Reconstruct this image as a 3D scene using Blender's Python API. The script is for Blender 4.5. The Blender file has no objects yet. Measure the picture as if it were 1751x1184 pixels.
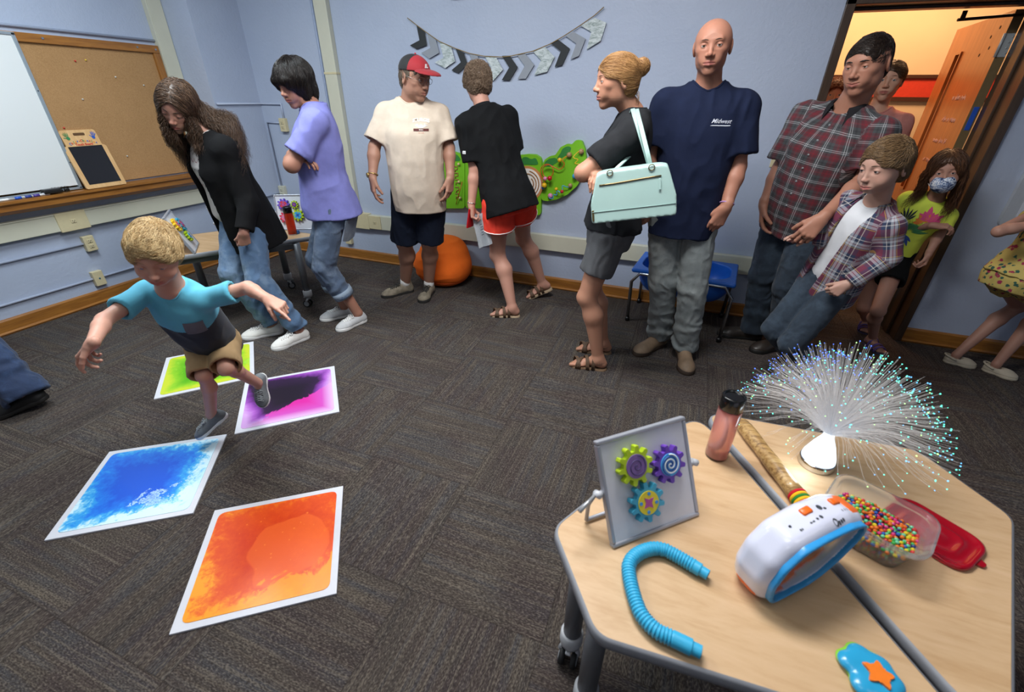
import bpy, bmesh, math, random
import numpy as np
from mathutils import Vector, Matrix
from mathutils.bvhtree import BVHTree
PI = math.pi
R_ = math.radians
sc = bpy.context.scene
COL = sc.collection

# ------------------------------------------------------------------ camera
# room frame: +x along the back wall, +y towards it, camera stands at (0,0,1.5)
CAMH = 1.5
FPX = 755.252
CR = np.array([[0.93372, 0.35579, 0.01236], [0.18521, -0.45551, -0.87076], [-0.30438, 0.81591, -0.49157]])
def _cam_axes():
    pitch, roll, yb = R_(29.37008), R_(-.811843), R_(-20.459073)
    fw = np.array([0, math.cos(pitch), -math.sin(pitch)]); r0 = np.array([1., 0, 0]); d0 = np.cross(fw, r0)
    r = math.cos(roll)*r0 + math.sin(roll)*d0; d = -math.sin(roll)*r0 + math.cos(roll)*d0
    c, s = math.cos(-yb), math.sin(-yb)
    Z = np.array([[c, -s, 0], [s, c, 0], [0, 0, 1]])
    return np.array([r, d, fw]) @ Z.T
CR = _cam_axes()
cd = bpy.data.cameras.new('camera'); cam = bpy.data.objects.new('camera', cd); COL.objects.link(cam)
cd.sensor_width = 36; cd.lens = 36*FPX/1751.0; cd.clip_start = .02; cd.clip_end = 60
M = Matrix.Identity(4)
for i in range(3):
    M[i][0] = CR[0][i]; M[i][1] = -CR[1][i]; M[i][2] = -CR[2][i]
M[2][3] = CAMH
cam.matrix_world = M
cd.dof.use_dof = True; cd.dof.focus_distance = 2.9; cd.dof.aperture_fstop = 3.2
sc.camera = cam
sc.view_settings.view_transform = 'Standard'; sc.view_settings.look = 'None'
sc.view_settings.gamma = 1; sc.view_settings.exposure = 0.0; sc.view_settings.use_curve_mapping = False

# ------------------------------------------------------------------ world + light
wd = bpy.data.worlds.new('world'); sc.world = wd; wd.use_nodes = True
wd.node_tree.nodes['Background'].inputs[0].default_value = (.9, .94, 1, 1)
wd.node_tree.nodes['Background'].inputs[1].default_value = .25
def area(name, loc, sx, sy, power, col, rot=(0, 0, 0), spread=180):
    l = bpy.data.lights.new(name, 'AREA'); l.shape = 'RECTANGLE'; l.size = sx; l.size_y = sy; l.energy = power; l.color = col
    l.spread = R_(spread)
    o = bpy.data.objects.new(name, l); o.location = loc; o.rotation_euler = rot; COL.objects.link(o); return o
CEIL = 2.95
TUBES = [(-2.6, .3), (-.4, .3), (1.6, .3), (-2.7, 1.55), (-.6, 1.55), (-2.6, -1.8), (0., -1.8)]
for i, (x, y) in enumerate(TUBES):
    area('ceiling_lamp_light', (x, y, CEIL-.09), 1.15, .55, [4, 5, 2, 62, 76, 6, 5][i], (.86, .96, 1) if i == 3 else (1, 1, .99))
area('hall_lamp_light', (1.5, 5.0, 2.62), 1.3, .5, 34, (1, .58, .30))
area('hall_lamp_light', (.4, 5.0, 2.62), 1.0, .5, 18, (1, .58, .30))

# ------------------------------------------------------------------ pixel measuring helpers (photo 1751x1184)
def ray(x, y): return CR[0]*(x-875.5) + CR[1]*(y-592) + CR[2]*FPX
def atY(x, y, Y): d = ray(x, y); return np.array([0, 0, CAMH]) + d*(Y/d[1])
def atX(x, y, X): d = ray(x, y); return np.array([0, 0, CAMH]) + d*(X/d[0])
def atZ(x, y, z=0.): d = ray(x, y); return np.array([0, 0, CAMH]) + d*((z-CAMH)/d[2])
def jn(par, x, y, L, s=-1):
    """joint on the sight line (x,y) at bone length L from its parent; s=-1 nearer, +1 farther."""
    d = ray(x, y); d = d/np.linalg.norm(d); o = np.array([0, 0, CAMH]); q = o-np.array(par)
    b = q@d; c = q@q-L*L; D = b*b-c
    t = -b if D < 0 else -b+s*math.sqrt(D)      # s between -1 (nearer) and 1 (farther); 0 = straight across the view
    return o+d*t
def nz(v): v = np.array(v, float); return v/(np.linalg.norm(v)+1e-12)
def V3(*a): return np.array(a, float)

# ------------------------------------------------------------------ scene helpers
def tag(o, label=None, cat=None, group=None, kind=None):
    if label: o['label'] = label
    if cat: o['category'] = cat
    if group: o['group'] = group
    if kind: o['kind'] = kind
    return o
def empty(name, loc=(0, 0, 0), rz=0.):
    o = bpy.data.objects.new(name, None); o.empty_display_size = .1; o.location = loc; o.rotation_euler = (0, 0, rz); COL.objects.link(o); return o
def newobj(name, me, mat=None, parent=None, world=True):
    o = bpy.data.objects.new(name, me); COL.objects.link(o)
    if mat is not None and len(me.materials) == 0: me.materials.append(mat)
    if parent is not None:
        o.parent = parent
        if world:
            bpy.context.view_layer.update(); o.matrix_parent_inverse = parent.matrix_world.inverted()
    return o
def smooth(me): me.polygons.foreach_set('use_smooth', [True]*len(me.polygons)); me.update()
def mesh_np(name, V, F, mat=None, parent=None, sm=True, mats=None, mi=None):
    """V (n,3) F (m,4) arrays -> object"""
    me = bpy.data.meshes.new(name); V = np.asarray(V, np.float32); F = np.asarray(F, np.int32)
    k = F.shape[1]
    me.vertices.add(len(V)); me.vertices.foreach_set('co', V.ravel())
    me.loops.add(F.size); me.loops.foreach_set('vertex_index', F.ravel())
    me.polygons.add(len(F)); me.polygons.foreach_set('loop_start', np.arange(0, F.size, k, dtype=np.int32))
    me.polygons.foreach_set('loop_total', np.full(len(F), k, np.int32))
    me.update(calc_edges=True)
    if mats:
        for m_ in mats: me.materials.append(m_)
        if mi is not None: me.polygons.foreach_set('material_index', np.asarray(mi, np.int32))
    if sm: smooth(me)
    return newobj(name, me, mat, parent)
class MB:
    """collects simple solids into one bmesh"""
    def __init__(s): s.bm = bmesh.new(); s.mi = 0
    def _fin(s, vs, before):
        for f in s.bm.faces:
            if f.index == -1 or f.index >= before: pass
    def box(s, c, d, R=None, bev=0., seg=2, mi=0):
        n0 = len(s.bm.faces)
        r = bmesh.ops.create_cube(s.bm, size=1.0); vs = r['verts']
        for v in vs: v.co = Vector((v.co.x*d[0], v.co.y*d[1], v.co.z*d[2]))
        if bev > 0:
            es = list({e for v in vs for e in v.link_edges})
            rr = bmesh.ops.bevel(s.bm, geom=es, offset=bev, segments=seg, profile=.5, affect='EDGES')
            vs = list({v for f in rr['faces'] for v in f.verts} | {v for v in vs if v.is_valid})
        Mx = R if R is not None else Matrix.Identity(3)
        for v in vs: v.co = Mx @ v.co + Vector(c)
        for f in {f for v in vs for f in v.link_faces}: f.material_index = mi
        return s
    def tube(s, pts, r, n=12, cap=True, mi=0, flat=None):
        pts = [Vector(p) for p in pts]; rr = r if hasattr(r, '__len__') else [r]*len(pts)
        rings = []; up = None
        for i, p in enumerate(pts):
            t = (pts[min(i+1, len(pts)-1)]-pts[max(i-1, 0)]).normalized()
            if up is None:
                up = t.orthogonal().normalized()
            else:
                up = (up-t*up.dot(t)); up = up.normalized() if up.length > 1e-6 else t.orthogonal().normalized()
            b = t.cross(up)
            rings.append([s.bm.verts.new(p+(up*math.cos(a)+b*math.sin(a))*rr[i]) for a in [2*PI*k/n for k in range(n)]])
        for i in range(len(rings)-1):
            for k in range(n):
                f = s.bm.faces.new([rings[i][k], rings[i][(k+1) % n], rings[i+1][(k+1) % n], rings[i+1][k]]); f.material_index = mi; f.smooth = True
        if cap:
            f = s.bm.faces.new(rings[0][::-1]); f.material_index = mi
            f = s.bm.faces.new(rings[-1]); f.material_index = mi
        return s
    def lathe(s, prof, c=(0, 0, 0), R=None, n=32, mi=0, cap=True):
        Mx = R if R is not None else Matrix.Identity(3); c = Vector(c); rings = []
        for r, z in prof:
            rings.append([s.bm.verts.new(Mx @ Vector((r*math.cos(2*PI*k/n), r*math.sin(2*PI*k/n), z))+c) for k in range(n)])
        for i in range(len(rings)-1):
            for k in range(n):
                f = s.bm.faces.new([rings[i][k], rings[i][(k+1) % n], rings[i+1][(k+1) % n], rings[i+1][k]]); f.material_index = mi; f.smooth = True
        if cap:
            s.bm.faces.new(rings[0][::-1]).material_index = mi; s.bm.faces.new(rings[-1]).material_index = mi
        return s
    def prism(s, poly, z0, z1, R=None, c=(0, 0, 0), mi=0, bev=0.):
        Mx = R if R is not None else Matrix.Identity(3); c = Vector(c)
        a = [s.bm.verts.new(Mx @ Vector((x, y, z0))+c) for x, y in poly]; b = [s.bm.verts.new(Mx @ Vector((x, y, z1))+c) for x, y in poly]
        fs = [s.bm.faces.new(a[::-1]), s.bm.faces.new(b)]
        n = len(poly)
        for i in range(n): fs.append(s.bm.faces.new([a[i], a[(i+1) % n], b[(i+1) % n], b[i]]))
        for f in fs: f.material_index = mi
        if bev > 0:
            bmesh.ops.bevel(s.bm, geom=list(fs[1].edges), offset=bev, segments=3, profile=.5, affect='EDGES')
        return s
    def ball(s, c, r, n=16, mi=0, sc3=(1, 1, 1), R=None):
        rr = bmesh.ops.create_uvsphere(s.bm, u_segments=n, v_segments=max(6, n//2), radius=1)
        Mx = R if R is not None else Matrix.Identity(3)
        for v in rr['verts']: v.co = Mx @ Vector((v.co.x*r*sc3[0], v.co.y*r*sc3[1], v.co.z*r*sc3[2]))+Vector(c)
        for f in {f for v in rr['verts'] for f in v.link_faces}: f.material_index = mi; f.smooth = True
        return s
    def quad(s, pts, mi=0):
        s.bm.faces.new([s.bm.verts.new(p) for p in pts]).material_index = mi; return s
    def build(s, name, mat, parent=None, sm=None, world=True):
        bmesh.ops.recalc_face_normals(s.bm, faces=s.bm.faces)
        me = bpy.data.meshes.new(name); s.bm.to_mesh(me); s.bm.free()
        for m_ in (mat if isinstance(mat, (list, tuple)) else [mat]): me.materials.append(m_)
        if sm: smooth(me)
        return newobj(name, me, None, parent, world)
def frame3(f, up):
    """3x3 with columns side, front, up (front f kept, up orthogonalised)"""
    f = nz(f); s = nz(np.cross(f, up)); u = np.cross(s, f); return np.array([s, f, u]).T
def M3(a): return Matrix([[float(a[i][j]) for j in range(3)] for i in range(3)])
def poly_round(pts, r, n=6):
    """round the corners of a 2-D polygon"""
    out = []; m = len(pts)
    for i in range(m):
        p = np.array(pts[i], float); a = np.array(pts[i-1], float); b = np.array(pts[(i+1) % m], float)
        ri = r[i] if hasattr(r, '__len__') else r
        u = nz(a-p); v = nz(b-p); half = math.acos(max(-1, min(1, u@v)))/2; t = min(ri/math.tan(half), .48*min(np.linalg.norm(a-p), np.linalg.norm(b-p)))
        p1 = p+u*t; p2 = p+v*t
        for k in range(n+1):
            w = k/n; out.append(tuple((1-w)**2*p1+2*w*(1-w)*p+w*w*p2))
    return out

# ------------------------------------------------------------------ materials
def srgb(h):
    if isinstance(h, str):
        h = h.lstrip('#'); c = [int(h[i:i+2], 16)/255 for i in (0, 2, 4)]
    else: c = [x/255 for x in h]
    return tuple((x/12.92 if x <= .04045 else ((x+.055)/1.055)**2.4) for x in c)
class NT:
    def __init__(s, name):
        s.m = bpy.data.materials.new(name); s.m.use_nodes = True; s.t = s.m.node_tree; s.b = s.t.nodes['Principled BSDF']
    def n(s, typ, **kw):
        x = s.t.nodes.new(typ)
        for k, v in kw.items(): setattr(x, k, v)
        return x
    def l(s, a, b): s.t.links.new(a, b)
    def coord(s, kind='Object', scale=(1, 1, 1), rot=(0, 0, 0), attr=None):
        if attr: o = s.n('ShaderNodeAttribute', attribute_name=attr).outputs['Vector']
        else: o = s.n('ShaderNodeTexCoord').outputs[kind]
        mp = s.n('ShaderNodeMapping'); mp.inputs['Scale'].default_value = scale; mp.inputs['Rotation'].default_value = rot
        s.l(o, mp.inputs['Vector']); return mp.outputs[0]
    def noise(s, v, scale, detail=3, rough=.55, dist=0.):
        x = s.n('ShaderNodeTexNoise'); x.inputs['Scale'].default_value = scale; x.inputs['Detail'].default_value = detail
        x.inputs['Roughness'].default_value = rough; x.inputs['Distortion'].default_value = dist
        s.l(v, x.inputs['Vector']); return x.outputs['Fac']
    def ramp(s, f, stops, interp='LINEAR'):
        x = s.n('ShaderNodeValToRGB'); x.color_ramp.interpolation = interp; e = x.color_ramp.elements
        while len(e) < len(stops): e.new(.5)
        for i, (p, c) in enumerate(stops):
            e[i].position = p; e[i].color = (*c, 1) if len(c) == 3 else c
        s.l(f, x.inputs[0]); return x.outputs[0]
    def mix(s, f, a, b, mode='MIX'):
        x = s.n('ShaderNodeMix', data_type='RGBA', blend_type=mode)
        for inp, v in ((x.inputs[0], f), (x.inputs[6], a), (x.inputs[7], b)):
            if hasattr(v, 'links'): s.l(v, inp)
            else: inp.default_value = v if not hasattr(v, '__len__') else (*v[:3], 1)
        return x.outputs[2]
    def math(s, op, a, b=0., c=None):
        x = s.n('ShaderNodeMath', operation=op)
        for i, v in enumerate((a, b) if c is None else (a, b, c)):
            if hasattr(v, 'links'): s.l(v, x.inputs[i])
            else: x.inputs[i].default_value = v
        return x.outputs[0]
    def bump(s, h, st=.3, dist=.01):
        x = s.n('ShaderNodeBump'); x.inputs['Strength'].default_value = st; x.inputs['Distance'].default_value = dist
        s.l(h, x.inputs['Height']); s.l(x.outputs[0], s.b.inputs['Normal'])
    def set(s, **kw):
        mp = dict(col='Base Color', rough='Roughness', metal='Metallic', trans='Transmission Weight', ior='IOR', coat='Coat Weight', spec='Specular IOR Level', sheen='Sheen Weight', sss='Subsurface Weight', alpha='Alpha', emis='Emission Color', es='Emission Strength')
        for k, v in kw.items():
            i = s.b.inputs[mp[k]]
            if hasattr(v, 'links'): s.l(v, i)
            elif hasattr(v, '__len__'): i.default_value = (*v[:3], 1)
            else: i.default_value = v
        return s
_mc = {}
def plain(name, col, rough=.5, var=.06, nsc=40, bump=0., **kw):
    key = (name, str(col), rough)
    if key in _mc: return _mc[key]
    t = NT(name); c = srgb(col); v = t.coord(); f = t.noise(v, nsc)
    t.set(col=t.ramp(f, [(.3, tuple(x*(1-var) for x in c)), (.7, tuple(min(1, x*(1+var)) for x in c))]), rough=rough, **kw)
    if bump: t.bump(t.noise(v, nsc*8), bump, .002)
    _mc[key] = t.m; return t.m
def cloth(name, col, rough=.9, var=.12, weave=700, sheen=0., bump=.25, fold=6):
    key = (name, str(col))
    if key in _mc: return _mc[key]
    t = NT(name); c = srgb(col); v = t.coord(); f = t.noise(v, fold*4, 4)
    t.set(col=t.ramp(f, [(.25, tuple(x*(1-var) for x in c)), (.75, tuple(min(1, x*(1+var)) for x in c))]), rough=rough, sheen=sheen, spec=.2)
    b = t.math('ADD', t.math('MULTIPLY', t.noise(v, weave, 2), .35), t.noise(v, fold*3, 3, .6, .6))
    t.bump(b, bump, .012)
    _mc[key] = t.m; return t.m
# ------------------------------------------------------------------ implicit surfaces (bodies, garments, soft things)
def _hash(i, j, k, seed):
    n = (i*374761393 + j*668265263 + k*2147483647 + seed*974711) & 0xffffffff
    n = ((n ^ (n >> 13))*1274126177) & 0xffffffff
    return ((n ^ (n >> 16)) & 0xffff)/65535.0
def vnoise(P, s, seed=0):
    """value noise -1..1 at points P (n,3), frequency s (scalar or 3)"""
    Q = P*np.array(s); I = np.floor(Q).astype(np.int64); f = Q-I; f = f*f*(3-2*f); out = 0
    for a in (0, 1):
        for b in (0, 1):
            for c in (0, 1):
                w = (f[:, 0] if a else 1-f[:, 0])*(f[:, 1] if b else 1-f[:, 1])*(f[:, 2] if c else 1-f[:, 2])
                out = out+w*_hash(I[:, 0]+a, I[:, 1]+b, I[:, 2]+c, seed)
    return out*2-1
def _bb(pts, rs):
    pts = np.array(pts); rs = np.array(rs)[:, None]
    return (pts-rs).min(0), (pts+rs).max(0)
def rc(a, b, ra, rb):
    a = np.array(a, float); b = np.array(b, float); ba = b-a; L2 = ba@ba+1e-12
    def f(X, Y, Z):
        t = np.clip(((X-a[0])*ba[0]+(Y-a[1])*ba[1]+(Z-a[2])*ba[2])/L2, 0, 1)
        return np.sqrt((X-a[0]-ba[0]*t)**2+(Y-a[1]-ba[1]*t)**2+(Z-a[2]-ba[2]*t)**2)-(ra+(rb-ra)*t)
    return f, *_bb([a, b], [ra, rb])
def ell(c, rad, R=None):
    c = np.array(c, float); R = np.eye(3) if R is None else np.array(R); rx, ry, rz = rad
    def f(X, Y, Z):
        x, y, z = X-c[0], Y-c[1], Z-c[2]
        u = (x*R[0][0]+y*R[1][0]+z*R[2][0])/rx; v = (x*R[0][1]+y*R[1][1]+z*R[2][1])/ry; w = (x*R[0][2]+y*R[1][2]+z*R[2][2])/rz
        k0 = np.sqrt(u*u+v*v+w*w)+1e-9; k1 = np.sqrt((u/rx)**2+(v/ry)**2+(w/rz)**2)+1e-9
        return k0*(k0-1)/k1
    return f, *_bb([c], [max(rad)])
def rbox(c, half, r, R=None):
    c = np.array(c, float); R = np.eye(3) if R is None else np.array(R); h = [half[i]-r for i in range(3)]
    def f(X, Y, Z):
        x, y, z = X-c[0], Y-c[1], Z-c[2]
        q = [np.abs(x*R[0][i]+y*R[1][i]+z*R[2][i])-h[i] for i in range(3)]
        return np.sqrt(np.maximum(q[0], 0)**2+np.maximum(q[1], 0)**2+np.maximum(q[2], 0)**2)+np.minimum(np.maximum(q[0], np.maximum(q[1], q[2])), 0)-r
    return f, *_bb([c], [np.linalg.norm(half)])
def half(p, n):
    """half space, solid where (x-p).n < 0"""
    p = np.array(p, float); n = nz(n)
    def f(X, Y, Z): return (X-p[0])*n[0]+(Y-p[1])*n[1]+(Z-p[2])*n[2]
    return f, None, None
def loft(base, F, secs, p=2.3, round_=.0):
    """F columns: side, front, up. secs rows: (h, halfwidth, halfdepth, frontoffset, sideoffset)"""
    base = np.array(base, float); S = np.array([list(r)+[0]*(5-len(r)) for r in secs], float); s, fr, u = F[:, 0], F[:, 1], F[:, 2]
    # denser, smoothed table
    hh = np.linspace(S[0, 0], S[-1, 0], 80); T = np.array([np.interp(hh, S[:, 0], S[:, k]) for k in range(1, 5)])
    ker = np.array([1, 4, 6, 4, 1])/16.
    for _ in range(3): T = np.array([np.convolve(np.pad(r, 2, mode='edge'), ker, 'valid') for r in T])
    def f(X, Y, Z):
        x, y, z = X-base[0], Y-base[1], Z-base[2]
        h = x*u[0]+y*u[1]+z*u[2]; a = x*s[0]+y*s[1]+z*s[2]; b = x*fr[0]+y*fr[1]+z*fr[2]
        W = np.interp(h, hh, T[0]); D = np.interp(h, hh, T[1]); a = a-np.interp(h, hh, T[3]); b = b-np.interp(h, hh, T[2])
        k = ((np.abs(a)/W)**p+(np.abs(b)/D)**p)**(1/p)
        d = (k-1)*np.minimum(W, D)
        return np.maximum(d, np.maximum(hh[0]-h, h-hh[-1]))
    pts = [base+u*r[0]+fr*r[3]+s*r[4] for r in S]
    return f, *_bb(pts, [max(r[1], r[2])*1.05 for r in S])
def tubecap(a, b, ra, rb, inner=0., slant=None):
    """a sleeve or leg: round cone cut flat at b, hollowed by `inner` behind the cut"""
    a = np.array(a, float); b = np.array(b, float); d = nz(b-a); n = nz(slant) if slant is not None else d; L = np.linalg.norm(b-a); e = b+d*rb*1.2
    f1, lo, hi = rc(a, e, ra, rb+(rb-ra)*rb*1.2/L); f2 = rc(b+d*.05, b-d*min(.035, L*.3), rb-inner, rb-inner*1.4)[0] if inner else None
    def f(X, Y, Z):
        q = np.maximum(f1(X, Y, Z), (X-b[0])*n[0]+(Y-b[1])*n[1]+(Z-b[2])*n[2])
        return np.maximum(q, -f2(X, Y, Z)) if inner else q
    return f, lo, hi
def slot(base, F, rows, k=1.):
    """front opening of a jacket. rows: (height, centre, halfwidth)"""
    base = np.array(base, float); Rw = np.array(rows, float)
    def f(X, Y, Z):
        x, y, z = X-base[0], Y-base[1], Z-base[2]; h = x*F[0][2]+y*F[1][2]+z*F[2][2]; a = x*F[0][0]+y*F[1][0]+z*F[2][0]; b = x*F[0][1]+y*F[1][1]+z*F[2][1]
        return np.maximum(np.maximum(np.abs(a-np.interp(h, Rw[:, 0], Rw[:, 1]))-np.interp(h, Rw[:, 0], Rw[:, 2]), .02-b), np.maximum(Rw[0, 0]-h, h-Rw[-1, 0]))
    m = max(abs(Rw[0, 0]), abs(Rw[-1, 0]))+.35
    return f, base-m, base+m
def sphere(c, r): return rc(c, np.array(c)+1e-4, r, r)
class Field:
    def __init__(s): s.ops = []
    def add(s, prim, k=.02): s.ops.append(('a', prim, k)); return s
    def sub(s, prim, k=.008): s.ops.append(('s', prim, k)); return s
    def cut(s, prim): s.ops.append(('c', prim, 0)); return s
    def box(s):
        lo = np.min([o[1][1] for o in s.ops if o[0] == 'a'], 0); hi = np.max([o[1][2] for o in s.ops if o[0] == 'a'], 0); return lo, hi
    def grid(s, h, lo, hi):
        n = np.ceil((hi-lo)/h).astype(int)+1
        ax = [(lo[i]+h*np.arange(n[i])).astype(np.float32) for i in range(3)]
        F = np.full(n, .5, np.float32)
        for op, (f, plo, phi), k in s.ops:
            if plo is None: i0 = [0, 0, 0]; i1 = list(n)
            else:
                m = k+2.5*h
                i0 = [max(0, int((plo[i]-m-lo[i])/h)) for i in range(3)]; i1 = [min(n[i], int((phi[i]+m-lo[i])/h)+2) for i in range(3)]
                if any(i1[i] <= i0[i] for i in range(3)): continue
            X = ax[0][i0[0]:i1[0], None, None]; Y = ax[1][None, i0[1]:i1[1], None]; Z = ax[2][None, None, i0[2]:i1[2]]
            d = f(X, Y, Z).astype(np.float32); sl = (slice(i0[0], i1[0]), slice(i0[1], i1[1]), slice(i0[2], i1[2])); a = F[sl]
            if op == 'a':
                if k > 0:
                    t = np.clip(.5+.5*(d-a)/k, 0, 1); F[sl] = d+(a-d)*t-k*t*(1-t)
                else: F[sl] = np.minimum(a, d)
            else:
                d = -d if op == 's' else d
                if k > 0:
                    t = np.clip(.5-.5*(d-a)/k, 0, 1); F[sl] = d+(a-d)*t+k*t*(1-t)
                else: F[sl] = np.maximum(a, d)
        return F
    def mesh(s, h=.006, lo=None, hi=None):
        if lo is None: lo, hi = s.box(); lo = lo-3*h; hi = hi+3*h
        F = s.grid(h, np.array(lo), np.array(hi)); return surfnet(F, np.array(lo), h)
def surfnet(F, lo, h):
    S = F < 0
    c = [S[a:S.shape[0]-1+a, b:S.shape[1]-1+b, d:S.shape[2]-1+d] for a in (0, 1) for b in (0, 1) for d in (0, 1)]
    any_ = c[0].copy(); all_ = c[0].copy()
    for x in c[1:]: any_ |= x; all_ &= x
    act = any_ & ~all_; I = np.argwhere(act)
    if len(I) == 0: return np.zeros((0, 3)), np.zeros((0, 4), int)
    idx = np.full(act.shape, -1, np.int32); idx[act] = np.arange(len(I))
    acc = np.zeros((len(I), 3)); cnt = np.zeros(len(I))
    cor = {(a, b, d): F[I[:, 0]+a, I[:, 1]+b, I[:, 2]+d] for a in (0, 1) for b in (0, 1) for d in (0, 1)}
    for ax in range(3):
        o1, o2 = [k for k in range(3) if k != ax]
        for a in (0, 1):
            for b in (0, 1):
                p = [0, 0, 0]; p[o1] = a; p[o2] = b; q = list(p); q[ax] = 1
                fa, fb = cor[tuple(p)], cor[tuple(q)]; m = (fa < 0) != (fb < 0); t = np.where(m, fa/(fa-fb+1e-20), 0)
                v = np.zeros((len(I), 3)); v[:, ax] = t; v[:, o1] = a; v[:, o2] = b
                acc += v*m[:, None]; cnt += m
    V = lo+(I+acc/cnt[:, None])*h
    Q = []
    for ax in range(3):
        o1, o2 = (ax+1) % 3, (ax+2) % 3
        sa = [slice(None)]*3; sb = [slice(None)]*3; sa[ax] = slice(0, -1); sb[ax] = slice(1, None)
        A = S[tuple(sa)]; B = S[tuple(sb)]; E = np.argwhere(A != B)
        E = E[(E[:, o1] > 0) & (E[:, o2] > 0) & (E[:, o1] < S.shape[o1]-1) & (E[:, o2] < S.shape[o2]-1)]
        if len(E) == 0: continue
        flip = A[E[:, 0], E[:, 1], E[:, 2]]
        def g(da, db):
            G = E.copy(); G[:, o1] -= da; G[:, o2] -= db; return idx[G[:, 0], G[:, 1], G[:, 2]]
        q = np.stack([g(1, 1), g(0, 1), g(0, 0), g(1, 0)], 1)
        q = np.where(flip[:, None], q, q[:, ::-1]); Q.append(q)
    return V, np.concatenate(Q)
def vnormals(V, F):
    n = np.cross(V[F[:, 2]]-V[F[:, 0]], V[F[:, 3]]-V[F[:, 1]]); N = np.zeros_like(V)
    for k in range(4): np.add.at(N, F[:, k], n)
    return N/(np.linalg.norm(N, axis=1)[:, None]+1e-12)
def clean(V, F):
    used = np.zeros(len(V), bool); used[F.ravel()] = True; m = np.cumsum(used)-1; return V[used], m[F]
def multires(fld, h, spheres):
    """coarse mesh of the whole field with finer patches inside the given spheres (c, r, h)"""
    V, F = fld.mesh(h); C = V[F].mean(1); keep = np.ones(len(F), bool)
    for c, r, hh in spheres: keep &= np.linalg.norm(C-c, axis=1) > r-h*1.2
    V0, F0 = clean(V, F[keep]); Vs = [V0]; Fs = [F0]; n = len(V0)
    for c, r, hh in spheres:
        V, F = fld.mesh(hh, np.array(c)-r-3*hh, np.array(c)+r+3*hh)
        if len(F) == 0: continue
        F = F[np.linalg.norm(V[F].mean(1)-c, axis=1) < r]; V, F = clean(V, F)
        Vs.append(V); Fs.append(F+n); n += len(V)
    return np.concatenate(Vs), np.concatenate(Fs)
def setcol(o, C, name='Col'):
    a = o.data.color_attributes.new(name, 'FLOAT_COLOR', 'POINT'); C = np.asarray(C, np.float32)
    if C.shape[1] == 3: C = np.concatenate([C, np.ones((len(C), 1), np.float32)], 1)
    a.data.foreach_set('color', C.ravel())
def setvec(o, C, name='pc'):
    a = o.data.attributes.new(name, 'FLOAT_VECTOR', 'POINT'); a.data.foreach_set('vector', np.asarray(C, np.float32).ravel())
# ------------------------------------------------------------------ people
def ik(a, c, L1, L2, pole):
    a = np.array(a, float); c = np.array(c, float); d = c-a; D = np.linalg.norm(d)
    if D > (L1+L2)*.995: k = D/((L1+L2)*.995); L1 *= k; L2 *= k
    x = (L1*L1-L2*L2+D*D)/(2*D); h = math.sqrt(max(0, L1*L1-x*x)); u = d/D
    p = np.array(pole, float); p = nz(p-u*(p@u)); return a+u*x+p*h
def az(deg, z=0.): return nz(V3(math.cos(R_(deg)), math.sin(R_(deg)), z))
def skin_mat():
    if 'skin' in _mc: return _mc['skin']
    t = NT('skin'); v = t.coord(); a = t.n('ShaderNodeAttribute', attribute_name='Col').outputs['Color']
    f = t.noise(v, 22, 4); g = t.noise(v, 160, 3)
    c = t.mix(t.math('MULTIPLY', f, .22), a, (.55, .16, .11), 'MIX')
    c = t.mix(t.math('MULTIPLY', g, .10), c, (.30, .12, .07), 'MIX')
    t.set(col=c, rough=.52, sss=.06, spec=.38); t.b.inputs['Subsurface Radius'].default_value = (.9, .35, .2); t.b.inputs['Subsurface Scale'].default_value = .008
    t.bump(g, .12, .002); _mc['skin'] = t.m; return t.m
def hair_mat(name, c0, c1, rough=.42):
    key = (name, str(c0))
    if key in _mc: return _mc[key]
    t = NT(name); a = t.n('ShaderNodeAttribute', attribute_name='Col').outputs['Fac']; v = t.coord(scale=(1, 1, 1))
    f = t.math('ADD', t.math('MULTIPLY', a, .75), t.math('MULTIPLY', t.noise(v, 90, 3), .3))
    t.set(col=t.ramp(f, [(.15, srgb(c0)), (.95, srgb(c1))]), rough=rough, spec=.4)
    _mc[key] = t.m; return t.m
def eye_mat(iris):
    key = ('eye', iris)
    if key in _mc: return _mc[key]
    t = NT('eyeball'); v = t.coord('Object'); sx = t.n('ShaderNodeSeparateXYZ'); t.l(v, sx.inputs[0])
    r = t.math('SQRT', t.math('ADD', t.math('POWER', sx.outputs[0], 2.), t.math('POWER', sx.outputs[2], 2.)))
    t.set(col=t.ramp(r, [(.0, (.005, .005, .005)), (.20, (.005, .005, .005)), (.23, srgb(iris)), (.44, srgb(iris)), (.50, (.04, .03, .03)), (.54, (.62, .56, .53))], 'LINEAR'), rough=.12, coat=.6)
    _mc[key] = t.m; return t.m
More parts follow.
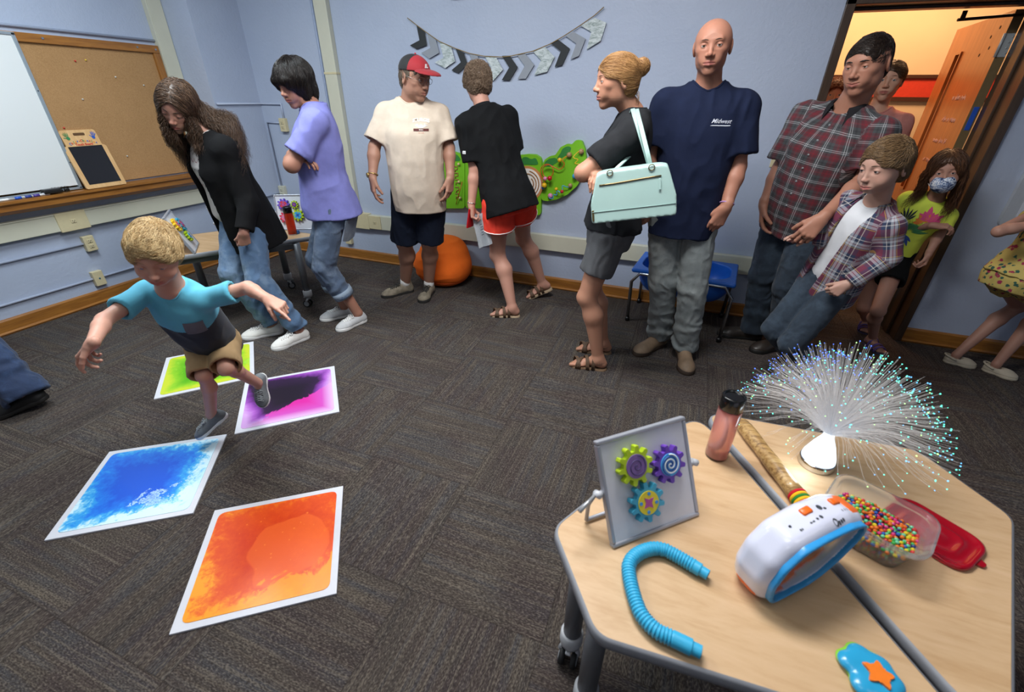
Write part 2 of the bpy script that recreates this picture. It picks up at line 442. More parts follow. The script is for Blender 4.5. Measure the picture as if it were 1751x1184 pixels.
class Person:
    def __init__(s, label, S=1., skin='#b98a74', h=.0065, loc=None, lips='#a0605a', cat='person', group=None):
        s.root = empty('person', loc if loc is not None else (0, 0, 0)); tag(s.root, label, cat, group)
        s.S = S; s.f = Field(); s.h = h; s.fine = []; s.skin = np.array(srgb(skin)); s.lips = np.array(srgb(lips)); s.tints = []; s.kids = []
    # ---- head: c centre (between the ears), face = direction the nose points, up hint
    def head(s, c, face, up=(0, 0, 1), hs=1., child=False, female=False, tilt=0., neck=None, nr=.054, iris='#5a6a70', eyes=True, jaw=1., lid=0., smile=0., nose=1., look=None, wide=1.):
        F = frame3(nz(face), up)
        if tilt: F = F @ np.array(Matrix.Rotation(R_(tilt), 3, 'Y'))
        c = np.array(c, float); s.hc = c; s.hF = F; s.hs = hs
        W = lambda x, y, z: c+F@(V3(x*wide, y, z)*hs)
        f = s.f; A = lambda p, k=.02: f.add(p, k*hs); e = lambda x, y, z, a, b, d, k=.02: f.add(ell(W(x, y, z), (a*hs*wide, b*hs, d*hs), F), k*hs)
        ck = 1.0
        e(0, -.012, .036, .0735, .094, .083, .0)                                      # cranium
        e(0, .022, .02, .064, .070, .075, .036)                                        # brow / mid face
        if child: e(0, .028, -.03, .056, .058, .058, .03); e(0, .055, -.070, .020, .018, .018, .03)
        else: e(0, .025, -.035, .053*jaw, .062, .066, .03); e(0, .062, -.092, .021*jaw, .018, .018, .03)
        for m in (-1, 1):
            if child: e(m*.036, .055, -.032, .024, .022, .024, .025)
            else:
                e(m*.040, .056, -.006, .018, .018, .014, .022)
                e(m*.041*jaw, .008, -.056, .013, .024, .022, .034)
                e(m*.028, .066, -.040, .016, .016, .022, .02)
        bz = .036 if not child else .030
        if not child and not female:
            A(rc(W(-.032, .080, bz), W(.032, .080, bz), .010*hs, .010*hs), .02)
        for m in (-1, 1): f.sub(ell(W(m*.031, .098, .014), (.019*hs, .015*hs, .0125*hs), F), .014*hs)
        nw = (.75 if child else .9 if female else 1.)*nose
        A(rc(W(0, .083, .026), W(0, .105*(.97 if child else 1), -.018), .0065*hs*nw, .0095*hs*nw), .012)
        A(sphere(W(0, .1065, -.0215), .0105*hs*nw), .008)
        for m in (-1, 1):
            A(ell(W(m*.0125*nw, .096, -.0255), (.0078*hs*nw, .0105*hs, .0075*hs), F), .007)
            f.sub(ell(W(m*.0062, .101, -.0335), (.0035*hs, .005*hs, .003*hs), F), .003*hs)
        # mouth
        mz = -.056; sm = .004*smile
        e(0, .076, mz, .026, .014, .020, .018)
        A(rc(W(-.020, .083, mz+.0035+sm), W(0, .0925, mz+.0055), .0035*hs, .0050*hs), .006); A(rc(W(.020, .083, mz+.0035+sm), W(0, .0925, mz+.0055), .0035*hs, .0050*hs), .006)
        A(rc(W(-.017, .083, mz-.0055+sm), W(0, .0905, mz-.0075), .0035*hs, .0058*hs), .006); A(rc(W(.017, .083, mz-.0055+sm), W(0, .0905, mz-.0075), .0035*hs, .0058*hs), .006)
        f.sub(rc(W(-.024, .086, mz-.001+1.4*sm), W(0, .0975, mz-.001), .0016*hs, .0018*hs), .002*hs); f.sub(rc(W(.024, .086, mz-.001+1.4*sm), W(0, .0975, mz-.001), .0016*hs, .0018*hs), .002*hs)
        f.sub(rc(W(-.015, .089, mz-.0205), W(.015, .089, mz-.0205), .004*hs, .004*hs), .010*hs)
        # eyelids: shells around the eyeballs with an opening
        for m in (-1, 1):
            ec = W(m*.031, .0765, .014); er = .0125*hs
            if eyes:
                op = .0045*(1-lid)
                f.add(ell(ec+F@V3(0, 0, .0005)*hs, (er*1.16, er*1.14, er*1.05), F), .003*hs)
                f.sub(ell(ec+F@(V3(m*.0005, .0125, -.0015-.0025*lid)*hs), (.0125*hs, .010*hs, op*hs+.0009), F), .0012*hs)
                d = nz(look) if look is not None else F[:, 1]
                lk = nz(F[:, 1]*.6+d*.4) if look is not None else F[:, 1]
                s.kids.append(('eye', ec+F[:, 1]*.0006, er*.99, lk, iris))
            else:
                f.add(ell(ec, (er*1.2, er*1.1, er*.95), F), .005*hs)
        # ears
        for m in (-1, 1):
            Rm = F@np.array(Matrix.Rotation(R_(-m*22), 3, 'Z'))@np.array(Matrix.Rotation(R_(-14), 3, 'X'))
            ce = W(m*.0745, -.012, .004)
            f.add(ell(ce, (.0075*hs, .0175*hs, .031*hs), Rm), .006*hs)
            f.sub(ell(ce+Rm@(V3(m*.006, .001, .003)*hs), (.0045*hs, .0105*hs, .021*hs), Rm), .004*hs)
            f.add(ell(ce+Rm@(V3(m*.0015, -.001, -.0215)*hs), (.0055*hs, .0095*hs, .0105*hs), Rm), .005*hs)
        s.fine.append((c+F@(V3(0, .012, .005)*hs), .148*hs, .0027*hs if hs > .8 else .0027))
        s.W = W
        if neck is not None:
            nb = np.array(neck, float)
            f.add(rc(W(0, -.018, -.045), nb, nr*.93, nr*1.05), .022)
        s.tints.append(('lips', W(0, .089, mz-.001), F, hs, sm)); s.female = female; s.child = child
    def brow(s, mat, th=.0019, z=.034, slant=0., ln=.030):
        """eyebrows laid on the finished face"""
        W = s.W; hs = s.hs; bv = BVHTree.FromObject(s.body, bpy.context.evaluated_depsgraph_get()); fd = s.hF[:, 1]
        for m in (-1, 1):
            mb = MB(); pts = []
            for t in np.linspace(0, 1, 8):
                x = .013+ln*t; zz = z+.006*math.sin(t*PI*.7)-.005*t+slant*(1-t); q = W(m*x, .16, zz)
                loc, nn, _, _ = bv.ray_cast(Vector(q), Vector(-fd), .2)
                if loc is not None: pts.append(np.array(loc)-fd*.0006)
            if len(pts) > 2: mb.tube(pts, [th*hs*k for k in (.5, .9, 1.1, 1.2, 1.1, .9, .7, .35)][:len(pts)], 6); mb.build('eyebrow', mat, s.root, True)
    # ---- torso
    def torso(s, pel, neck, face, secs, p=2.3):
        u = nz(np.array(neck)-np.array(pel)); s.TF = frame3(np.cross(u, np.cross(nz(face), u)), u); s.pel = np.array(pel, float); s.nk = np.array(neck, float)
        s.TL = np.linalg.norm(s.nk-s.pel); s.secs = [[r[0]*s.TL]+[x*s.S for x in r[1:]] for r in secs]
        s.f.add(loft(s.pel, s.TF, s.secs, p), 0); return s.TF
    def arm(s, sh, el, wr, r=(.052, .037, .040, .026)):
        k = s.S; sh, el, wr = map(np.array, (sh, el, wr)); m = el+(wr-el)*.28
        if hasattr(s, 'nk'): s.f.add(rc(s.nk-s.TF[:, 2]*.03*k, sh+s.TF[:, 2]*.002*k, .045*k, r[0]*.95*k), .03*k)
        s.f.add(rc(sh, el, r[0]*k, r[1]*k), .03*k); s.f.add(rc(el, m, r[1]*k, r[2]*k), .02*k); s.f.add(rc(m, wr, r[2]*k, r[3]*k), .02*k)
    def leg(s, hip, kn, an, r=(.088, .056, .058, .038), toe=None, bare=False, pitch=0.):
        k = s.S; hip, kn, an = map(np.array, (hip, kn, an)); ax = nz(an-kn)
        bk = nz(np.cross(ax, np.cross(ax, nz(toe)))) if toe is not None else V3(0, 0, 0)
        cf = kn+(an-kn)*.30+bk*.018*k
        s.f.add(rc(hip, kn, r[0]*k, r[1]*k), .03*k); s.f.add(rc(kn, cf, r[1]*.93*k, r[2]*k), .025*k); s.f.add(rc(cf, an, r[2]*k, r[3]*k), .03*k)
        s.f.add(sphere(kn-bk*.012*k, r[1]*.86*k), .02*k)
        if toe is not None and bare: s.foot(an, toe, pitch)
        elif toe is not None: s.f.add(rc(an, an+V3(0, 0, -.03*k), r[3]*k, .030*k), .01*k)
    def foot(s, an, toe, pitch=0., full=True):
        """bare foot; pitch raises the heel (deg)"""
        k = s.S; d = nz(V3(toe[0], toe[1], 0)); z = V3(0, 0, 1); c, q = math.cos(R_(pitch)), math.sin(R_(pitch))
        fw = d*c-z*q; up = z*c+d*q; sd = np.cross(fw, up); an = np.array(an, float)
        P = lambda x, y, w: an+(sd*x+fw*y+up*(w))*k
        f = s.f; F = np.array([sd, fw, up]).T
        f.add(rc(P(0, -.035, -.045), P(0, -.008, -.01), .030*k, .036*k), .02*k)
        f.add(rc(P(0, 0, -.03), P(0, .115, -.060), .036*k, .019*k), .03*k)
        f.add(ell(P(0, .105, -.062), (.043*k, .045*k, .017*k), F), .02*k)
        for i, x in enumerate((-.030, -.014, .0, .014, .027)):
            big = i == 0
            f.add(rc(P(x, .135, -.064), P(x*1.05, .165-abs(i)*.006, -.067), (.013 if big else .0095)*k, (.012 if big else .008)*k), .006*k)
        s.fine.append((P(0, .08, -.05), .115*k, .0032))
    # ---- hand: wrist, direction to the fingers, palm normal, thumb side vector sign; curl in degrees per finger
    def hand(s, wr, d, pn, ts=1, curl=(25, 25, 25, 28), thumb=(28, 20), sc_=1., spread=5., hh=.0026):
        k = s.S*sc_; wr = np.array(wr, float); d = nz(d); pn = nz(np.array(pn)-d*(np.array(pn)@d)); t = np.cross(d, pn)*ts
        P = lambda a, b, c_: wr+(d*a+t*b+pn*c_)*k; f = s.f
        xs = (.030, .010, -.010, -.028); ly = (.088, .092, .088, .080); L = ((.044, .026, .021), (.048, .030, .022), (.045, .028, .021), (.035, .020, .019))
        f.add(rc(P(-.02, 0, 0), P(.02, 0, 0), .024*k, .021*k), .015*k)
        for i in range(4):
            f.add(rc(P(.012, xs[i]*.55, 0), P(ly[i], xs[i], 0), .0165*k, .0115*k), .014*k)
        f.add(ell(P(.04, .016, .010), (.017*k, .028*k, .012*k), np.array([t, d, pn]).T), .01*k)
        f.add(ell(P(.045, -.020, .008), (.014*k, .03*k, .010*k), np.array([t, d, pn]).T), .01*k)
        for i in range(4):
            p = P(ly[i], xs[i], 0); a = R_(spread*(1.5-i)/1.5); base = nz(d*math.cos(a)+t*math.sin(a)); ang = 0; r = .0098 if i < 3 else .0085
            for j in range(3):
                ang += R_(curl[i]*(1., 1.15, .8)[j]); dd = base*math.cos(ang)+pn*math.sin(ang); q = p+dd*L[i][j]*k
                f.add(rc(p, q, (r-.0007*j)*k, (r-.0007*(j+1))*k), (.006 if j == 0 else .0025)*k); p = q
        a1, a2 = R_(thumb[0]), R_(thumb[1]); p = P(.018, .022, .004)
        d1 = nz(d*math.cos(a1)+t*math.sin(a1)+pn*.35); q = p+d1*.042*k; f.add(rc(p, q, .0155*k, .0125*k), .010*k)
        d2 = nz(d*math.cos(a1*.6)+t*math.sin(a1*.6)+pn*(.35+math.sin(a2))); q2 = q+d2*.031*k; f.add(rc(q, q2, .0118*k, .0108*k), .004*k)
        d3 = nz(d*math.cos(a1*.4)+t*math.sin(a1*.4)+pn*(.4+1.4*math.sin(a2))); q3 = q2+d3*.026*k; f.add(rc(q2, q3, .0108*k, .0088*k), .003*k)
        s.fine.append((P(.075, .0, .01), .115*k, hh*max(.75, k)))
    def build(s):
        V, F = multires(s.f, s.h, s.fine)
        C = np.tile(s.skin, (len(V), 1)); warm = np.array([1.05, .90, .86])
        if hasattr(s, 'hc'):
            Q = (V-s.hc)@s.hF/s.hs
            def blob(x, y, z, rx, ry, rz): return np.clip(1.6-1.6*np.sqrt(((Q[:, 0]-x)/rx)**2+((Q[:, 1]-y)/ry)**2+((Q[:, 2]-z)/rz)**2), 0, 1)[:, None]
            for t in s.tints:
                if t[0] == 'lips':
                    a = np.clip(blob(0, .088, -.0565, .030, .020, .0135)*1.6, 0, 1); C = C*(1-a)+s.lips*a
            for m in (-1, 1):
                a = .30*blob(m*.040, .065, -.016, .03, .04, .026); C = C*(1-a)+C*warm*a
                a = .35*blob(m*.031, .088, .012, .021, .03, .013); C = C*(1-a)+C*np.array([.72, .58, .55])*a
            a = .35*blob(0, .108, -.02, .02, .02, .016); C = C*(1-a)+C*np.array([1.1, .82, .78])*a
            for st in getattr(s, 'stubble', []):
                a = st[0]*blob(*st[1]); C = C*(1-a)+np.array(srgb(st[2]))*a
        o = mesh_np('body', V, F, skin_mat(), s.root); setcol(o, C)
        s.body = o
        for k in s.kids:
            if k[0] == 'eye':
                me = bpy.data.meshes.new('eye'); bm = bmesh.new(); bmesh.ops.create_uvsphere(bm, u_segments=20, v_segments=14, radius=1); bm.to_mesh(me); bm.free(); smooth(me)
                e = newobj('eye', me, eye_mat(k[4])); Fm = frame3(k[3], (0, 0, 1)); mw = Matrix.Identity(4)
                for i in range(3):
                    for j in range(3): mw[i][j] = Fm[i][j]*k[2]
                    mw[i][3] = k[1][i]
                e.matrix_world = mw; e.parent = s.root; bpy.context.view_layer.update(); e.matrix_parent_inverse = s.root.matrix_world.inverted()
        return o
    # ---- garments
    def garment(s, name, fld, mat, h=.0065, wr=.004, wf=(9, 9, 5), seed=1, segs=None, parent=None, extra=None, fine=None, wr2=None):
        V, F = multires(fld, h, fine) if fine else fld.mesh(h)
        if wr: 
            N = vnormals(V, F); a = vnoise(V+.05*np.stack([vnoise(V, 7, seed+5), vnoise(V, 7, seed+6), vnoise(V, 7, seed+7)], 1), wf, seed)
            b = 1-2*np.abs(vnoise(V+.03*np.stack([a, a, a], 1), np.array(wf)*2.1, seed+1)); V = V+N*(wr*(a*.7+b*.6))[:, None]
        o = mesh_np(name, V, F, mat, parent or s.root)
        if segs is not None: setvec(o, seg_uv(V, segs))
        if extra is not None: extra(o, V)
        return o
def seg_uv(V, segs):
    """per vertex (around, along, segment) of the nearest limb axis. segs: (a, b, refdir, radius)"""
    best = np.full(len(V), 1e9); out = np.zeros((len(V), 3))
    for i, (a, b, ref, r) in enumerate(segs):
        a = np.array(a, float); b = np.array(b, float); u = nz(b-a); L = np.linalg.norm(b-a); ref = nz(np.array(ref)-u*(np.array(ref)@u)); q = np.cross(u, ref)
        t = (V-a)@u; tc = np.clip(t, 0, L); d = np.linalg.norm(V-a-u*tc[:, None], axis=1)-r; ang = np.arctan2((V-a)@q, (V-a)@ref)
        m = d < best; best = np.where(m, d, best); out[m] = np.stack([ang*r, t, np.full(len(V), float(i))], 1)[m]
    return out
# ---- shoes: solid upper and sole, frame from ankle, toe direction, heel raise
def shoe(P, an, toe, mat, sole_mat, k=1., pitch=0., L=.275, wid=.048, high=.07, laces=None, name='shoe', sole_t=.028, toe_h=.045, roll=0., toebox=1., open_=True):
    d = nz(V3(toe[0], toe[1], 0)); z = V3(0, 0, 1); c, q = math.cos(R_(pitch)), math.sin(R_(pitch)); fw = d*c-z*q; up = z*c+d*q; sd = np.cross(fw, up)
    if roll: sd = nz(sd+up*math.tan(R_(roll))); up = np.cross(sd, fw)
    an = np.array(an, float); F = np.array([sd, fw, up]).T; hz = .085*k   # ankle above sole
    T = lambda x, y, w: an+(sd*x+fw*y+up*(w))*k-up*hz
    f = Field(); b = -.062; t = L+b
    f.add(rc(T(0, b+.035, .035), T(0, b+.045, high), .036*k, .034*k), 0)
    f.add(rc(T(0, b+.04, .035), T(0, t-.075, .030), .037*k, .036*k), .02*k)
    f.add(rc(T(0, .01, high*.75), T(0, t-.06, toe_h*.62), .030*k, .024*k), .03*k)
    f.add(ell(T(.002, t-.068, .026), (wid*k, .068*k*toebox, toe_h*.62*k), F), .02*k)
    f.cut(half(T(0, 0, .004), -up))
    if open_: f.sub(ell(T(0, .005, high+.03), (.034*k, .047*k, .036*k), F), .006*k)
    V, Fc = f.mesh(.0042); o = mesh_np(name, V, Fc, mat, P.root)
    g = Field()
    g.add(rc(T(0, b+.036, sole_t*.4), T(0, b+.06, sole_t*.4), .040*k, .040*k), 0)
    g.add(rc(T(0, b+.06, sole_t*.4), T(0, t-.07, sole_t*.4), .037*k, .042*k), .01)
    g.add(ell(T(.002, t-.066, sole_t*.4), ((wid+.004)*k, .070*k*toebox, .05*k), F), .01)
    g.cut(half(T(0, 0, sole_t), up)); g.cut(half(T(0, 0, .0), -up))
    V, Fc = g.mesh(.0042); so = mesh_np('sole', V, Fc, sole_mat, o); 
    if laces is not None:
        mb = MB()
        bvs = BVHTree.FromObject(o, bpy.context.evaluated_depsgraph_get())
        def on_(x, y, e=.003):
            h_ = bvs.ray_cast(Vector(T(x, y, .2)), Vector(-up), .3)[0]
            return np.array(h_)+up*e*k if h_ is not None else T(x, y, .07)
        for i in range(5):
            y = .058+i*.016
            for sg in (-1, 1):
                mb.tube([on_(-.022*sg, y, .001), on_(-.012*sg, y+.004), on_(0, y+.008, .005), on_(.012*sg, y+.012), on_(.022*sg, y+.016, .001)], .0030*k, 6)
        for sg in (-1, 1):
            c0 = on_(0, .060, .006); mb.tube([c0, c0+(sd*sg*.016-fw*.006+up*.006)*k, c0+(sd*sg*.032+fw*.002+up*.001)*k, c0+(sd*sg*.024+fw*.014-up*.002)*k, c0+(sd*sg*.006+fw*.006)*k], .0028*k, 6)
            mb.tube([c0, c0+(sd*sg*.014+fw*.018-up*.002)*k, on_(sg*.026, .095, .004)], .0026*k, 6)
        mb.build('laces', laces, o, True)
    return o
def sandal(P, an, toe, mat, sole_mat, k=1., pitch=0., straps=3, L=.25, name='sandal', heelstrap=False):
    d = nz(V3(toe[0], toe[1], 0)); z = V3(0, 0, 1); c, q = math.cos(R_(pitch)), math.sin(R_(pitch)); fw = d*c-z*q; up = z*c+d*q; sd = np.cross(fw, up)
    an = np.array(an, float); hz = .093*k; F = np.array([sd, fw, up]).T
    T = lambda x, y, w: an+(sd*x+fw*y+up*(w))*k-up*hz
    b = -.068; t = L+b; g = Field()
    g.add(rc(T(0, b+.036, .0), T(0, b+.06, .0), .038*k, .038*k), 0); g.add(rc(T(0, b+.06, 0), T(0, t-.065, 0), .036*k, .042*k), .01); g.add(ell(T(0, t-.062, 0), (.048*k, .062*k, .05*k), F), .01)
    g.cut(half(T(0, 0, .018), up)); g.cut(half(T(0, 0, -.004), -up)); V, Fc = g.mesh(.004)
    so = mesh_np(name, V, Fc, sole_mat, P.root)
    mb = MB(); S_ = {1: [(.085, .0)], 2: [(.105, 0), (.045, .0)], 3: [(.125, 0), (.09, 0.), (.03, .0)], 4: [(.13, .02), (.105, -.02), (.07, .015), (.02, 0)]}[straps]
    for y, sk in S_:
        hgt = .058 if y > .1 else .064+(.1-y)*.42; w = .050 if y > .06 else .043; pts = []
        for a in np.linspace(0, PI, 11): pts.append((w*math.cos(a), y+sk*math.cos(a), .012+(hgt-.004)*math.sin(a)**.75))
        for off in np.linspace(-.008, .008, 4): mb.tube([T(x, yy+off, zz) for x, yy, zz in pts], .0032*k, 6)
    if heelstrap:
        for off in (-.004, .004): mb.tube([T(.04*math.cos(a), .0+.055*-math.sin(a), .062+off) for a in np.linspace(0, PI, 11)], .0034*k, 6)
    mb.build('strap', mat, so, True); return so
# ---- hair built from many fine locks that follow a guide surface
def locks(P, name, mat, roots, dirs, n, length, r=.0016, seg=7, bvh=None, lift=.004, grav=.3, curl=0., curlf=30., seed=3, jitter=.25, vary=.35, parent=None, tipw=.25, width=1., stick=.75):
    rng = np.random.RandomState(seed); V = []; F = []; Cc = []; nv = 0; k = 4
    idx = rng.randint(0, len(roots), n)
    for i in idx:
        p = np.array(roots[i], float); d = nz(np.array(dirs[i])+rng.normal(0, jitter, 3)); L = length*(1+vary*rng.uniform(-1, 1)); st = L/seg; pts = [p.copy()]; ph = rng.uniform(0, 6.28); side = nz(np.cross(d, rng.normal(0, 1, 3)))
        for j in range(seg):
            d = nz(d+V3(0, 0, -grav*(.4+j/seg)))
            q = p+d*st
            if bvh is not None:
                loc, nn, _, dist = bvh.find_nearest(Vector(q))
                if loc is not None:
                    nn = np.array(nn); loc = np.array(loc); h = (q-loc)@nn
                    lf = lift*(1+.6*math.sin(ph+i))
                    if h < lf and dist < .05: q = loc+nn*lf; d = nz(d-nn*(d@nn)*.9)
                    elif dist < .06 and stick: q = q+(loc+nn*lf-q)*stick*(1-.6*j/seg); d = nz(d-nn*(d@nn)*stick)
            p = q; a = ph+curlf*(j+1)*st; off = curl*min(1, (j+1)/3.)
            pts.append(p+(side*math.cos(a)+np.cross(d, side)*math.sin(a))*off)
        sh = rng.uniform(0, 1)
        for j, q in enumerate(pts):
            t = nz(pts[min(j+1, seg)]-pts[max(0, j-1)]); u = nz(np.cross(t, V3(.3, .2, 1))); v = np.cross(t, u); rr = r*width*(1-(1-tipw)*(j/seg)**2)
            for m in range(k):
                an_ = 2*PI*m/k; V.append(q+(u*math.cos(an_)+v*math.sin(an_))*rr); Cc.append(sh)
        for j in range(seg):
            for m in range(k): F.append([nv+j*k+m, nv+j*k+(m+1) % k, nv+(j+1)*k+(m+1) % k, nv+(j+1)*k+m])
        nv += k*(seg+1)
    return np.array(V), np.array(F), np.array(Cc)
def hair(P, name, fld, mat, h=.004, n=1500, length=.06, flow=None, r=.0009, wr=.003, wf=(60, 60, 25), seed=3, extra=None, base=.35, **kw):
    """cap mesh + locks flowing over it, one object"""
    V, F = fld.mesh(h); N = vnormals(V, F); V = V+N*(wr*vnoise(V, wf, seed))[:, None]
    bv = BVHTree.FromPolygons([tuple(v) for v in V], [tuple(int(i) for i in f) for f in F])
    C = np.full(len(V), base)+.25*vnoise(V, 45, seed+9)
    D = flow(V, N); D = D-N*np.sum(D*N, 1)[:, None]; R0 = V-P.hc; ok = np.sum(R0*N, 1)/(np.linalg.norm(R0, axis=1)+1e-9) > .35
    v2, f2, c2 = locks(P, name, mat, V[ok], D[ok], int(n*1.5), length, r=r, bvh=bv, seed=seed, **kw)
    Vs = [V, v2]; Fs = [F, f2+len(V)]; Cs = [C, c2]
    if extra is not None:
        for (v3, f3, c3) in extra(bv, V, N):
            Fs.append(f3+sum(len(x) for x in Vs)); Vs.append(v3); Cs.append(c3)
    V = np.concatenate(Vs); F = np.concatenate(Fs); C = np.concatenate(Cs)
    o = mesh_np(name, V, F, mat, P.root); setcol(o, np.stack([C, C, C], 1)); return o
def decal(P, target, mb_or_me, name, mat, origin, F, lift=.0015, parent=None, scale=1.):
    """press flat artwork (local x right, y up) on to a garment; F columns right, up, out"""
    dg = bpy.context.evaluated_depsgraph_get(); bv = BVHTree.FromObject(target, dg); mw = target.matrix_world; mi = mw.inverted()
    me = mb_or_me; F = np.array(F)
    for v in me.vertices:
        p = np.array(origin)+F@V3(v.co.x*scale, v.co.y*scale, 0)
        loc, nn, _, _ = bv.ray_cast(mi @ Vector(p+F[:, 2]*.25), mi.to_3x3() @ Vector(-F[:, 2]), .6)
        v.co = (mw @ loc)+(mw.to_3x3() @ nn)*lift if loc is not None else Vector(p)
    if len(me.materials) == 0: me.materials.append(mat)
    return newobj(name, me, None, parent or target)
def text_mesh(txt, size=1., bold=0., extr=0., align='CENTER', shear=0., res=2, font_sp=1.):
    c = bpy.data.curves.new('lettering', 'FONT'); c.body = txt; c.size = size; c.align_x = align; c.align_y = 'CENTER'; c.offset = bold; c.extrude = extr; c.shear = shear; c.resolution_u = res; c.space_character = font_sp
    o = bpy.data.objects.new('lettering', c); COL.objects.link(o); dg = bpy.context.evaluated_depsgraph_get(); dg.update()
    me = bpy.data.meshes.new_from_object(o.evaluated_get(dg)); bpy.data.objects.remove(o); bpy.data.curves.remove(c); me.materials.clear(); return me
# ------------------------------------------------------------------ room
XL, YB, XC, YC, XR, YF = -4.292, 3.647, -3.962, 3.163, 3.4, -3.2
DX0, DX1, DH = .705, 1.60, 1.985                # door opening
WT = .24                                        # wall towards the hallway
def wall_mat():
    t = NT('blue painted plaster'); v = t.coord(); f = t.noise(v, 1.3, 4); c = t.ramp(f, [(.3, srgb('#a9b4ca')), (.7, srgb('#b2bcd0'))])
    t.set(col=c, rough=.5, spec=.35)
    t.bump(t.math('ADD', t.noise(v, 45, 4, .6), t.math('MULTIPLY', t.noise(v, 8, 3), .8)), .22, .012); return t.m
def wood_mat(name, c0, c1, rough=.35, axis='X', sc_=1., coat=.3, ringy=9):
    key = (name, axis)
    if key in _mc: return _mc[key]
    t = NT(name); s = {'X': (1.2, 14, 14), 'Y': (14, 1.2, 14), 'Z': (14, 14, 1.2)}[axis]; v = t.coord(scale=tuple(q*sc_ for q in s))
    f = t.noise(v, 2.2, 6, .6, 1.2); g = t.noise(v, ringy, 3)
    c = t.ramp(t.math('ADD', t.math('MULTIPLY', f, .7), t.math('MULTIPLY', g, .3)), [(.3, srgb(c0)), (.65, srgb(c1))])
    t.set(col=c, rough=rough, coat=coat); t.b.inputs['Coat Roughness'].default_value = .25; _mc[key] = t.m; return t.m
def carpet_mat():
    t = NT('carpet tiles'); v = t.n('ShaderNodeTexCoord').outputs['Object']; s = t.n('ShaderNodeSeparateXYZ'); t.l(v, s.inputs[0])
    P = .5; x = t.math('DIVIDE', t.math('SUBTRACT', s.outputs[0], .335), P); y = t.math('DIVIDE', t.math('SUBTRACT', s.outputs[1], .245), P)
    fx = t.math('FLOOR', x); fy = t.math('FLOOR', y); par = t.math('MODULO', t.math('ABSOLUTE', t.math('ADD', fx, fy)), 2.)
    ux = t.math('SUBTRACT', x, fx); uy = t.math('SUBTRACT', y, fy)
    def mixf(f, a, b): return t.math('ADD', t.math('MULTIPLY', a, t.math('SUBTRACT', 1., f)), t.math('MULTIPLY', b, f))
    acr = mixf(par, ux, uy); alo = mixf(par, uy, ux)      # across / along the tufts
    rid = t.n('ShaderNodeTexWhiteNoise', noise_dimensions='2D'); cb = t.n('ShaderNodeCombineXYZ'); t.l(fx, cb.inputs[0]); t.l(fy, cb.inputs[1]); t.l(cb.outputs[0], rid.inputs['Vector'])
    def tex(kac, kal, seed, scale, det=2):
        c = t.n('ShaderNodeCombineXYZ'); t.l(t.math('MULTIPLY', acr, kac), c.inputs[0]); t.l(t.math('MULTIPLY', alo, kal), c.inputs[1]); t.l(t.math('ADD', t.math('MULTIPLY', rid.outputs['Value'], 37.), seed), c.inputs[2])
        return t.noise(c.outputs[0], scale, det, .5)
    band = tex(6, .25, 0, 1.3, 2); fine = tex(60, 1.1, 5, 1.4, 3); blob = tex(2.2, 2.2, 11, 1.0, 2); tuft = tex(110, 44, 3, 1.2, 1)
    base = t.ramp(band, [(.30, srgb('#413d3c')), (.46, srgb('#524a44')), (.56, srgb('#48474a')), (.72, srgb('#5a524a'))])
    base = t.mix(t.ramp(blob, [(.45, (0, 0, 0)), (.6, (.55, .55, .55))]), base, srgb('#44393a'))
    lin = t.mix(t.ramp(fine, [(.50, (0, 0, 0)), (.68, (.50, .50, .50))]), base, srgb('#7a7166'))
    lin = t.mix(t.ramp(tuft, [(.34, (.75, .75, .75)), (.50, (0, 0, 0))]), lin, srgb('#332d2b')); lin = t.mix(t.ramp(tuft, [(.55, (0, 0, 0)), (.72, (.45, .45, .45))]), lin, srgb('#8a8076'))
    e = t.math('MINIMUM', t.math('MINIMUM', ux, t.math('SUBTRACT', 1., ux)), t.math('MINIMUM', uy, t.math('SUBTRACT', 1., uy)))
    lin = t.mix(t.ramp(e, [(.0, (.5, .5, .5)), (.008, (0, 0, 0))]), lin, srgb('#241f1d'))
    lin = t.mix(1., lin, (.78, .77, .76), 'MULTIPLY'); t.set(col=lin, rough=.95, spec=.12); t.bump(t.math('ADD', tuft, t.math('MULTIPLY', fine, .6)), .5, .004); return t.m
WALL = wall_mat(); OAK = wood_mat('honey oak', '#7a4a1e', '#a9712f'); OAKY = wood_mat('honey oak', '#7a4a1e', '#a9712f', axis='Y'); OAKZ = wood_mat('honey oak', '#7a4a1e', '#a9712f', axis='Z')
IVORY = plain('ivory raceway metal', '#c9c8b6', .4, .03, 6); ALM = plain('almond plastic', '#cfc39e', .4, .03); WHP = plain('white plastic', '#e4e6e8', .35, .02)
FRAME = wood_mat('dark brown frame', '#3a2c22', '#4d3b2d', axis='Z'); BLK = plain('black plastic', '#121212', .35); CHROME = plain('chrome tube', '#b8bcc0', .18, .02, metal=1.0)
GREYP = plain('grey plastic edging', '#84868c', .5, .04)
CEILM = plain('ceiling tile white', '#d8dcdc', .9, .04, 60, bump=.4); HALL = plain('cream hallway paint', '#e6cfae', .6, .03, 3)
def struct(name, boxes, mat, bev=0.):
    mb = MB()
    for (a, b) in boxes: mb.box([(a[i]+b[i])/2 for i in range(3)], [abs(b[i]-a[i]) for i in range(3)], bev=bev)
    return tag(mb.build(name, mat), kind='structure')
struct('floor', [((XL-.2, YF-.2, -.06), (XR+.2, YB, 0)), ((DX0-3.2, YB, -.06), (XR+1.2, YB+2.4, 0))], carpet_mat())
struct('ceiling', [((XL-.2, YF-.2, CEIL), (XR+.2, YB+WT, CEIL+.1)), ((DX0-3.2, YB+WT, 2.75), (XR+1.2, YB+2.4, 2.85))], CEILM)
struct('wall_left', [((XL-.15, YF, 0), (XL, YC, CEIL)), ((XL-.15, YC, 0), (XC, YB, CEIL))], WALL)
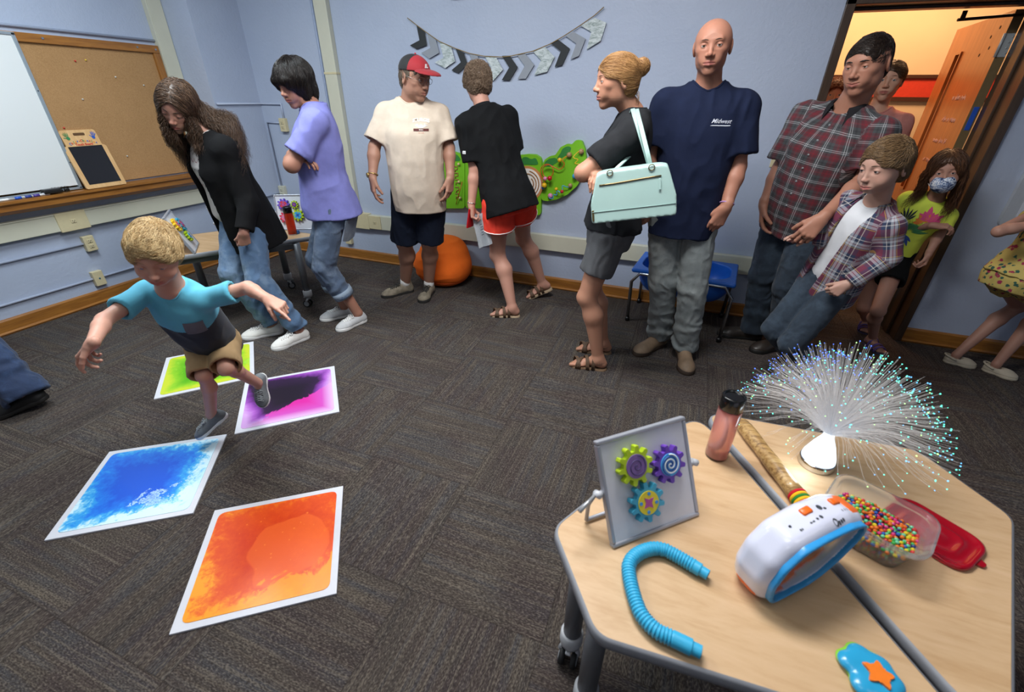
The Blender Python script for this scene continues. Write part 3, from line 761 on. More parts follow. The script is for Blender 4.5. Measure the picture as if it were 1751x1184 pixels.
struct('wall_back', [((XL-.15, YB, 0), (DX0-.03, YB+WT, CEIL)), ((DX1+.03, YB, 0), (XR+.2, YB+WT, CEIL)), ((DX0-.03, YB, DH+.03), (DX1+.03, YB+WT, CEIL))], WALL)
struct('wall_right', [((XR, YF, 0), (XR+.15, YB, CEIL))], WALL)
struct('wall_front', [((XL-.15, YF-.15, 0), (XR+.15, YF, CEIL))], WALL)
HW = YB+2.05
hallb = struct('wall_hallway', [((DX0-3.2, HW, 0), (XR+1.2, HW+.1, 2.75)), ((DX0-3.3, YB+WT, 0), (DX0-3.2, HW, 2.75)), ((XR+1.2, YB+WT, 0), (XR+1.3, HW, 2.75))], HALL)
tag(MB().box((.5, HW-.004, 1.622), (6.6, .008, .155)).build('trim_1', plain('red painted stripe', '#d2402c', .5)), kind='structure')
for z_, h_ in ((1.712, .026), (1.532, .034)): tag(MB().box((.5, HW-.012, z_), (6.6, .024, h_)).build('trim_2', plain('dark stained rail', '#4a2c20', .4)), kind='structure')
# baseboards with a shoe moulding
def base(name, a, b, nrm):
    a = V3(*a, 0); b = V3(*b, 0); L = np.linalg.norm(b-a); d = nz(b-a); n = V3(*nrm, 0); mb = MB()
    prof = [(0, 0), (.024, 0), (.030, .012), (.017, .022), (.015, .092), (.010, .102), (0, .104)]
    A = [mb.bm.verts.new(a+n*p+V3(0, 0, z)) for p, z in prof]; B = [mb.bm.verts.new(b+n*p+V3(0, 0, z)) for p, z in prof]
    for i in range(len(prof)): mb.bm.faces.new([A[i], A[(i+1) % 7], B[(i+1) % 7], B[i]])
    mb.bm.faces.new(A); mb.bm.faces.new(B)
    return tag(mb.build(name, OAK if abs(d[0]) > .5 else OAKY), kind='structure')
base('baseboard_left', (XL, YF), (XL, YC), (1, 0)); base('baseboard_column', (XL, YC), (XC, YC), (0, -1)); base('baseboard_niche', (XC, YC), (XC, YB), (1, 0))
base('baseboard_back', (XC, YB), (.658, YB), (0, -1)); base('baseboard_door', (1.648, YB), (XR, YB), (0, -1))
# door frame + leaf
struct('door_1', [((.655, YB-.022, 0), (DX0, YB+WT+.02, DH+.05)), ((DX1, YB-.022, 0), (DX1+.047, YB+WT+.02, DH+.05)), ((.655, YB-.022, DH), (DX1+.047, YB+WT+.02, DH+.05)),
    ((DX0, YB+.09, 0), (DX0+.016, YB+.17, DH)), ((DX1-.016, YB+.09, 0), (DX1, YB+.17, DH)), ((DX0, YB+.09, DH-.016), (DX1, YB+.17, DH))], FRAME, .004)
hx, hy = 1.575, YB+WT+.03
dr = empty('classroom_door', (hx, hy, 0), R_(85.5)); tag(dr, 'orange-brown wooden door standing open into the hallway, chalk writing on it', 'door')
DW = .91; leaf = MB(); wz0, wz1, wy0, wy1 = .92, 1.80, .60, .675
def bx(a, b): leaf.box([(a[i]+b[i])/2 for i in range(3)], [b[i]-a[i] for i in range(3)])
bx((0, -.022, .012), (wy0, .022, 1.97)); bx((wy1, -.022, .012), (DW, .022, 1.97)); bx((wy0, -.022, .012), (wy1, .022, wz0)); bx((wy0, -.022, wz1), (wy1, .022, 1.97))
leaf.build('door_leaf', wood_mat('orange maple veneer', '#9a5a2c', '#bb7439', .35, 'Z', .6), dr, world=False)
w = MB()
for a, b in (((wy0-.014, .02, wz0-.014), (wy0, .032, wz1+.014)), ((wy1, .02, wz0-.014), (wy1+.014, .032, wz1+.014)), ((wy0, .02, wz0-.014), (wy1, .032, wz0)), ((wy0, .02, wz1), (wy1, .032, wz1+.014))):
    w.box([(a[i]+b[i])/2 for i in range(3)], [b[i]-a[i] for i in range(3)])
w.build('window_moulding', wood_mat('orange maple veneer', '#9a5a2c', '#bb7439', .35, 'Z', .6), dr, world=False)
g = NT('wired door glass'); g.set(col=(.75, .8, .78), rough=.05, trans=.9, ior=1.45)
MB().box(((wy0+wy1)/2, 0, (wz0+wz1)/2), (wy1-wy0, .006, wz1-wz0)).build('window_pane', g.m, dr, world=False)
MB().box((-.001, -.001, .99), (.004, .046, 1.955)).build('edge_strip', plain('olive painted door edge', '#6d5a3a', .6), dr, world=False)
hg = plain('satin nickel hinge', '#a9b0b4', .4, .03, metal=.15)
for z in (.28, 1.05, 1.80):
    m = MB(); m.box((-.0045, 0, z), (.004, .046, .115), bev=.001); m.tube([(-.010, .026, z-.058), (-.010, .026, z+.058)], .007, 10)
    for q in (-.04, -.014, .014, .04): m.tube([(-.006, -.012+.008*(1 if q*100 % 2 else -1), z+q), (-.0085, -.012, z+q)], .004, 8)
    m.build('hinge', hg, dr, world=False)
m = MB().box((-.0045, -.002, 1.42), (.003, .026, .13), bev=.0012); m.build('blue_label', plain('blue label plastic', '#2453b8', .4), dr, world=False)
chalk = plain('pale chalk writing', '#e2b4a4', .9)
rng = random.Random(4); m = MB()
Mx = Matrix(((-1, 0, 0), (0, 0, 1), (0, 1, 0)))
for y0, z0, words in ((.40, 1.53, (2, 5, 5)), (.42, 1.40, (5, 2, 6)), (.42, 1.27, (6, 5, 2)), (.46, 1.14, (3, 5))):
    y = y0
    for wn in words:
        m2 = MB(); pts = []
        for j in range(wn*4): pts.append((y-j*.0042, .0228, z0+.013*math.sin(j*1.9+rng.random())+.004*rng.random()+(.012 if rng.random() < .15 else 0)))
        m2.tube(pts, .0013, 5); m2.build('chalk_word', chalk, dr, True, world=False); y -= wn*.0168+.018
m = MB()
for y, z in ((.12, 1.90), (.20, 1.86), (.15, 1.80), (.26, 1.77)): m.tube([(y, .021, z), (y, .0235, z)], .009, 10)
m.build('closer_holes', plain('dark screw hole', '#3a1f10', .8), dr, world=False)
m = MB(); m.tube([(1.30, YB+WT-.03, DH-.02), (1.30, YB+WT-.03, DH-.065)], .012, 10); m.tube([(1.28, YB+WT-.03, DH-.062), (1.585, YB+WT+.02, DH-.040)], .008, 8)
tag(m.build('door_closer_arm', plain('dark bronze metal', '#2c221c', .4, metal=.6)), 'dark thin door closer arm under the top of the door frame', 'door closer')
# ------------------------------------------------------------------ raceways, pipes, outlets
PIPE = plain('blue painted conduit', '#acb6cc', .45, .03, 5)
def solid(name, boxes, mat, label, cat, group=None, bev=.003, parent=None):
    mb = MB()
    for (a, b) in boxes: mb.box([(a[i]+b[i])/2 for i in range(3)], [abs(b[i]-a[i]) for i in range(3)], bev=bev)
    o = mb.build(name, mat, parent)
    return tag(o, label, cat, group) if label else o
solid('cable_raceway', [((XL, YF+.1, .598), (XL+.045, YC-.02, .722)), ((XL+.04, YF+.1, .712), (XL+.05, YC-.02, .722))], IVORY, 'wide ivory cable raceway along the left wall below the corkboard', 'raceway')
solid('cable_raceway', [((XL, 3.045, .722), (XL+.05, YC-.003, CEIL)), ((XL+.0, 3.035, .722), (XL+.05, 3.045, CEIL))], IVORY, 'upright ivory cable raceway rising right of the corkboard', 'raceway')
rw = empty('cable_raceway', (-3.0, YB, .3)); tag(rw, 'ivory cable raceway coming down beside the purple shirt and turning right under the green panels', 'raceway')
solid('upright_channel', [((-3.10, YB-.05, .49), (-2.975, YB, CEIL))], IVORY, None, None, parent=rw, bev=.004)
m = MB(); m.prism(poly_round([(-3.12, .345), (-2.86, .345), (-2.86, .492), (-2.955, .492), (-2.97, .56), (-3.12, .56)], [.05, .005, .005, .02, .02, .005]), 0, .056, R=Matrix(((1, 0, 0), (0, 0, -1), (0, 1, 0))), c=(0, YB, 0))
m.build('elbow_cover', ALM, rw)
solid('level_channel', [((-2.86, YB-.05, .352), (.625, YB, .484))], IVORY, None, None, parent=rw, bev=.004)
solid('joint_cover', [((-3.104, YB-.053, 1.655), (-2.972, YB, 1.67))], ALM, None, None, parent=rw, bev=.001)
solid('end_cap', [((.618, YB-.053, .348), (.635, YB, .488))], ALM, None, None, parent=rw, bev=.002)
def outlet(c, n, w=.072, h=.115, d=.038, kind='duplex', label='', up=(0, 0, 1), mat=None, slots=2, group=None):
    F = frame3(n, up); R = M3(F); r = empty('electrical_outlet', c); tag(r, label, 'outlet', group); c = V3(*c); n = F[:, 1]
    MB().box(c+n*d/2, (w, d, h), R=R, bev=.004).build('cover_plate', mat or ALM, r)
    m = MB(); dk = plain('dark slot', '#3a352c', .8)
    if kind == 'duplex':
        rows = (-.02, .02) if slots == 2 else (0,)
        for z in rows:
            cc = c+n*(d+.001)+F[:, 2]*z
            m2 = MB().box(cc, (.034, .006, .028), R=R, bev=.004); fc = m2.build('socket_face', mat or ALM, r)
            for x in (-.007, .007): MB().box(cc+n*.0032+F[:, 0]*x+F[:, 2]*.003, (.0028, .001, .009), R=R).build('slot', dk, fc)
            MB().tube([cc+n*.003-F[:, 2]*.007, cc+n*.0037-F[:, 2]*.007], .003, 8).build('slot', dk, fc)
    elif kind == 'jack': m.tube([c+n*(d-.002), c+n*(d+.004)], .006, 10); dk = plain('teal data jack', '#155a78', .4)
    elif kind == 'switch':
        for x in (-.023, .023): MB().box(c+n*(d+.006)+F[:, 0]*x, (.009, .014, .022), R=R, bev=.002).build('toggle', plain('switch toggle', '#b9a980', .4), r)
        for x in (-.023, .023):
            for z in (-.034, .034): MB().tube([c+n*d+F[:, 0]*x+F[:, 2]*z, c+n*(d+.0015)+F[:, 0]*x+F[:, 2]*z], .003, 8).build('screw', plain('plate screw', '#b9a980', .4), r)
    if kind == 'jack': m.build('jack', dk, r)
    return r
q = outlet((XL+.03, 1.952, .656), (1, 0, 0), .19, .135, .024, label='wide almond outlet plate set into the left wall raceway', slots=1)
outlet((XL, 2.0, .47), (1, 0, 0), label='raised almond outlet box on the left wall just below the raceway')
outlet((XL, 1.955, .20), (1, 0, 0), kind='jack', label='almond box with one round jack low on the left wall above the baseboard')
outlet((-3.71, YB, 1.245), (0, -1, 0), label='ivory outlet box on the back wall beside the dark-haired woman’s face')
outlet((-3.915, YB, .62), (0, -1, 0), label='ivory outlet box in the back corner above the gear board', mat=IVORY)
outlet((-3.165, YB, .215), (0, -1, 0), kind='jack', label='almond jack box low behind the purple-shirt woman’s jeans')
outlet((-2.79, YB-.045, .418), (0, -1, 0), .14, .13, .012, label='almond outlet plate on the back raceway by the dark shorts', slots=1)
outlet((.555, YB, 1.165), (0, -1, 0), .118, .118, .008, kind='switch', label='almond double light switch left of the doorway')
def pipe(pts, label, r=.009, group=None):
    return tag(MB().tube(pts, r, 8).build('conduit_pipe', PIPE, None, True), label, 'conduit', group)
xo = XL+.011; yo = YB-.011
pipe([(xo, YF+.1, 1.868), (xo, 3.11, 1.868)], 'thin blue-painted conduit running along the left wall above the corkboard')
pipe([(xo, YF+.1, .472), (xo, 1.965, .472)], 'thin blue conduit on the left wall ending at the raised outlet box')
pipe([(xo, YF+.1, .2), (xo, 3.10, .2)], 'thin blue conduit low along the left wall through the jack box')
pipe([(XC+.011, YC+.01, 1.42), (XC+.011, YB-.011, 1.42), (-3.70, yo, 1.42), (-3.70, yo, 1.30)], 'thin blue conduit bending round the corner to the upper outlet box')
pipe([(-3.745, yo, 1.262), (-3.925, yo, 1.262), (-3.925, yo, .67)], 'thin blue conduit dropping between the two corner outlet boxes')
pipe([(XC+.011, YC+.02, .60), (XC+.011, yo, .60), (-3.95, yo, .60)], 'thin blue conduit meeting the lower corner outlet box')
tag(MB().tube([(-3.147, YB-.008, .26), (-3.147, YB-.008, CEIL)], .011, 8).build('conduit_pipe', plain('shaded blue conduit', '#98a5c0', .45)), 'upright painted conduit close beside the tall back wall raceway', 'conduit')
# ------------------------------------------------------------------ whiteboard + corkboard on the left wall
YWR = 2.085; z0, z1 = .862, 1.845
cb_ = empty('corkboard', (XL, 2.6, .86)); tag(cb_, 'tan corkboard in a honey oak frame on the left wall', 'corkboard')
t = NT('cork'); v = t.coord(); c = t.ramp(t.noise(v, 160, 4, .7), [(.3, srgb('#9a744a')), (.7, srgb('#b48c5f'))]); c = t.mix(t.ramp(t.noise(v, 3.0, 4), [(.45, (0, 0, 0)), (.7, (.22, .22, .22))]), c, srgb('#c39a6c'))
t.set(col=c, rough=.95); t.bump(t.noise(v, 300, 3), .3, .002)
MB().box((XL+.010, (YWR+3.03)/2-.3, (z0+z1)/2), (.02, 3.03-YWR+.6, z1-z0-.03)).build('cork_panel', t.m, cb_)
solid('frame_rail', [((XL, YF+.6, z1-.065), (XL+.038, 3.03, z1-.012))], OAKY, None, None, parent=cb_)
solid('frame_stile', [((XL, 2.975, z0), (XL+.038, 3.03, z1-.066))], OAKZ, None, None, parent=cb_)
for yy, zz in ((2.25, z1-.035), (2.86, z1-.035), (3.0, z1-.04)): MB().tube([(XL+.037, yy, zz), (XL+.042, yy, zz)], .007, 10).build('screw', CHROME, cb_)
pins = MB()
rng = random.Random(2)
for col, pts in (('#e8c84a', [(2.47, 1.70)]), ('#c9c9c0', [(2.63, 1.60), (2.82, 1.55), (2.35, 1.45), (2.30, 1.10), (2.5, 1.05)]), ('#c8342c', [(2.16, 1.27), (2.4, 1.69)])):
    for i_, (yy, zz) in enumerate(pts):
        tag(MB().ball((XL+.024, yy, zz), .006, 10).build('push_pin', plain('pin', col, .4), None, True), {'#e8c84a': 'tiny yellow push pin near the top of the corkboard', '#c9c9c0': 'small pale push pin in the corkboard', '#c8342c': 'tiny red push pin in the corkboard'}[col], 'push pin', {'#c9c9c0': 'pale pins in the corkboard', '#c8342c': 'red pins in the corkboard'}.get(col))
wb = empty('whiteboard', (XL, 0, .86)); tag(wb, 'white dry-erase board in a thin aluminium frame at the far left', 'whiteboard')
MB().box((XL+.055, (YF+.7+YWR)/2, (z0+z1)/2+.008), (.014, YWR-YF-.7, z1-z0-.05)).build('writing_surface', NT('glossy whiteboard').set(col=srgb('#dfe3e4'), rough=.18).m, wb)
al = plain('aluminium', '#a7b3bd', .35, .03, metal=.5)
solid('frame', [((XL+.04, YWR-.012, z0+.01), (XL+.068, YWR+.008, z1-.02)), ((XL+.04, YF+.7, z1-.035), (XL+.068, YWR+.008, z1-.018)), ((XL+.04, YF+.7, z0+.005), (XL+.068, YWR+.008, z0+.02))], al, None, None, parent=wb, bev=.002)
m = MB()
for zz in (z1-.03, 1.5, 1.05): m.tube([(XL+.067, YWR-.002, zz), (XL+.070, YWR-.002, zz)], .004, 8)
m.build('screws', plain('dark screw', '#30353a', .4), wb)
tr = MB(); tr.prism([(0, .765), (.10, .775), (.125, .80), (.125, .83), (.14, .845), (.14, .862), (0, .862)], YF+.6, 3.06, R=Matrix(((1, 0, 0), (0, 0, 1), (0, 1, 0))), c=(XL, 0, 0))
tag(tr.build('chalk_tray', OAKY), 'long honey oak ledge under the whiteboard and corkboard', 'ledge')
# things on the ledge
for i, (px, py, cc, lb) in enumerate(((30, 331, '#2a3f8e', 'blue capped dry-erase marker on the ledge'), (12, 333, '#1f57c4', 'bright blue dry-erase marker at the left end of the ledge'), (44, 328, '#4a3a8e', 'purple capped marker on the ledge left of the eraser'), (62, 326, '#b9bcc8', 'pale marker on the ledge, nearest the eraser'))):
    p = atX(px, py, XL+.105); r = empty('marker', p); tag(r, lb, 'marker'); a = V3(p[0], p[1], .871)
    MB().tube([a-V3(0, .06, 0), a+V3(0, .028, 0)], .008, 10).build('barrel', WHP, r, True); MB().tube([a+V3(0, .026, 0), a+V3(0, .062, 0)], .009, 10).build('cap', plain('marker cap', cc, .4), r, True)
p = atX(84, 319, XL+.10); r = empty('eraser', p); tag(r, 'small black felt eraser lying on the ledge', 'eraser'); MB().box((XL+.10, p[1], .880), (.045, .10, .018), bev=.003).build('felt', BLK, r); MB().box((XL+.10, p[1], .894), (.045, .10, .012), bev=.003).build('grip', plain('dark grey plastic', '#2a2c30', .4), r)
mk = empty('clip', atX(100, 317, XL+.10)); tag(mk, 'black metal binder clips bunched next to the eraser', 'clip'); p = atX(100, 317, XL+.10)
m = MB()
for k in range(5): m.box((XL+.085+.012*(k % 2), p[1]-.03+.02*k, .876), (.016, .014, .018), bev=.002); m.tube([(XL+.085, p[1]-.03+.02*k, .885), (XL+.07, p[1]-.035+.02*k, .90), (XL+.10, p[1]-.025+.02*k, .90), (XL+.09, p[1]-.03+.02*k, .885)], .0015, 6)
m.build('clip_body', BLK, mk)
# touch board leaning on the cork: size ~ .27 x .40
bl = atX(138, 321, XL+.12); br = atX(217, 309, XL+.12); tl = atX(93, 217, XL+.03)
r = empty('touch_board', (XL+.11, (bl[1]+br[1])/2, .862)); tag(r, 'wooden tablet with black panel and painted handprints leaning on the corkboard', 'touch board')
up = nz(V3(-.09, 0, .36)); sd = V3(0, 1, 0); out = np.cross(sd, up); y0 = 2.085; o = V3(XL+.118, y0, .863)
Rb = M3(np.array([sd, up, out]).T); Wd, Hd = .275, .40
poly = poly_round([(0, 0), (Wd, 0), (Wd, .288), (Wd-.022, .295), (Wd-.022, Hd), (.022, Hd), (.022, .295), (0, .288)], [.01, .01, .02, .004, .02, .02, .004, .02])
birch = wood_mat('birch ply', '#c79a62', '#dcb581', .4, 'Z', .5)
m = MB(); m.prism(poly, 0, .014, R=Rb, c=o); m.build('board', birch, r)
L = lambda x, y, z=.0155: o+sd*x+up*y+out*z
m = MB(); m.quad([L(.028, .028), L(Wd-.028, .028), L(Wd-.028, .290), L(.028, .290)]); m.build('black_panel', NT('black film').set(col=(.012, .012, .015), rough=.25).m, r)
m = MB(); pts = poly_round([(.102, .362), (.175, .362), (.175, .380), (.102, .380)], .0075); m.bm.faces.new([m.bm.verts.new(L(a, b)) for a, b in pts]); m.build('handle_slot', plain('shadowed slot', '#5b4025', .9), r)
def handprint(cx, cy, a0, col, nm):
    m = MB(); c_, s_ = math.cos(a0), math.sin(a0); T = lambda x, y: L(cx+x*c_-y*s_, cy+x*s_+y*c_, .016)
    def blob(x, y, rx, ry, ang=0):
        m.bm.faces.new([m.bm.verts.new(T(x+rx*math.cos(a)*math.cos(ang)-ry*math.sin(a)*math.sin(ang), y+rx*math.cos(a)*math.sin(ang)+ry*math.sin(a)*math.cos(ang))) for a in [2*PI*k/14 for k in range(14)]])
    blob(0, -.006, .0115, .012)
    for x, y, ang in ((-.010, .016, .3), (-.003, .021, .08), (.005, .020, -.12), (.012, .014, -.38)): blob(x, y, .0027, .014, ang)
    blob(-.017, .0, .0027, .010, 1.0); m.build(nm, plain('hand paint '+col, col, .6), r)
handprint(.058, .352, .25, '#2f7d4a', 'green_handprint'); handprint(.222, .352, -.25, '#2457b0', 'blue_handprint')
cols = ['#2457b0', '#c8402c', '#2f7d4a', '#e08a2c', '#2457b0', '#c8402c', '#c8402c', '#2f7d4a', '#e8a03a', '#2457b0', '#c8402c', '#2f7d4a', '#e08a2c', '#2457b0']
Fb = np.array([sd, up, out])
for k, ch in enumerate('Color-Changing'):
    me = text_mesh(ch, .0225, .0007); xc = .054+.0128*k; yy = .322-.018*((k-6.5)/6.5)**2+.004
    for v_ in me.vertices: v_.co = L(xc+v_.co.x, yy+v_.co.y, .0162)
    newobj('letter', me, plain('letter '+cols[k], cols[k], .5), r)
me = text_mesh('Touch Board', .021, .0008)
for v_ in me.vertices: v_.co = L(Wd/2+v_.co.x, .3015+v_.co.y, .0162)
newobj('lettering', me, plain('letter red', '#c8402c', .5), r)
# ------------------------------------------------------------------ large furniture
MAPLE = None
def maple(rz=0.):
    t = NT('pale maple laminate'); v = t.coord(scale=(1.6, 9, 9), rot=(0, 0, rz)); f = t.noise(v, 1.7, 6, .55, 1.6); g = t.noise(v, 14, 3, .6)
    c = t.ramp(t.math('ADD', t.math('MULTIPLY', f, .75), t.math('MULTIPLY', g, .25)), [(.32, srgb('#b8946c')), (.5, srgb('#c6a47e')), (.68, srgb('#cdac88'))])
    t.set(col=c, rough=.42, spec=.35, coat=.08); return t.m
def caster(parent, p, ang=0., name='caster', tall=.055):
    o = V3(*p); d = az(ang); s_ = V3(-d[1], d[0], 0); m = MB()
    m.tube([o+V3(0, 0, .062), o+V3(0, 0, .10)], .014, 12); m.tube([o-s_*.026+V3(0, 0, .05)+d*.012, o-s_*.020+V3(0, 0, .072), o+s_*.020+V3(0, 0, .072), o+s_*.026+V3(0, 0, .05)+d*.012], .009, 8)
    c = m.build(name, plain('pale grey caster plastic', '#b4b6ba', .4), parent, True)
    for sg in (-1, 1):
        w = MB(); w.tube([o+d*.014+s_*(sg*.010)+V3(0, 0, .030), o+d*.014+s_*(sg*.026)+V3(0, 0, .030)], .030, 24); w.build('wheel', plain('black rubber tyre', '#17181a', .6), c)
        w = MB(); w.tube([o+d*.014+s_*(sg*.024)+V3(0, 0, .030), o+d*.014+s_*(sg*.0285)+V3(0, 0, .030)], .020, 20); w.build('hub', plain('grey wheel hub', '#8d9095', .5), c)
    m = MB(); m.box(o+d*-.012+V3(0, 0, .078)+d*.03, (.016, .040, .010), R=M3(np.array([s_, d, V3(0, 0, 1)]).T), bev=.003); m.build('brake_tab', plain('pale grey caster plastic', '#b4b6ba', .4), c)
    return c
def act_table(poly, label, rz, legs, H=.55, rr=.055):
    c0 = np.mean(np.array(poly), 0); r = empty('activity_table', (c0[0], c0[1], 0)); tag(r, label, 'table', 'maple topped activity tables on casters')
    P2 = poly_round(poly, rr, 8)
    m = MB(); m.prism(P2, H-.030, H); top = m.build('tabletop', maple(rz), r)
    # edge band: a soft grey profile round the outline
    m = MB(); n = len(P2); pr = [(0.0, H+.0008), (.0045, H-.001), (.0075, H-.006), (.0085, H-.016), (.007, H-.028), (.0, H-.033), (-.006, H-.033)]
    cc = [np.array(p) for p in P2]; rows = []
    for i in range(n):
        t_ = nz(cc[(i+1) % n]-cc[i-1]); nn = np.array([t_[1], -t_[0]])
        if nn@(cc[i]-c0) < 0: nn = -nn
        rows.append([m.bm.verts.new((cc[i][0]+nn[0]*o_, cc[i][1]+nn[1]*o_, z_)) for o_, z_ in pr])
    for i in range(n):
        for j in range(len(pr)-1):
            f = m.bm.faces.new([rows[i][j], rows[(i+1) % n][j], rows[(i+1) % n][j+1], rows[i][j+1]]); f.smooth = True
    m.build('edge_band', GREYP, r)
    mt = plain('dark grey leg metal', '#6d6f74', .4, .03, metal=.3)
    m = MB()
    for i in range(len(legs)):
        a, b = V3(*legs[i], H-.05), V3(*legs[(i+1) % len(legs)], H-.05); m.box((a+b)/2, (np.linalg.norm(b-a), .03, .04), R=M3(np.array([nz(b-a), np.cross(V3(0, 0, 1), nz(b-a)), V3(0, 0, 1)]).T))
    m.build('apron', plain('dark underframe', '#3b3d40', .5), r)
    for i, (x, y) in enumerate(legs):
        g = MB(); g.tube([(x, y, .10), (x, y, H-.03)], .026, 20); lg = g.build('leg', mt, r); 
        g = MB(); g.lathe([(.031, .085), (.034, .10), (.033, .135), (.028, .14)], (x, y, 0)); g.build('leg_collar', plain('pale grey caster plastic', '#b4b6ba', .4), lg); caster(lg, (x, y, 0), 200+70*i)
    return r
TA = [(.176, 1.369), (-.154, .743), (-.003, .528), (.655, .572)]
TB = [(.194, 1.398), (.826, 1.436), (.961, 1.216), (.684, .594)]
def inset(poly, d=.085):
    c = np.mean(np.array(poly), 0); return [tuple(np.array(p)+nz(c-np.array(p))*d) for p in poly]
la = [(.10, 1.17), (-.075, .74), (-.004, .617), (.52, .625)]; lb = [(.26, 1.31), (.76, 1.37), (.87, 1.20), (.65, .71)]
act_table(TA, 'maple-topped table nearest the camera, its left half-hexagon with the gear board and blue tube', R_(60), la)
act_table(TB, 'maple-topped table in the right foreground holding the glowing fibre lamp', R_(58), lb)
ax_ = nz(V3(.609, .953, 0)); pp_ = V3(-ax_[1], ax_[0], 0); A_, B_ = V3(-3.235, 1.665, 0), V3(-2.60, 2.66, 0)
L_ = np.linalg.norm(B_-A_); poly = [tuple(q[:2]) for q in (B_, A_, A_+ax_*L_*.28+pp_*.56, B_-ax_*L_*.28+pp_*.56)]
act_table(poly, 'maple-topped table far left against the corner behind the women', R_(60), [tuple((q)[:2]) for q in (V3(-2.688, 2.50, 0), V3(-3.19, 1.83, 0), V3(-3.42, 2.20, 0), V3(-3.13, 2.74, 0))])
# ------------------------------------------------------------------ liquid floor panels
def liquid(name, kind):
    t = NT(name); v = t.n('ShaderNodeTexCoord').outputs['Object']; s = t.n('ShaderNodeSeparateXYZ'); t.l(v, s.inputs[0]); x, y = s.outputs[0], s.outputs[1]
    def nn(sc_, d=4, r=.6, ds=0., off=0.):
        return t.noise(t.coord(), sc_, d, r, ds)
    ex = t.math('SUBTRACT', .225, t.math('ABSOLUTE', x)); ey = t.math('SUBTRACT', .225, t.math('ABSOLUTE', y)); e = t.math('MINIMUM', ex, ey)
    e = t.math('MULTIPLY', e, 4.4)      # 0 edge .. 1 centre
    n1 = nn(7, 6, .65, .8); n2 = nn(40, 3, .6, .3); n3 = nn(3.2, 3, .5, .4); vo = t.n('ShaderNodeTexVoronoi'); vo.inputs['Scale'].default_value = 34; t.l(t.coord(), vo.inputs['Vector'])
    M_, A_, S_ = (lambda a, b: t.math('MULTIPLY', a, b)), (lambda a, b: t.math('ADD', a, b)), (lambda a, b: t.math('SUBTRACT', a, b))
    if kind == 'blue':
        w = A_(A_(M_(e, 1.25), M_(S_(n1, .5), 1.0)), A_(A_(M_(S_(n2, .5), .85), .10), A_(M_(x, -.8), M_(y, .6))))
        c = t.ramp(w, [(.06, srgb('#cde8f4')), (.18, srgb('#7cc6ea')), (.30, srgb('#38a0e2')), (.50, srgb('#2478de')), (.85, srgb('#1c58d0'))])
        st = t.ramp(A_(A_(n1, M_(S_(n2, .5), .35)), A_(M_(x, .75), M_(y, -.55))), [(.66, (0, 0, 0)), (.69, (.85, .85, .85)), (.72, (.15, .15, .15)), (.76, (.7, .7, .7)), (.80, (.1, .1, .1)), (.86, (.75, .75, .75))]); c = t.mix(st, c, srgb('#c9ecf8'))
    elif kind == 'orange':
        w = A_(A_(M_(e, .75), M_(S_(n1, .5), .8)), A_(A_(M_(S_(n2, .5), .7), .16), A_(M_(y, .45), M_(x, .40))))
        c = t.ramp(w, [(.02, srgb('#f09a20')), (.13, srgb('#e8721c')), (.30, srgb('#de511a')), (.7, srgb('#cf3c18'))])
        d = t.math('SQRT', A_(t.math('POWER', S_(x, .06), 2.), M_(t.math('POWER', A_(y, .05), 2.), .6))); bl = t.ramp(A_(d, M_(S_(n3, .5), .30)), [(.118, (1, 1, 1)), (.124, (0, 0, 0))]); c = t.mix(M_(bl, .55), c, srgb('#ef6a2a'))
        ye = t.ramp(A_(A_(M_(y, -1.), M_(x, .25)), M_(S_(n1, .5), .30)), [(.170, (0, 0, 0)), (.178, (1, 1, 1))]); c = t.mix(M_(ye, .85), c, srgb('#f0961c'))
        c = t.mix(t.ramp(A_(vo.outputs['Distance'], M_(n1, .9)), [(.50, (.6, .6, .6)), (.53, (0, 0, 0))]), c, srgb('#f58a3a'))
    elif kind == 'purple':
        w = A_(A_(M_(e, .85), M_(S_(n1, .5), .35)), A_(M_(y, .9), M_(x, -.45)))
        c = t.ramp(w, [(.0, srgb('#cfa0dc')), (.12, srgb('#a860c0')), (.22, srgb('#7a3a96')), (.32, srgb('#33203e')), (.6, srgb('#241b28'))])
        mg = t.ramp(A_(A_(A_(M_(y, -1.2), M_(x, .8)), M_(S_(n1, .5), .28)), 0.), [(.10, (0, 0, 0)), (.112, (1, 1, 1))]); c = t.mix(mg, c, t.ramp(e, [(0., srgb('#d8b4e0')), (.25, srgb('#c850b4')), (.6, srgb('#cc2c98'))]))
    else:
        w = A_(A_(M_(e, 1.0), M_(S_(n1, .5), .5)), M_(S_(n2, .5), .15))
        c = t.ramp(w, [(.05, srgb('#c2d034')), (.2, srgb('#8cc62a')), (.45, srgb('#58ac1c')), (.8, srgb('#3c8e1c'))])
        c = t.mix(t.ramp(n1, [(.60, (0, 0, 0)), (.66, (.6, .6, .6))]), c, srgb('#a8dc4c'))
    t.set(col=c, rough=.34, spec=.25, coat=.10); t.b.inputs['Coat Roughness'].default_value = .2; return t.m
def panel(corners, kind, label):
    """corners TL,TR,BR,BL on the floor"""
    C_ = [atZ(*c) if len(c) == 2 else V3(*c) for c in corners]; ctr = sum(C_)/4; x = nz((C_[1]-C_[0])+(C_[2]-C_[3])); r = empty('floor_panel', (ctr[0], ctr[1], 0), math.atan2(x[1], x[0])); tag(r, label, 'floor panel', 'liquid floor panels')
    m = MB(); m.box((0, 0, .004), (.50, .50, .008), bev=.0012); m.build('panel_base', plain('white panel border', '#cfd0d8', .5, .02), r, world=False)
    m = MB(); m.prism(poly_round([(-.226, -.226), (.226, -.226), (.226, .226), (-.226, .226)], .028), .008, .0098); m.build('liquid_window', liquid(kind+' liquid', kind), r, world=False); return r
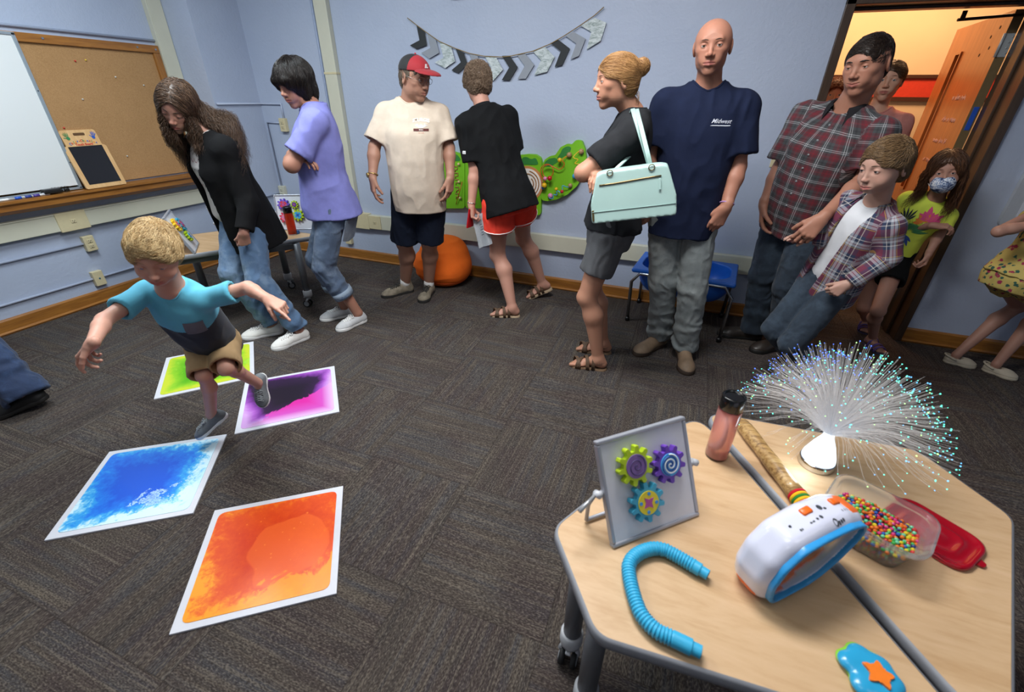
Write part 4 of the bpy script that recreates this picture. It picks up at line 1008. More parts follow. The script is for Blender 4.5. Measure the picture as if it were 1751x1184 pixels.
panel([(287, 609), (434, 586), (None, None), (254, 683)] if 0 else [(-2.925, 1.505, 0), (-2.60, 1.872, 0), (-2.245, 1.535, 0), (-2.575, 1.165, 0)], 'green', 'lime green liquid floor panel behind the hopping toddler')
panel([(-2.235, 1.485, 0), (575, 627), (578, 707), (398, 745)], 'purple', 'purple and black liquid floor panel under the trailing shoe')
panel([(189, 773), (388, 742), (331, 884), (76, 930)], 'blue', 'blue liquid floor panel with white streaks, farthest left')
panel([(368, 872), (589, 829), (577, 1024), (286, 1095)], 'orange', 'orange liquid floor panel nearest the camera')
# ------------------------------------------------------------------ against the back wall
# sand and water table
r = empty('water_table', (.10, 3.36, 0)); tag(r, 'blue plastic water table on chrome legs behind the bald man', 'water table')
FL, FR, BR, BL = V3(-.256, 3.159, .44), V3(.417, 3.095, .44), V3(.452, 3.545, .44), V3(-.215, 3.605, .44)
ctr = (FL+FR+BR+BL)/4; X_ = nz(FR-FL); Y_ = nz(np.cross(V3(0, 0, 1), X_)); Z_ = V3(0, 0, 1); F = np.array([X_, Y_, Z_]).T; bm = plain('blue tub plastic', '#1c62c4', .38, .04, 8)
f = Field(); f.add(rbox(ctr+Z_*-.012, (.345, .235, .016), .012, F), 0)
f.add(rbox(ctr+Z_*.0, (.318, .212, .215), .16, F), .0); f.cut(half(ctr+Z_*.003, Z_)); f.sub(rbox(ctr+Z_*.012, (.300, .194, .212), .145, F), .006)
V, Fc = f.mesh(.007); mesh_np('tub', V, Fc, bm, r)
leg = [(-.248, 3.215), (.408, 3.106), (.438, 3.560), (-.205, 3.60)]; m = None
for (a, b), (p, q) in zip(((0, 1), (3, 2)), ((FL, FR), (BL, BR))):
    a_, b_ = V3(*leg[a], 0), V3(*leg[b], 0); i1 = p+X_*.035-Z_*.03; i2 = q-X_*.035-Z_*.03; m = MB(); m.tube([a_+V3(0, 0, .02), a_*.12+V3(0, 0, 0)+(p-Z_*.055)*.88, i1+Z_*.0+X_*.02, i2-X_*.02, b_*.12+(q-Z_*.055)*.88, b_+V3(0, 0, .02)], .0125, 14); lf = m.build('leg_frame', CHROME, r, True)
    for e in (a_, b_): MB().tube([e, e+V3(0, 0, .035)], .016, 12).build('foot_cap', BLK, lf, True)
# beanbag
r = empty('beanbag', (-1.95, 3.40, 0)); tag(r, 'bright orange beanbag on the floor behind the man in the cap', 'beanbag')
f = Field(); f.add(ell((-1.95, 3.395, .15), (.262, .225, .172)), 0); f.add(ell((-1.94, 3.41, .25), (.215, .20, .19)), .10); f.cut(half((0, 0, 0), (0, 0, -1)))
V, Fc = f.mesh(.008); N = vnormals(V, Fc); V = V+N*(.010*vnoise(V, (4, 4, 16), 3)+.006*(1-2*np.abs(vnoise(V, (5, 5, 14), 5))))[:, None]*np.clip(V[:, 2]/.08, 0, 1)[:, None]; mesh_np('stretch_cover', V, Fc, cloth('orange stretch fabric', '#ff7426', var=.05), r)
a = np.linspace(0, 2*PI, 60); m = MB(); bvb = BVHTree.FromObject(r.children[0], bpy.context.evaluated_depsgraph_get())
for h_ in (.055,):
    pts = []
    for q in a:
        o_ = V3(-1.95+math.cos(q)*.6, 3.40+math.sin(q)*.6, h_); loc, nn, _, _ = bvb.ray_cast(Vector(o_), Vector((-math.cos(q), -math.sin(q), 0)), 1.)
        if loc is not None: pts.append(loc)
    m.tube(pts, .003, 6, cap=False)
m.build('seam', plain('orange seam', '#d9541a', .8), r)
# play panels
GR = plain('lime green panel', '#76bc1c', .5, .04, 6); DG = plain('dark green shape', '#2f7f35', .5); yb = YB-.022
Rw = Matrix(((1, 0, 0), (0, 0, 1), (0, 1, 0)))
def wp(px, py): q = atY(px, py, yb-.02); return (q[0], q[2])
def wpanel(pts, label, rnd=.03):
    P_ = [wp(730+a/5.381, 220+b/5.381) for a, b in pts]; c = np.mean(np.array(P_), 0); r = empty('play_panel', (c[0], YB, c[1])); tag(r, label, 'play panel', 'green play panels on the wall')
    m = MB(); m.prism(poly_round(P_, rnd, 5), yb-.02, YB-.001, R=Rw); m.build('board', GR, r); return r
def inlay(r, pts, mat, name, rnd=.05, t=.003):
    P_ = [wp(730+a/5.381, 220+b/5.381) for a, b in pts]; m = MB(); m.prism(poly_round(P_, rnd, 5), yb-.02-t, yb-.019, R=Rw); return m.build(name, mat, r)
def W5(a, b, off=0.): q = atY(730+a/5.381, 220+b/5.381, yb-.02-off); return q
r = wpanel([(-60, 300), (-20, 220), (40, 215), (110, 200), (150, 235), (240, 212), (310, 235), (347, 300), (347, 735), (-60, 735)], 'green wall play panel with a maze track, leftmost behind the beige t-shirt')
inlay(r, [(-20, 300), (20, 240), (90, 240), (135, 300)], DG, 'dark_green_hump'); inlay(r, [(200, 298), (225, 245), (275, 232), (322, 298)], DG, 'dark_green_hump')
brt = plain('brown routed groove', '#9a6a3c', .7); rng = random.Random(3)
for (x0, y0) in ((120, 350), (120, 410), (125, 470), (120, 540), (250, 350), (255, 410), (260, 470), (262, 540), (262, 600)):
    m = MB(); pts = [(x0, y0), (x0+30, y0), (x0+30, y0+28), (x0+8+rng.random()*8, y0+28), (x0+8, y0+48)]; m.tube([W5(a, b, .0015) for a, b in pts], .0045, 6); m.build('maze_groove', brt, r, True)
for q in ((292, 328), (130, 395), (295, 490), (305, 640)): MB().ball(W5(*q, .010), .012, 12).build('bead', plain('pale wood bead', '#d8c08a', .5), r, True)
MB().tube([W5(325, 490, .01), W5(300, 580, .025), W5(268, 700, .01)], .003, 8).build('red_rod', plain('red wire', '#c8301c', .4), r, True)
r = wpanel([(352, 300), (380, 250), (800, 250), (930, 236), (1000, 240), (1045, 270), (1058, 330), (1046, 800), (905, 792), (900, 735), (352, 735)], 'green wall play panel with a ringed maze disc, in the middle')
inlay(r, [(860, 330), (880, 262), (925, 262), (960, 285), (1000, 265), (1035, 335)], DG, 'dark_green_hump')
cw = wp(730+925/5.381, 220+508/5.381)
for rr_, mt_, t_ in ((.137, plain('tan ring', '#c88a50', .5), .004), (.118, plain('white disc', '#ece8e2', .5), .007)):
    m = MB(); m.prism([(cw[0]+rr_*math.cos(a), cw[1]+rr_*math.sin(a)) for a in np.linspace(0, 2*PI, 49)[:-1]], yb-.02-t_, yb-.019, R=Rw); m.build('maze_disc', mt_, r)
for rr_, a0, a1 in ((.10, -1.2, 1.4), (.078, -.8, 2.6), (.055, -1.6, .9), (.078, 3.2, 4.9), (.10, 2.0, 4.4)): MB().tube([(cw[0]+rr_*math.cos(a), yb-.028, cw[1]+rr_*math.sin(a)) for a in np.linspace(a0, a1, 16)], .0045, 6).build('maze_groove', brt, r, True)
m = MB(); q = W5(980, 742, .001)
for j in range(4): m.box((q[0]-.018+.011*j, q[1], q[2]), (.006, .001, .010))
m.box((q[0], q[1], q[2]-.012), (.06, .001, .0015)); m.build('small_print', plain('white lettering', '#e8f0e0', .5), r)
r = wpanel([(1062, 330), (1085, 285), (1130, 255), (1180, 245), (1230, 170), (1290, 140), (1330, 150), (1370, 105), (1425, 110), (1455, 190), (1468, 290), (1440, 420), (1380, 530), (1290, 610), (1190, 655), (1110, 668), (1050, 660)], 'green curved tail-shaped play panel with bead wires, rightmost on the wall')
inlay(r, [(1078, 348), (1085, 305), (1130, 275), (1185, 268), (1215, 300), (1140, 350)], DG, 'dark_green_hump'); inlay(r, [(1190, 280), (1230, 225), (1250, 180), (1300, 160), (1332, 175), (1310, 225), (1240, 270)], DG, 'dark_green_hump')
def wire(pts, col, nm='bead_wire', rr_=.0032): 
    P_ = [V3(*W5(a, b, o_)) for a, b, o_ in pts]; L = np.concatenate([[0], np.cumsum([np.linalg.norm(P_[i+1]-P_[i]) for i in range(len(P_)-1)])]); 
    for _ in range(2):
        Q_ = [P_[0]]
        for i in range(len(P_)-1): Q_ += [P_[i]*.75+P_[i+1]*.25, P_[i]*.25+P_[i+1]*.75]
        P_ = Q_+[P_[-1]]
    return MB().tube(P_, rr_, 8).build(nm, plain('wire '+col, col, .35), r, True)
wire([(1085, 530, 0), (1085, 480, .05), (1045, 430, .06), (1045, 360, .06), (1100, 320, .06), (1160, 350, .06), (1165, 420, .06), (1120, 460, .05), (1070, 440, .04), (1060, 370, .04), (1110, 325, .04), (1180, 360, .04), (1228, 385, .03), (1275, 325, .04), (1235, 290, .05), (1310, 240, 0)], '#d2561c')
wire([(1418, 210, 0), (1400, 205, .03), (1340, 262, .05), (1360, 275, .05), (1400, 285, .05), (1350, 325, .05), (1400, 325, .05), (1420, 345, .05), (1355, 370, .04), (1380, 390, 0)], '#e8b81c')
wire([(1318, 525, 0), (1300, 545, .03), (1240, 518, .05), (1250, 560, .05), (1240, 600, .05), (1190, 560, .05), (1200, 620, .05), (1160, 600, .05), (1165, 650, .04), (1120, 640, .03), (1130, 618, 0)], '#4aa8d8')
for a, b, o_, rr_, col in ((1310, 243, .012, .021, '#a5855c'), (1420, 212, .012, .021, '#a5855c'), (1085, 528, .012, .018, '#a5855c'), (1318, 524, .012, .018, '#a5855c'), (1135, 618, .014, .020, '#d888b4'), (1222, 290, .045, .017, '#e8b81c'), (1130, 458, .055, .019, '#c01c24'), (1088, 460, .045, .016, '#e08ab8'), (1080, 522, .05, .020, '#e8b81c'), (1190, 557, .05, .014, '#e8b81c'), (1243, 580, .05, .014, '#c01c24'), (1360, 438, .03, .020, '#3c9ac8'), (1068, 545, .03, .014, '#3c7ac8')):
    MB().ball(W5(a, b, o_), rr_, 14).build('bead', plain('bead '+col, col, .35), r, True)
# bunting
bt = empty('bunting', (-1.5, YB, 1.8)); tag(bt, 'string of black, grey and marbled paper chevrons on the back wall', 'bunting')
yz = YB-.012
def B(a, b): q = atY(690+a/4.864, b/4.864, yz); return (q[0], q[2])
st = [(35, 150), (110, 208), (200, 275), (300, 345), (430, 402), (550, 445), (670, 468), (820, 475), (900, 466), (1010, 442), (1075, 428), (1220, 368), (1340, 298), (1475, 210), (1590, 130), (1668, 60)]
MB().tube([(B(*p)[0], yz-.006, B(*p)[1]) for p in st], .0032, 8).build('twine', plain('jute twine', '#8a7654', .9), bt, True)
t = NT('marbled paper'); v = t.coord(scale=(3, 1, 9), rot=(0, .5, 0)); t.set(col=t.ramp(t.noise(v, 7, 6, .75, .6), [(.38, srgb('#8a9896')), (.5, srgb('#b8c2c4')), (.62, srgb('#cfd6d8'))]), rough=.7)
cm = [plain('black card', '#25292c', .7), plain('grey card', '#8e949e', .7, .03), t.m]
ch = [[(110, 210), (175, 262), (195, 375), (110, 408), (55, 378), (135, 335)], [(200, 285), (268, 325), (298, 440), (215, 488), (150, 440), (225, 400)], [(300, 345), (398, 390), (430, 510), (348, 568), (262, 520), (335, 480)], [(435, 405), (500, 435), (535, 535), (458, 610), (400, 585), (478, 518)], [(550, 450), (615, 462), (655, 570), (600, 650), (540, 645), (590, 545)], [(675, 465), (770, 475), (828, 580), (748, 672), (670, 660), (735, 570)], [(820, 465), (885, 463), (950, 560), (885, 668), (818, 668), (880, 562)], [(945, 455), (1010, 445), (1088, 540), (1018, 655), (950, 657), (1010, 548)], [(1075, 425), (1180, 393), (1258, 475), (1195, 598), (1088, 625), (1145, 500)], [(1222, 358), (1290, 332), (1385, 405), (1322, 540), (1258, 558), (1308, 428)], [(1350, 300), (1408, 262), (1515, 322), (1460, 465), (1390, 495), (1438, 362)], [(1475, 215), (1590, 148), (1688, 190), (1640, 340), (1525, 412), (1562, 265)]]
nms = ['black_chevron', 'grey_chevron', 'marbled_chevron']
for i, c in enumerate(ch): m = MB(); m.prism([B(*p) for p in c], yz-.004, yz, R=Rw); m.build(nms[i % 3], cm[i % 3], bt)
# framed board right of the door
r = empty('wall_board', (2.5, YB, 1.3)); tag(r, 'pale grey framed board on the wall, half cut off by the right edge', 'wall board')
m = MB(); m.prism(poly_round([(1.825, .838), (3.2, .838), (3.2, 1.9), (1.825, 1.9)], .05), YB-.03, YB-.001, R=Rw); m.build('frame', plain('pale grey frame', '#b4bac4', .45, .02), r)
m = MB(); m.prism(poly_round([(1.885, .90), (3.14, .90), (3.14, 1.84), (1.885, 1.84)], .02), YB-.034, YB-.029, R=Rw); m.build('white_surface', plain('board white', '#d4d8e4', .3, .02), r)
solid('wall_fixture', [((-1.865, YB-.03, 2.125), (-1.76, YB-.001, 2.32))], plain('dark fixture', '#4a3f44', .5), 'small dark fixture at the very top of the wall above the bunting', 'fixture')
# ------------------------------------------------------------------ ceiling lamps
for i, (x, y) in enumerate(TUBES):
    r = empty('ceiling_lamp', (x, y, CEIL)); tag(r, 'flat fluorescent ceiling lamp', 'lamp', 'ceiling lamps')
    MB().box((x, y, CEIL-.03), (1.26, .66, .058), bev=.004).build('housing', plain('white lamp housing', '#e8e8e8', .5), r)
    e = NT('lamp diffuser'); e.set(col=(.9, .93, .95), emis=(.9, .95, 1), es=1.2); MB().box((x, y, CEIL-.062), (1.18, .58, .008), bev=.002).build('diffuser', e.m, r)
DENIM_CACHE = {}
def denim(name, dark, mid, light, wear=.5, rough=.85, seed=0):
    if name in DENIM_CACHE: return DENIM_CACHE[name]
    t = NT(name); v = t.coord(); n1 = t.noise(v, 5.5, 5, .62, .6); n2 = t.noise(v, 900, 1); n3 = t.noise(v, 34, 4, .7)
    a = t.math('ADD', t.math('MULTIPLY', n1, .75), t.math('MULTIPLY', n3, .25))
    lt = tuple(.45*p+.55*q for p, q in zip(srgb(mid), srgb(light))); c = t.ramp(a, [(.30, tuple(.5*p+.5*q for p, q in zip(srgb(dark), srgb(mid)))), (.5, srgb(mid)), (.5+.26*wear, lt)]); st_ = t.noise(t.coord(scale=(160, 160, 10)), 2., 3, .6); c = t.mix(t.math('MULTIPLY', st_, .35), c, srgb(dark)); c = t.mix(t.math('MULTIPLY', n2, .25), c, srgb(dark))
    t.set(col=c, rough=rough, sheen=.1); t.bump(t.math('ADD', t.math('MULTIPLY', n2, .3), t.math('ADD', t.noise(v, 17, 3, .6, .8), n3)), .35, .012)
    DENIM_CACHE[name] = t.m; return t.m
def trousers(P, mat, pel, F, hips, knees, ankles, r=((.100, .075, .066), (.100, .075, .066)), k=1., top=.06, waist=(.165, .12), seat=(.178, .125), name='trousers', cutz=None, wr=.006, stack=.006, seed=4, low=.012):
    f = Field(); u = F[:, 2]; pel = np.array(pel)
    f.add(loft(pel, F, [(-.14*k, seat[0]*.80*k, seat[1]*.85*k, 0), (-.05*k, seat[0]*k, seat[1]*k, -.005*k), (.04*k, (seat[0]*.5+waist[0]*.5)*k, (seat[1]*.5+waist[1]*.5)*k, 0), (top*k, waist[0]*k, waist[1]*k, .0)], 2.4), 0)
    for i in (0, 1):
        h, kn, an = map(np.array, (hips[i], knees[i], ankles[i])); rr = r[i]; end = an+nz(an-kn)*low
        f.add(rc(h-u*.02*k, kn, rr[0]*k, rr[1]*k), .028*k); f.add(tubecap(kn, end, rr[1]*k, rr[2]*k, .013), .03*k if i == 0 else .012*k)
    o = P.garment(name, f, mat, h=.0065, wr=wr, wf=(13, 13, 9), seed=seed)
    if stack:
        me = o.data; n = len(me.vertices); co = np.empty(n*3, np.float32); me.vertices.foreach_get('co', co); co = co.reshape(-1, 3).astype(float); no = np.empty(n*3, np.float32); me.vertices.foreach_get('normal', no); no = no.reshape(-1, 3)
        w = np.zeros(n)
        for i in (0, 1):
            kn, an = np.array(knees[i]), np.array(ankles[i]); d = an-kn; L = np.linalg.norm(d); t = (co-kn)@d/L/L; dist = np.linalg.norm(co-kn-np.clip(t, 0, 1)[:, None]*d, axis=1); near = dist < r[i][1]*k*1.5
            ph = 62*t*L+3*vnoise(co, 9, seed+3)*1.6; a = np.clip((t-.35)/.5, 0, 1)+.5*np.exp(-(t/.16)**2)
            w += near*a*np.sin(ph)
        co += no*(w*stack)[:, None]; me.vertices.foreach_set('co', co.astype(np.float32).ravel()); me.update()
    return o
def rr_in(r): return max(.02, r-.007)
def tee(P, mat, pel, neck, F, secs, sh, cuffs, sr=(.075, .085), k=1., hem=None, name='shirt', segs=True, wr=.0085, neck_r=.066, seed=1, nk_off=.0, wf=(8, 8, 4.5), h=.0065, drop=.0, collar=True, cols=None, hemcurve=0., p=2.35, els=None, opening=None, shrink=0.):
    """shirt: torso loft secs (h from pelvis in metres), sleeves from shoulders to cuff points"""
    f = Field(); pel = np.array(pel, float); neck = np.array(neck, float); u = F[:, 2]
    TL = np.linalg.norm(neck-pel); f.add(loft(pel, F, [[r[0]*TL]+[x*k for x in r[1:]] for r in secs], p), 0)
    for i in (0, 1):
        if cuffs[i] is None: continue
        s_, c_ = np.array(sh[i], float), np.array(cuffs[i], float); d = nz(c_-s_)
        if els is not None and els[i] is not None:
            e_ = np.array(els[i], float); d = nz(c_-e_); rm = sr[2] if len(sr) > 2 else (sr[0]+sr[1])/2
            f.add(rc(s_-u*.004*k, e_, sr[0]*k, rm*k), .05*k); f.add(tubecap(e_, c_, rm*k, sr[1]*k, .010*k), .02*k)
        else: f.add(tubecap(s_-u*.004*k, c_+V3(0, 0, -drop), sr[0]*k, sr[1]*k, .013*k), .035*k)
        f.add(rc(neck-u*.040*k, s_-u*.004*k, .050*k, sr[0]*.95*k), .05*k)
    f.sub(ell(neck+F[:, 1]*(.018*k+nk_off)+u*.012*k, (neck_r*k, (neck_r+.006)*k, .058*k), F), .008)
    if opening is not None:
        f.sub(slot(pel, F, [(h_*TL, c_*k, w_*k) for h_, c_, w_ in opening]), .004)
    sg = [(pel, neck, F[:, 1], .15*k)]
    for i in (0, 1):
        if cuffs[i] is None: continue
        if els is not None and els[i] is not None: sg += [(np.array(sh[i]), np.array(els[i]), F[:, 1], .07*k), (np.array(els[i]), np.array(cuffs[i]), F[:, 1], .06*k)]
        else: sg += [(np.array(sh[i]), np.array(cuffs[i]), F[:, 1], .07*k)]
    o = P.garment(name, f, mat, h=h, wr=wr, wf=wf, seed=seed, segs=sg if segs else None)
    if collar:
        m = MB(); c = neck+F[:, 1]*(.018*k+nk_off); bv = BVHTree.FromObject(o, bpy.context.evaluated_depsgraph_get()); pts = []
        for a in np.linspace(0, 2*PI, 37)[:-1]:
            best = None
            for rr in np.arange(neck_r*.62, neck_r*1.35, .003):
                q = c+(F[:, 0]*math.cos(a)*rr+F[:, 1]*math.sin(a)*(rr+.006))*k
                loc, nn, _, dd = bv.ray_cast(Vector(q+u*.12), Vector(-u), .3)
                if loc is not None:
                    h_ = np.array(loc)@u
                    if best is None or h_ > best[0]: best = (h_, np.array(loc))
            pts.append(best[1]-u*.001)
        pts = [(pts[i-1]+pts[i]*2+pts[(i+1) % 36])/4 for i in range(36)]; pts.append(pts[0]); pts.append(pts[1])
        m.tube(pts, .0058*k, 8, cap=False); m.build('neckband', mat, o, True)
    return o

TEE_M = [(-.24, .180, .135), (0, .186, .142, .005), (.35, .188, .145, .014), (.65, .200, .142, .008), (.82, .200, .122), (.93, .155, .095, -.012), (1.02, .080, .072, -.015)]
TEE_F = [(-.24, .200, .165, -.01), (0, .192, .156, -.008), (.15, .178, .138, 0), (.35, .160, .120, .005), (.62, .172, .135, .015), (.82, .172, .112), (.93, .135, .085, -.010), (1.02, .070, .064, -.012)]
BOD_M = [(-.2, .10, .08), (-.1, .145, .11), (0, .168, .12), (.35, .150, .115), (.65, .165, .12), (.82, .172, .105), (.93, .135, .075, -.012), (1., .065, .055, -.015)]
BOD_F = [(-.2, .10, .08), (-.1, .145, .11), (0, .165, .115), (.35, .130, .095), (.65, .145, .105), (.82, .150, .09), (.93, .115, .065, -.010), (1., .058, .05, -.012)]
def mul(secs, w=1., d=1., belly=0., hem=None):
    out = []
    for r in secs:
        r = list(r)+[0]*(4-len(r)); r[1] *= w; r[2] *= d
        if -.1 < r[0] < .7 and belly: r[2] += belly*.5; r[3] += belly*.5
        out.append(r)
    if hem is not None: out[0][0] = hem
    return out
def bare_leg_foot(P, hip, kn, an, toe, r=(.088, .056, .055, .036), pitch=0.): P.leg(hip, kn, an, r=r, toe=toe, bare=True, pitch=pitch)
def plaid(name, base, stripes, scale=.055, rough=.85):
    """woven check from the garment's own around/along coordinates. stripes: (position, halfwidth, colour, strength)"""
    t = NT(name); a = t.n('ShaderNodeAttribute', attribute_name='pc').outputs['Vector']; s = t.n('ShaderNodeSeparateXYZ'); t.l(a, s.inputs[0])
    col = None; v = t.coord()
    def fam(c):
        w = t.math('DIVIDE', t.math('ADD', c, t.math('MULTIPLY', t.noise(v, 6, 2), .006)), scale); fr = t.math('FRACT', t.math('ADD', w, 40.)); out = srgb(base)
        for p, hw, cc, st in stripes:
            d = t.math('ABSOLUTE', t.math('SUBTRACT', fr, p)); m = t.math('MULTIPLY', t.math('LESS_THAN', d, hw), st); out = t.mix(m, out, srgb(cc))
        return out
    A = fam(s.outputs[0]); B = fam(s.outputs[1]); col = t.mix(.5, A, B)
    t.set(col=col, rough=rough, sheen=.1); b = t.math('ADD', t.math('MULTIPLY', t.noise(v, 800, 1), .3), t.noise(v, 16, 3, .6, .6)); t.bump(b, .3, .012); return t.m
def capshell(P, grow=.010, top=.0, back=0., side=0., face=(0, .115, -.030, .075, .085, .098), nape=-.07, k=.006, cheek=(.052, -.050, .078, .086)):
    """guide volume for hair: cranium grown outwards, open at the face"""
    f = Field(); c, F, hs = P.hc, P.hF, P.hs; W = P.W
    f.add(ell(W(0, -.012-back*.5, .036+top*.5), ((.0735+grow+side)*hs, (.094+grow+back*.5)*hs, (.083+grow+top*.5)*hs), F), 0)
    f.add(ell(W(0, .018, .030), ((.066+grow+side)*hs, (.070+grow)*hs, (.072+grow+top*.4)*hs), F), .02*hs)
    f.add(ell(W(0, -.045, -.015), ((.058+grow+side*.6)*hs, (.050+grow+back*.5)*hs, (.060)*hs), F), .02*hs)
    if face: f.sub(ell(W(*face[:3]), [x*hs for x in face[3:]], F), k)
    if cheek: f.sub(ell(W(0, cheek[0], cheek[1]), (.13*hs, cheek[2]*hs, cheek[3]*hs), F), k)
    if nape is not None: f.cut(half(W(0, -.02, nape), -F[:, 2]+F[:, 1]*.25))
    return f
def flow_back(P, amt=.6, part=0.):
    """combing direction: from the hairline back and down"""
    F = P.hF
    def g(V, N):
        Q = (V-P.hc)@F/P.hs; D = -F[:, 1]*amt-F[:, 2]*(1-amt)
        D = np.tile(D, (len(V), 1)); D += np.outer(np.sign(Q[:, 0]-part)*.35, F[:, 0]); return D
    return g
def flow_fwd(P, amt=.7, side=.25):
    """short hair brushed from the crown forward and down"""
    F = P.hF
    def g(V, N):
        Q = (V-P.hc)@F/P.hs; w = np.clip((Q[:, 1]+.05)/.06, -1, 1); t = np.clip((Q[:, 1]-.045)/.03, 0, 1)*np.clip((Q[:, 2]-.03)/.03, 0, 1)
        D = np.outer(w*amt*(1-.6*t), F[:, 1])+np.outer((-.45-.5*(1-np.abs(w)))*(1-t)+.25*t, F[:, 2])+np.outer(side*(1+1.6*t), F[:, 0]); return D
    return g
def flow_down(P, out=.3):
    F = P.hF
    def g(V, N):
        Q = (V-P.hc)@F/P.hs; return np.outer(np.ones(len(V)), V3(0, 0, -1))+np.outer(np.sign(Q[:, 0])*out, F[:, 0])
    return g

def flow_part(P):
    """parted in the middle, swept to the sides and back"""
    F = P.hF
    def g(V, N):
        Q = (V-P.hc)@F/P.hs; t = np.clip((Q[:, 1]+.02)/.06, 0, 1)
        return np.outer(np.ones(len(V)), -F[:, 2]*.7)+np.outer(np.sign(Q[:, 0])*(.35+1.2*t), F[:, 0])-np.outer(.5*t, F[:, 1])
    return g
def atYz(px, Y, z):
    """the point of plane Y at height z that the photo shows at column px"""
    a = (px-875.5)/FPX; r0, f0 = CR[0], CR[2]; zz = z-CAMH
    return V3((a*(f0[1]*Y+f0[2]*zz)-(r0[1]*Y+r0[2]*zz))/(r0[0]-a*f0[0]), Y, z)
def footpt(heel, toe, k=1., az_=None):
    H = atZ(*heel); T = atZ(*toe); d = nz(T-H) if az_ is None else az(az_); return H+d*.062*k+V3(0, 0, .086*k), d
def vcol_mat(name, rough=.7, bump=.2, weave=600, sheen=.1):
    if name in _mc: return _mc[name]
    t = NT(name); a = t.n('ShaderNodeAttribute', attribute_name='Col').outputs['Color']; v = t.coord()
    t.set(col=t.mix(t.math('MULTIPLY', t.noise(v, 30, 4), .18), a, (.02, .02, .02)), rough=rough, sheen=sheen)
    if bump: t.bump(t.math('ADD', t.math('MULTIPLY', t.noise(v, weave, 2), .4), t.noise(v, 18, 3)), bump, .01)
    _mc[name] = t.m; return t.m
def shorts(P, mat, pel, F, hips, knees, frac=(.6, .6), r=(.105, .115), k=1., waist=(.165, .12), seat=(.185, .135), name='shorts', wr=.006, seed=4, top=.06, trim=None, extra=None, drop=0.):
    f = Field(); u = F[:, 2]; pel = np.array(pel)
    f.add(loft(pel, F, [(-.13*k, seat[0]*.86*k, seat[1]*.9*k, 0), (-.05*k, seat[0]*k, seat[1]*k, -.005*k), (.04*k, (seat[0]*.5+waist[0]*.5)*k, (seat[1]*.5+waist[1]*.5)*k, 0), (top*k, waist[0]*k, waist[1]*k, 0)], 2.4), 0)
    ends = []
    for i in (0, 1):
        h, kn = np.array(hips[i], float), np.array(knees[i], float); e = h+(kn-h)*frac[i]; d = nz(kn-h); f.add(tubecap(h-u*.02*k, e, r[0]*k, r[1]*k, .013*k), .03*k if i == 0 else .015*k); ends.append((e, d))
    o = P.garment(name, f, mat, h=.0065, wr=wr, wf=(12, 12, 6), seed=seed, extra=extra)
    if trim is not None:
        bv = BVHTree.FromObject(o, bpy.context.evaluated_depsgraph_get())
        for e, d in ends:
            m = MB(); a_ = nz(np.cross(d, F[:, 1])); b_ = np.cross(d, a_); pts = []
            for a in np.linspace(0, 2*PI, 41):
                q = e-d*.006+(a_*math.cos(a)+b_*math.sin(a))*.2*k; loc, nn, _, _ = bv.ray_cast(Vector(q), Vector(-(a_*math.cos(a)+b_*math.sin(a))), .25)
                if loc is not None: pts.append(np.array(loc))
            if len(pts) > 5: m.tube(pts, .0045*k, 6, cap=False); m.build('trim', trim, o, True)
    return o
def clump(paths, n, rad, r=.0010, seg=18, curl=.006, curlf=60, seed=5, k=3, base=.5, t0=.0):
    """strands that follow guide polylines. rad: radius profile along the path"""
    rng = np.random.RandomState(seed); V = []; Fc = []; C = []; nv = 0
    for path in paths:
        path = np.array(path, float); L = np.concatenate([[0], np.cumsum(np.linalg.norm(np.diff(path, axis=0), axis=1))]); tot = L[-1]
        for _ in range(n):
            a0 = rng.uniform(0, t0) if t0 else 0; a1 = rng.uniform(.72, 1.0); ts = np.linspace(a0, a1, seg+1)*tot
            P_ = np.array([np.interp(ts, L, path[:, i]) for i in range(3)]).T
            ker = np.array([1, 2, 1])/4.
            for _i in range(2): P_[1:-1] = P_[:-2]*ker[0]+P_[1:-1]*ker[1]+P_[2:]*ker[2]
            th, q = rng.uniform(0, 2*PI), math.sqrt(rng.uniform(0, 1)); rr = np.interp(ts/tot, np.linspace(0, 1, len(rad)), rad)
            d = nz(P_[-1]-P_[0]); A = nz(np.cross(d, V3(.3, .9, .1))); B = np.cross(d, A); ph = rng.uniform(0, 6.28)
            cf = curlf*rng.uniform(.75, 1.25); ca = curl*rng.uniform(.5, 1.4)*np.clip(np.arange(seg+1)/4., 0, 1)
            Q = P_+(A*math.cos(th)+B*math.sin(th))*(q*rr)[:, None]+(np.outer(np.cos(ph+cf*ts), A)+np.outer(np.sin(ph+cf*ts), B))*ca[:, None]
            T = np.gradient(Q, axis=0); T /= np.linalg.norm(T, axis=1)[:, None]+1e-9; U = np.cross(T, V3(.2, .3, .93)); U /= np.linalg.norm(U, axis=1)[:, None]+1e-9; W_ = np.cross(T, U)
            rs = r*(1-.7*(np.arange(seg+1)/seg)**2); sh = rng.uniform(0, 1)*.7+base*.3
            for m in range(k):
                an_ = 2*PI*m/k; V.append(Q+(U*math.cos(an_)+W_*math.sin(an_))*rs[:, None])
            for j in range(seg):
                for m in range(k): Fc.append([nv+m*(seg+1)+j, nv+((m+1) % k)*(seg+1)+j, nv+((m+1) % k)*(seg+1)+j+1, nv+m*(seg+1)+j+1])
            C.append(np.full(k*(seg+1), sh)); nv += k*(seg+1)
    return np.concatenate(V), np.array(Fc), np.concatenate(C)
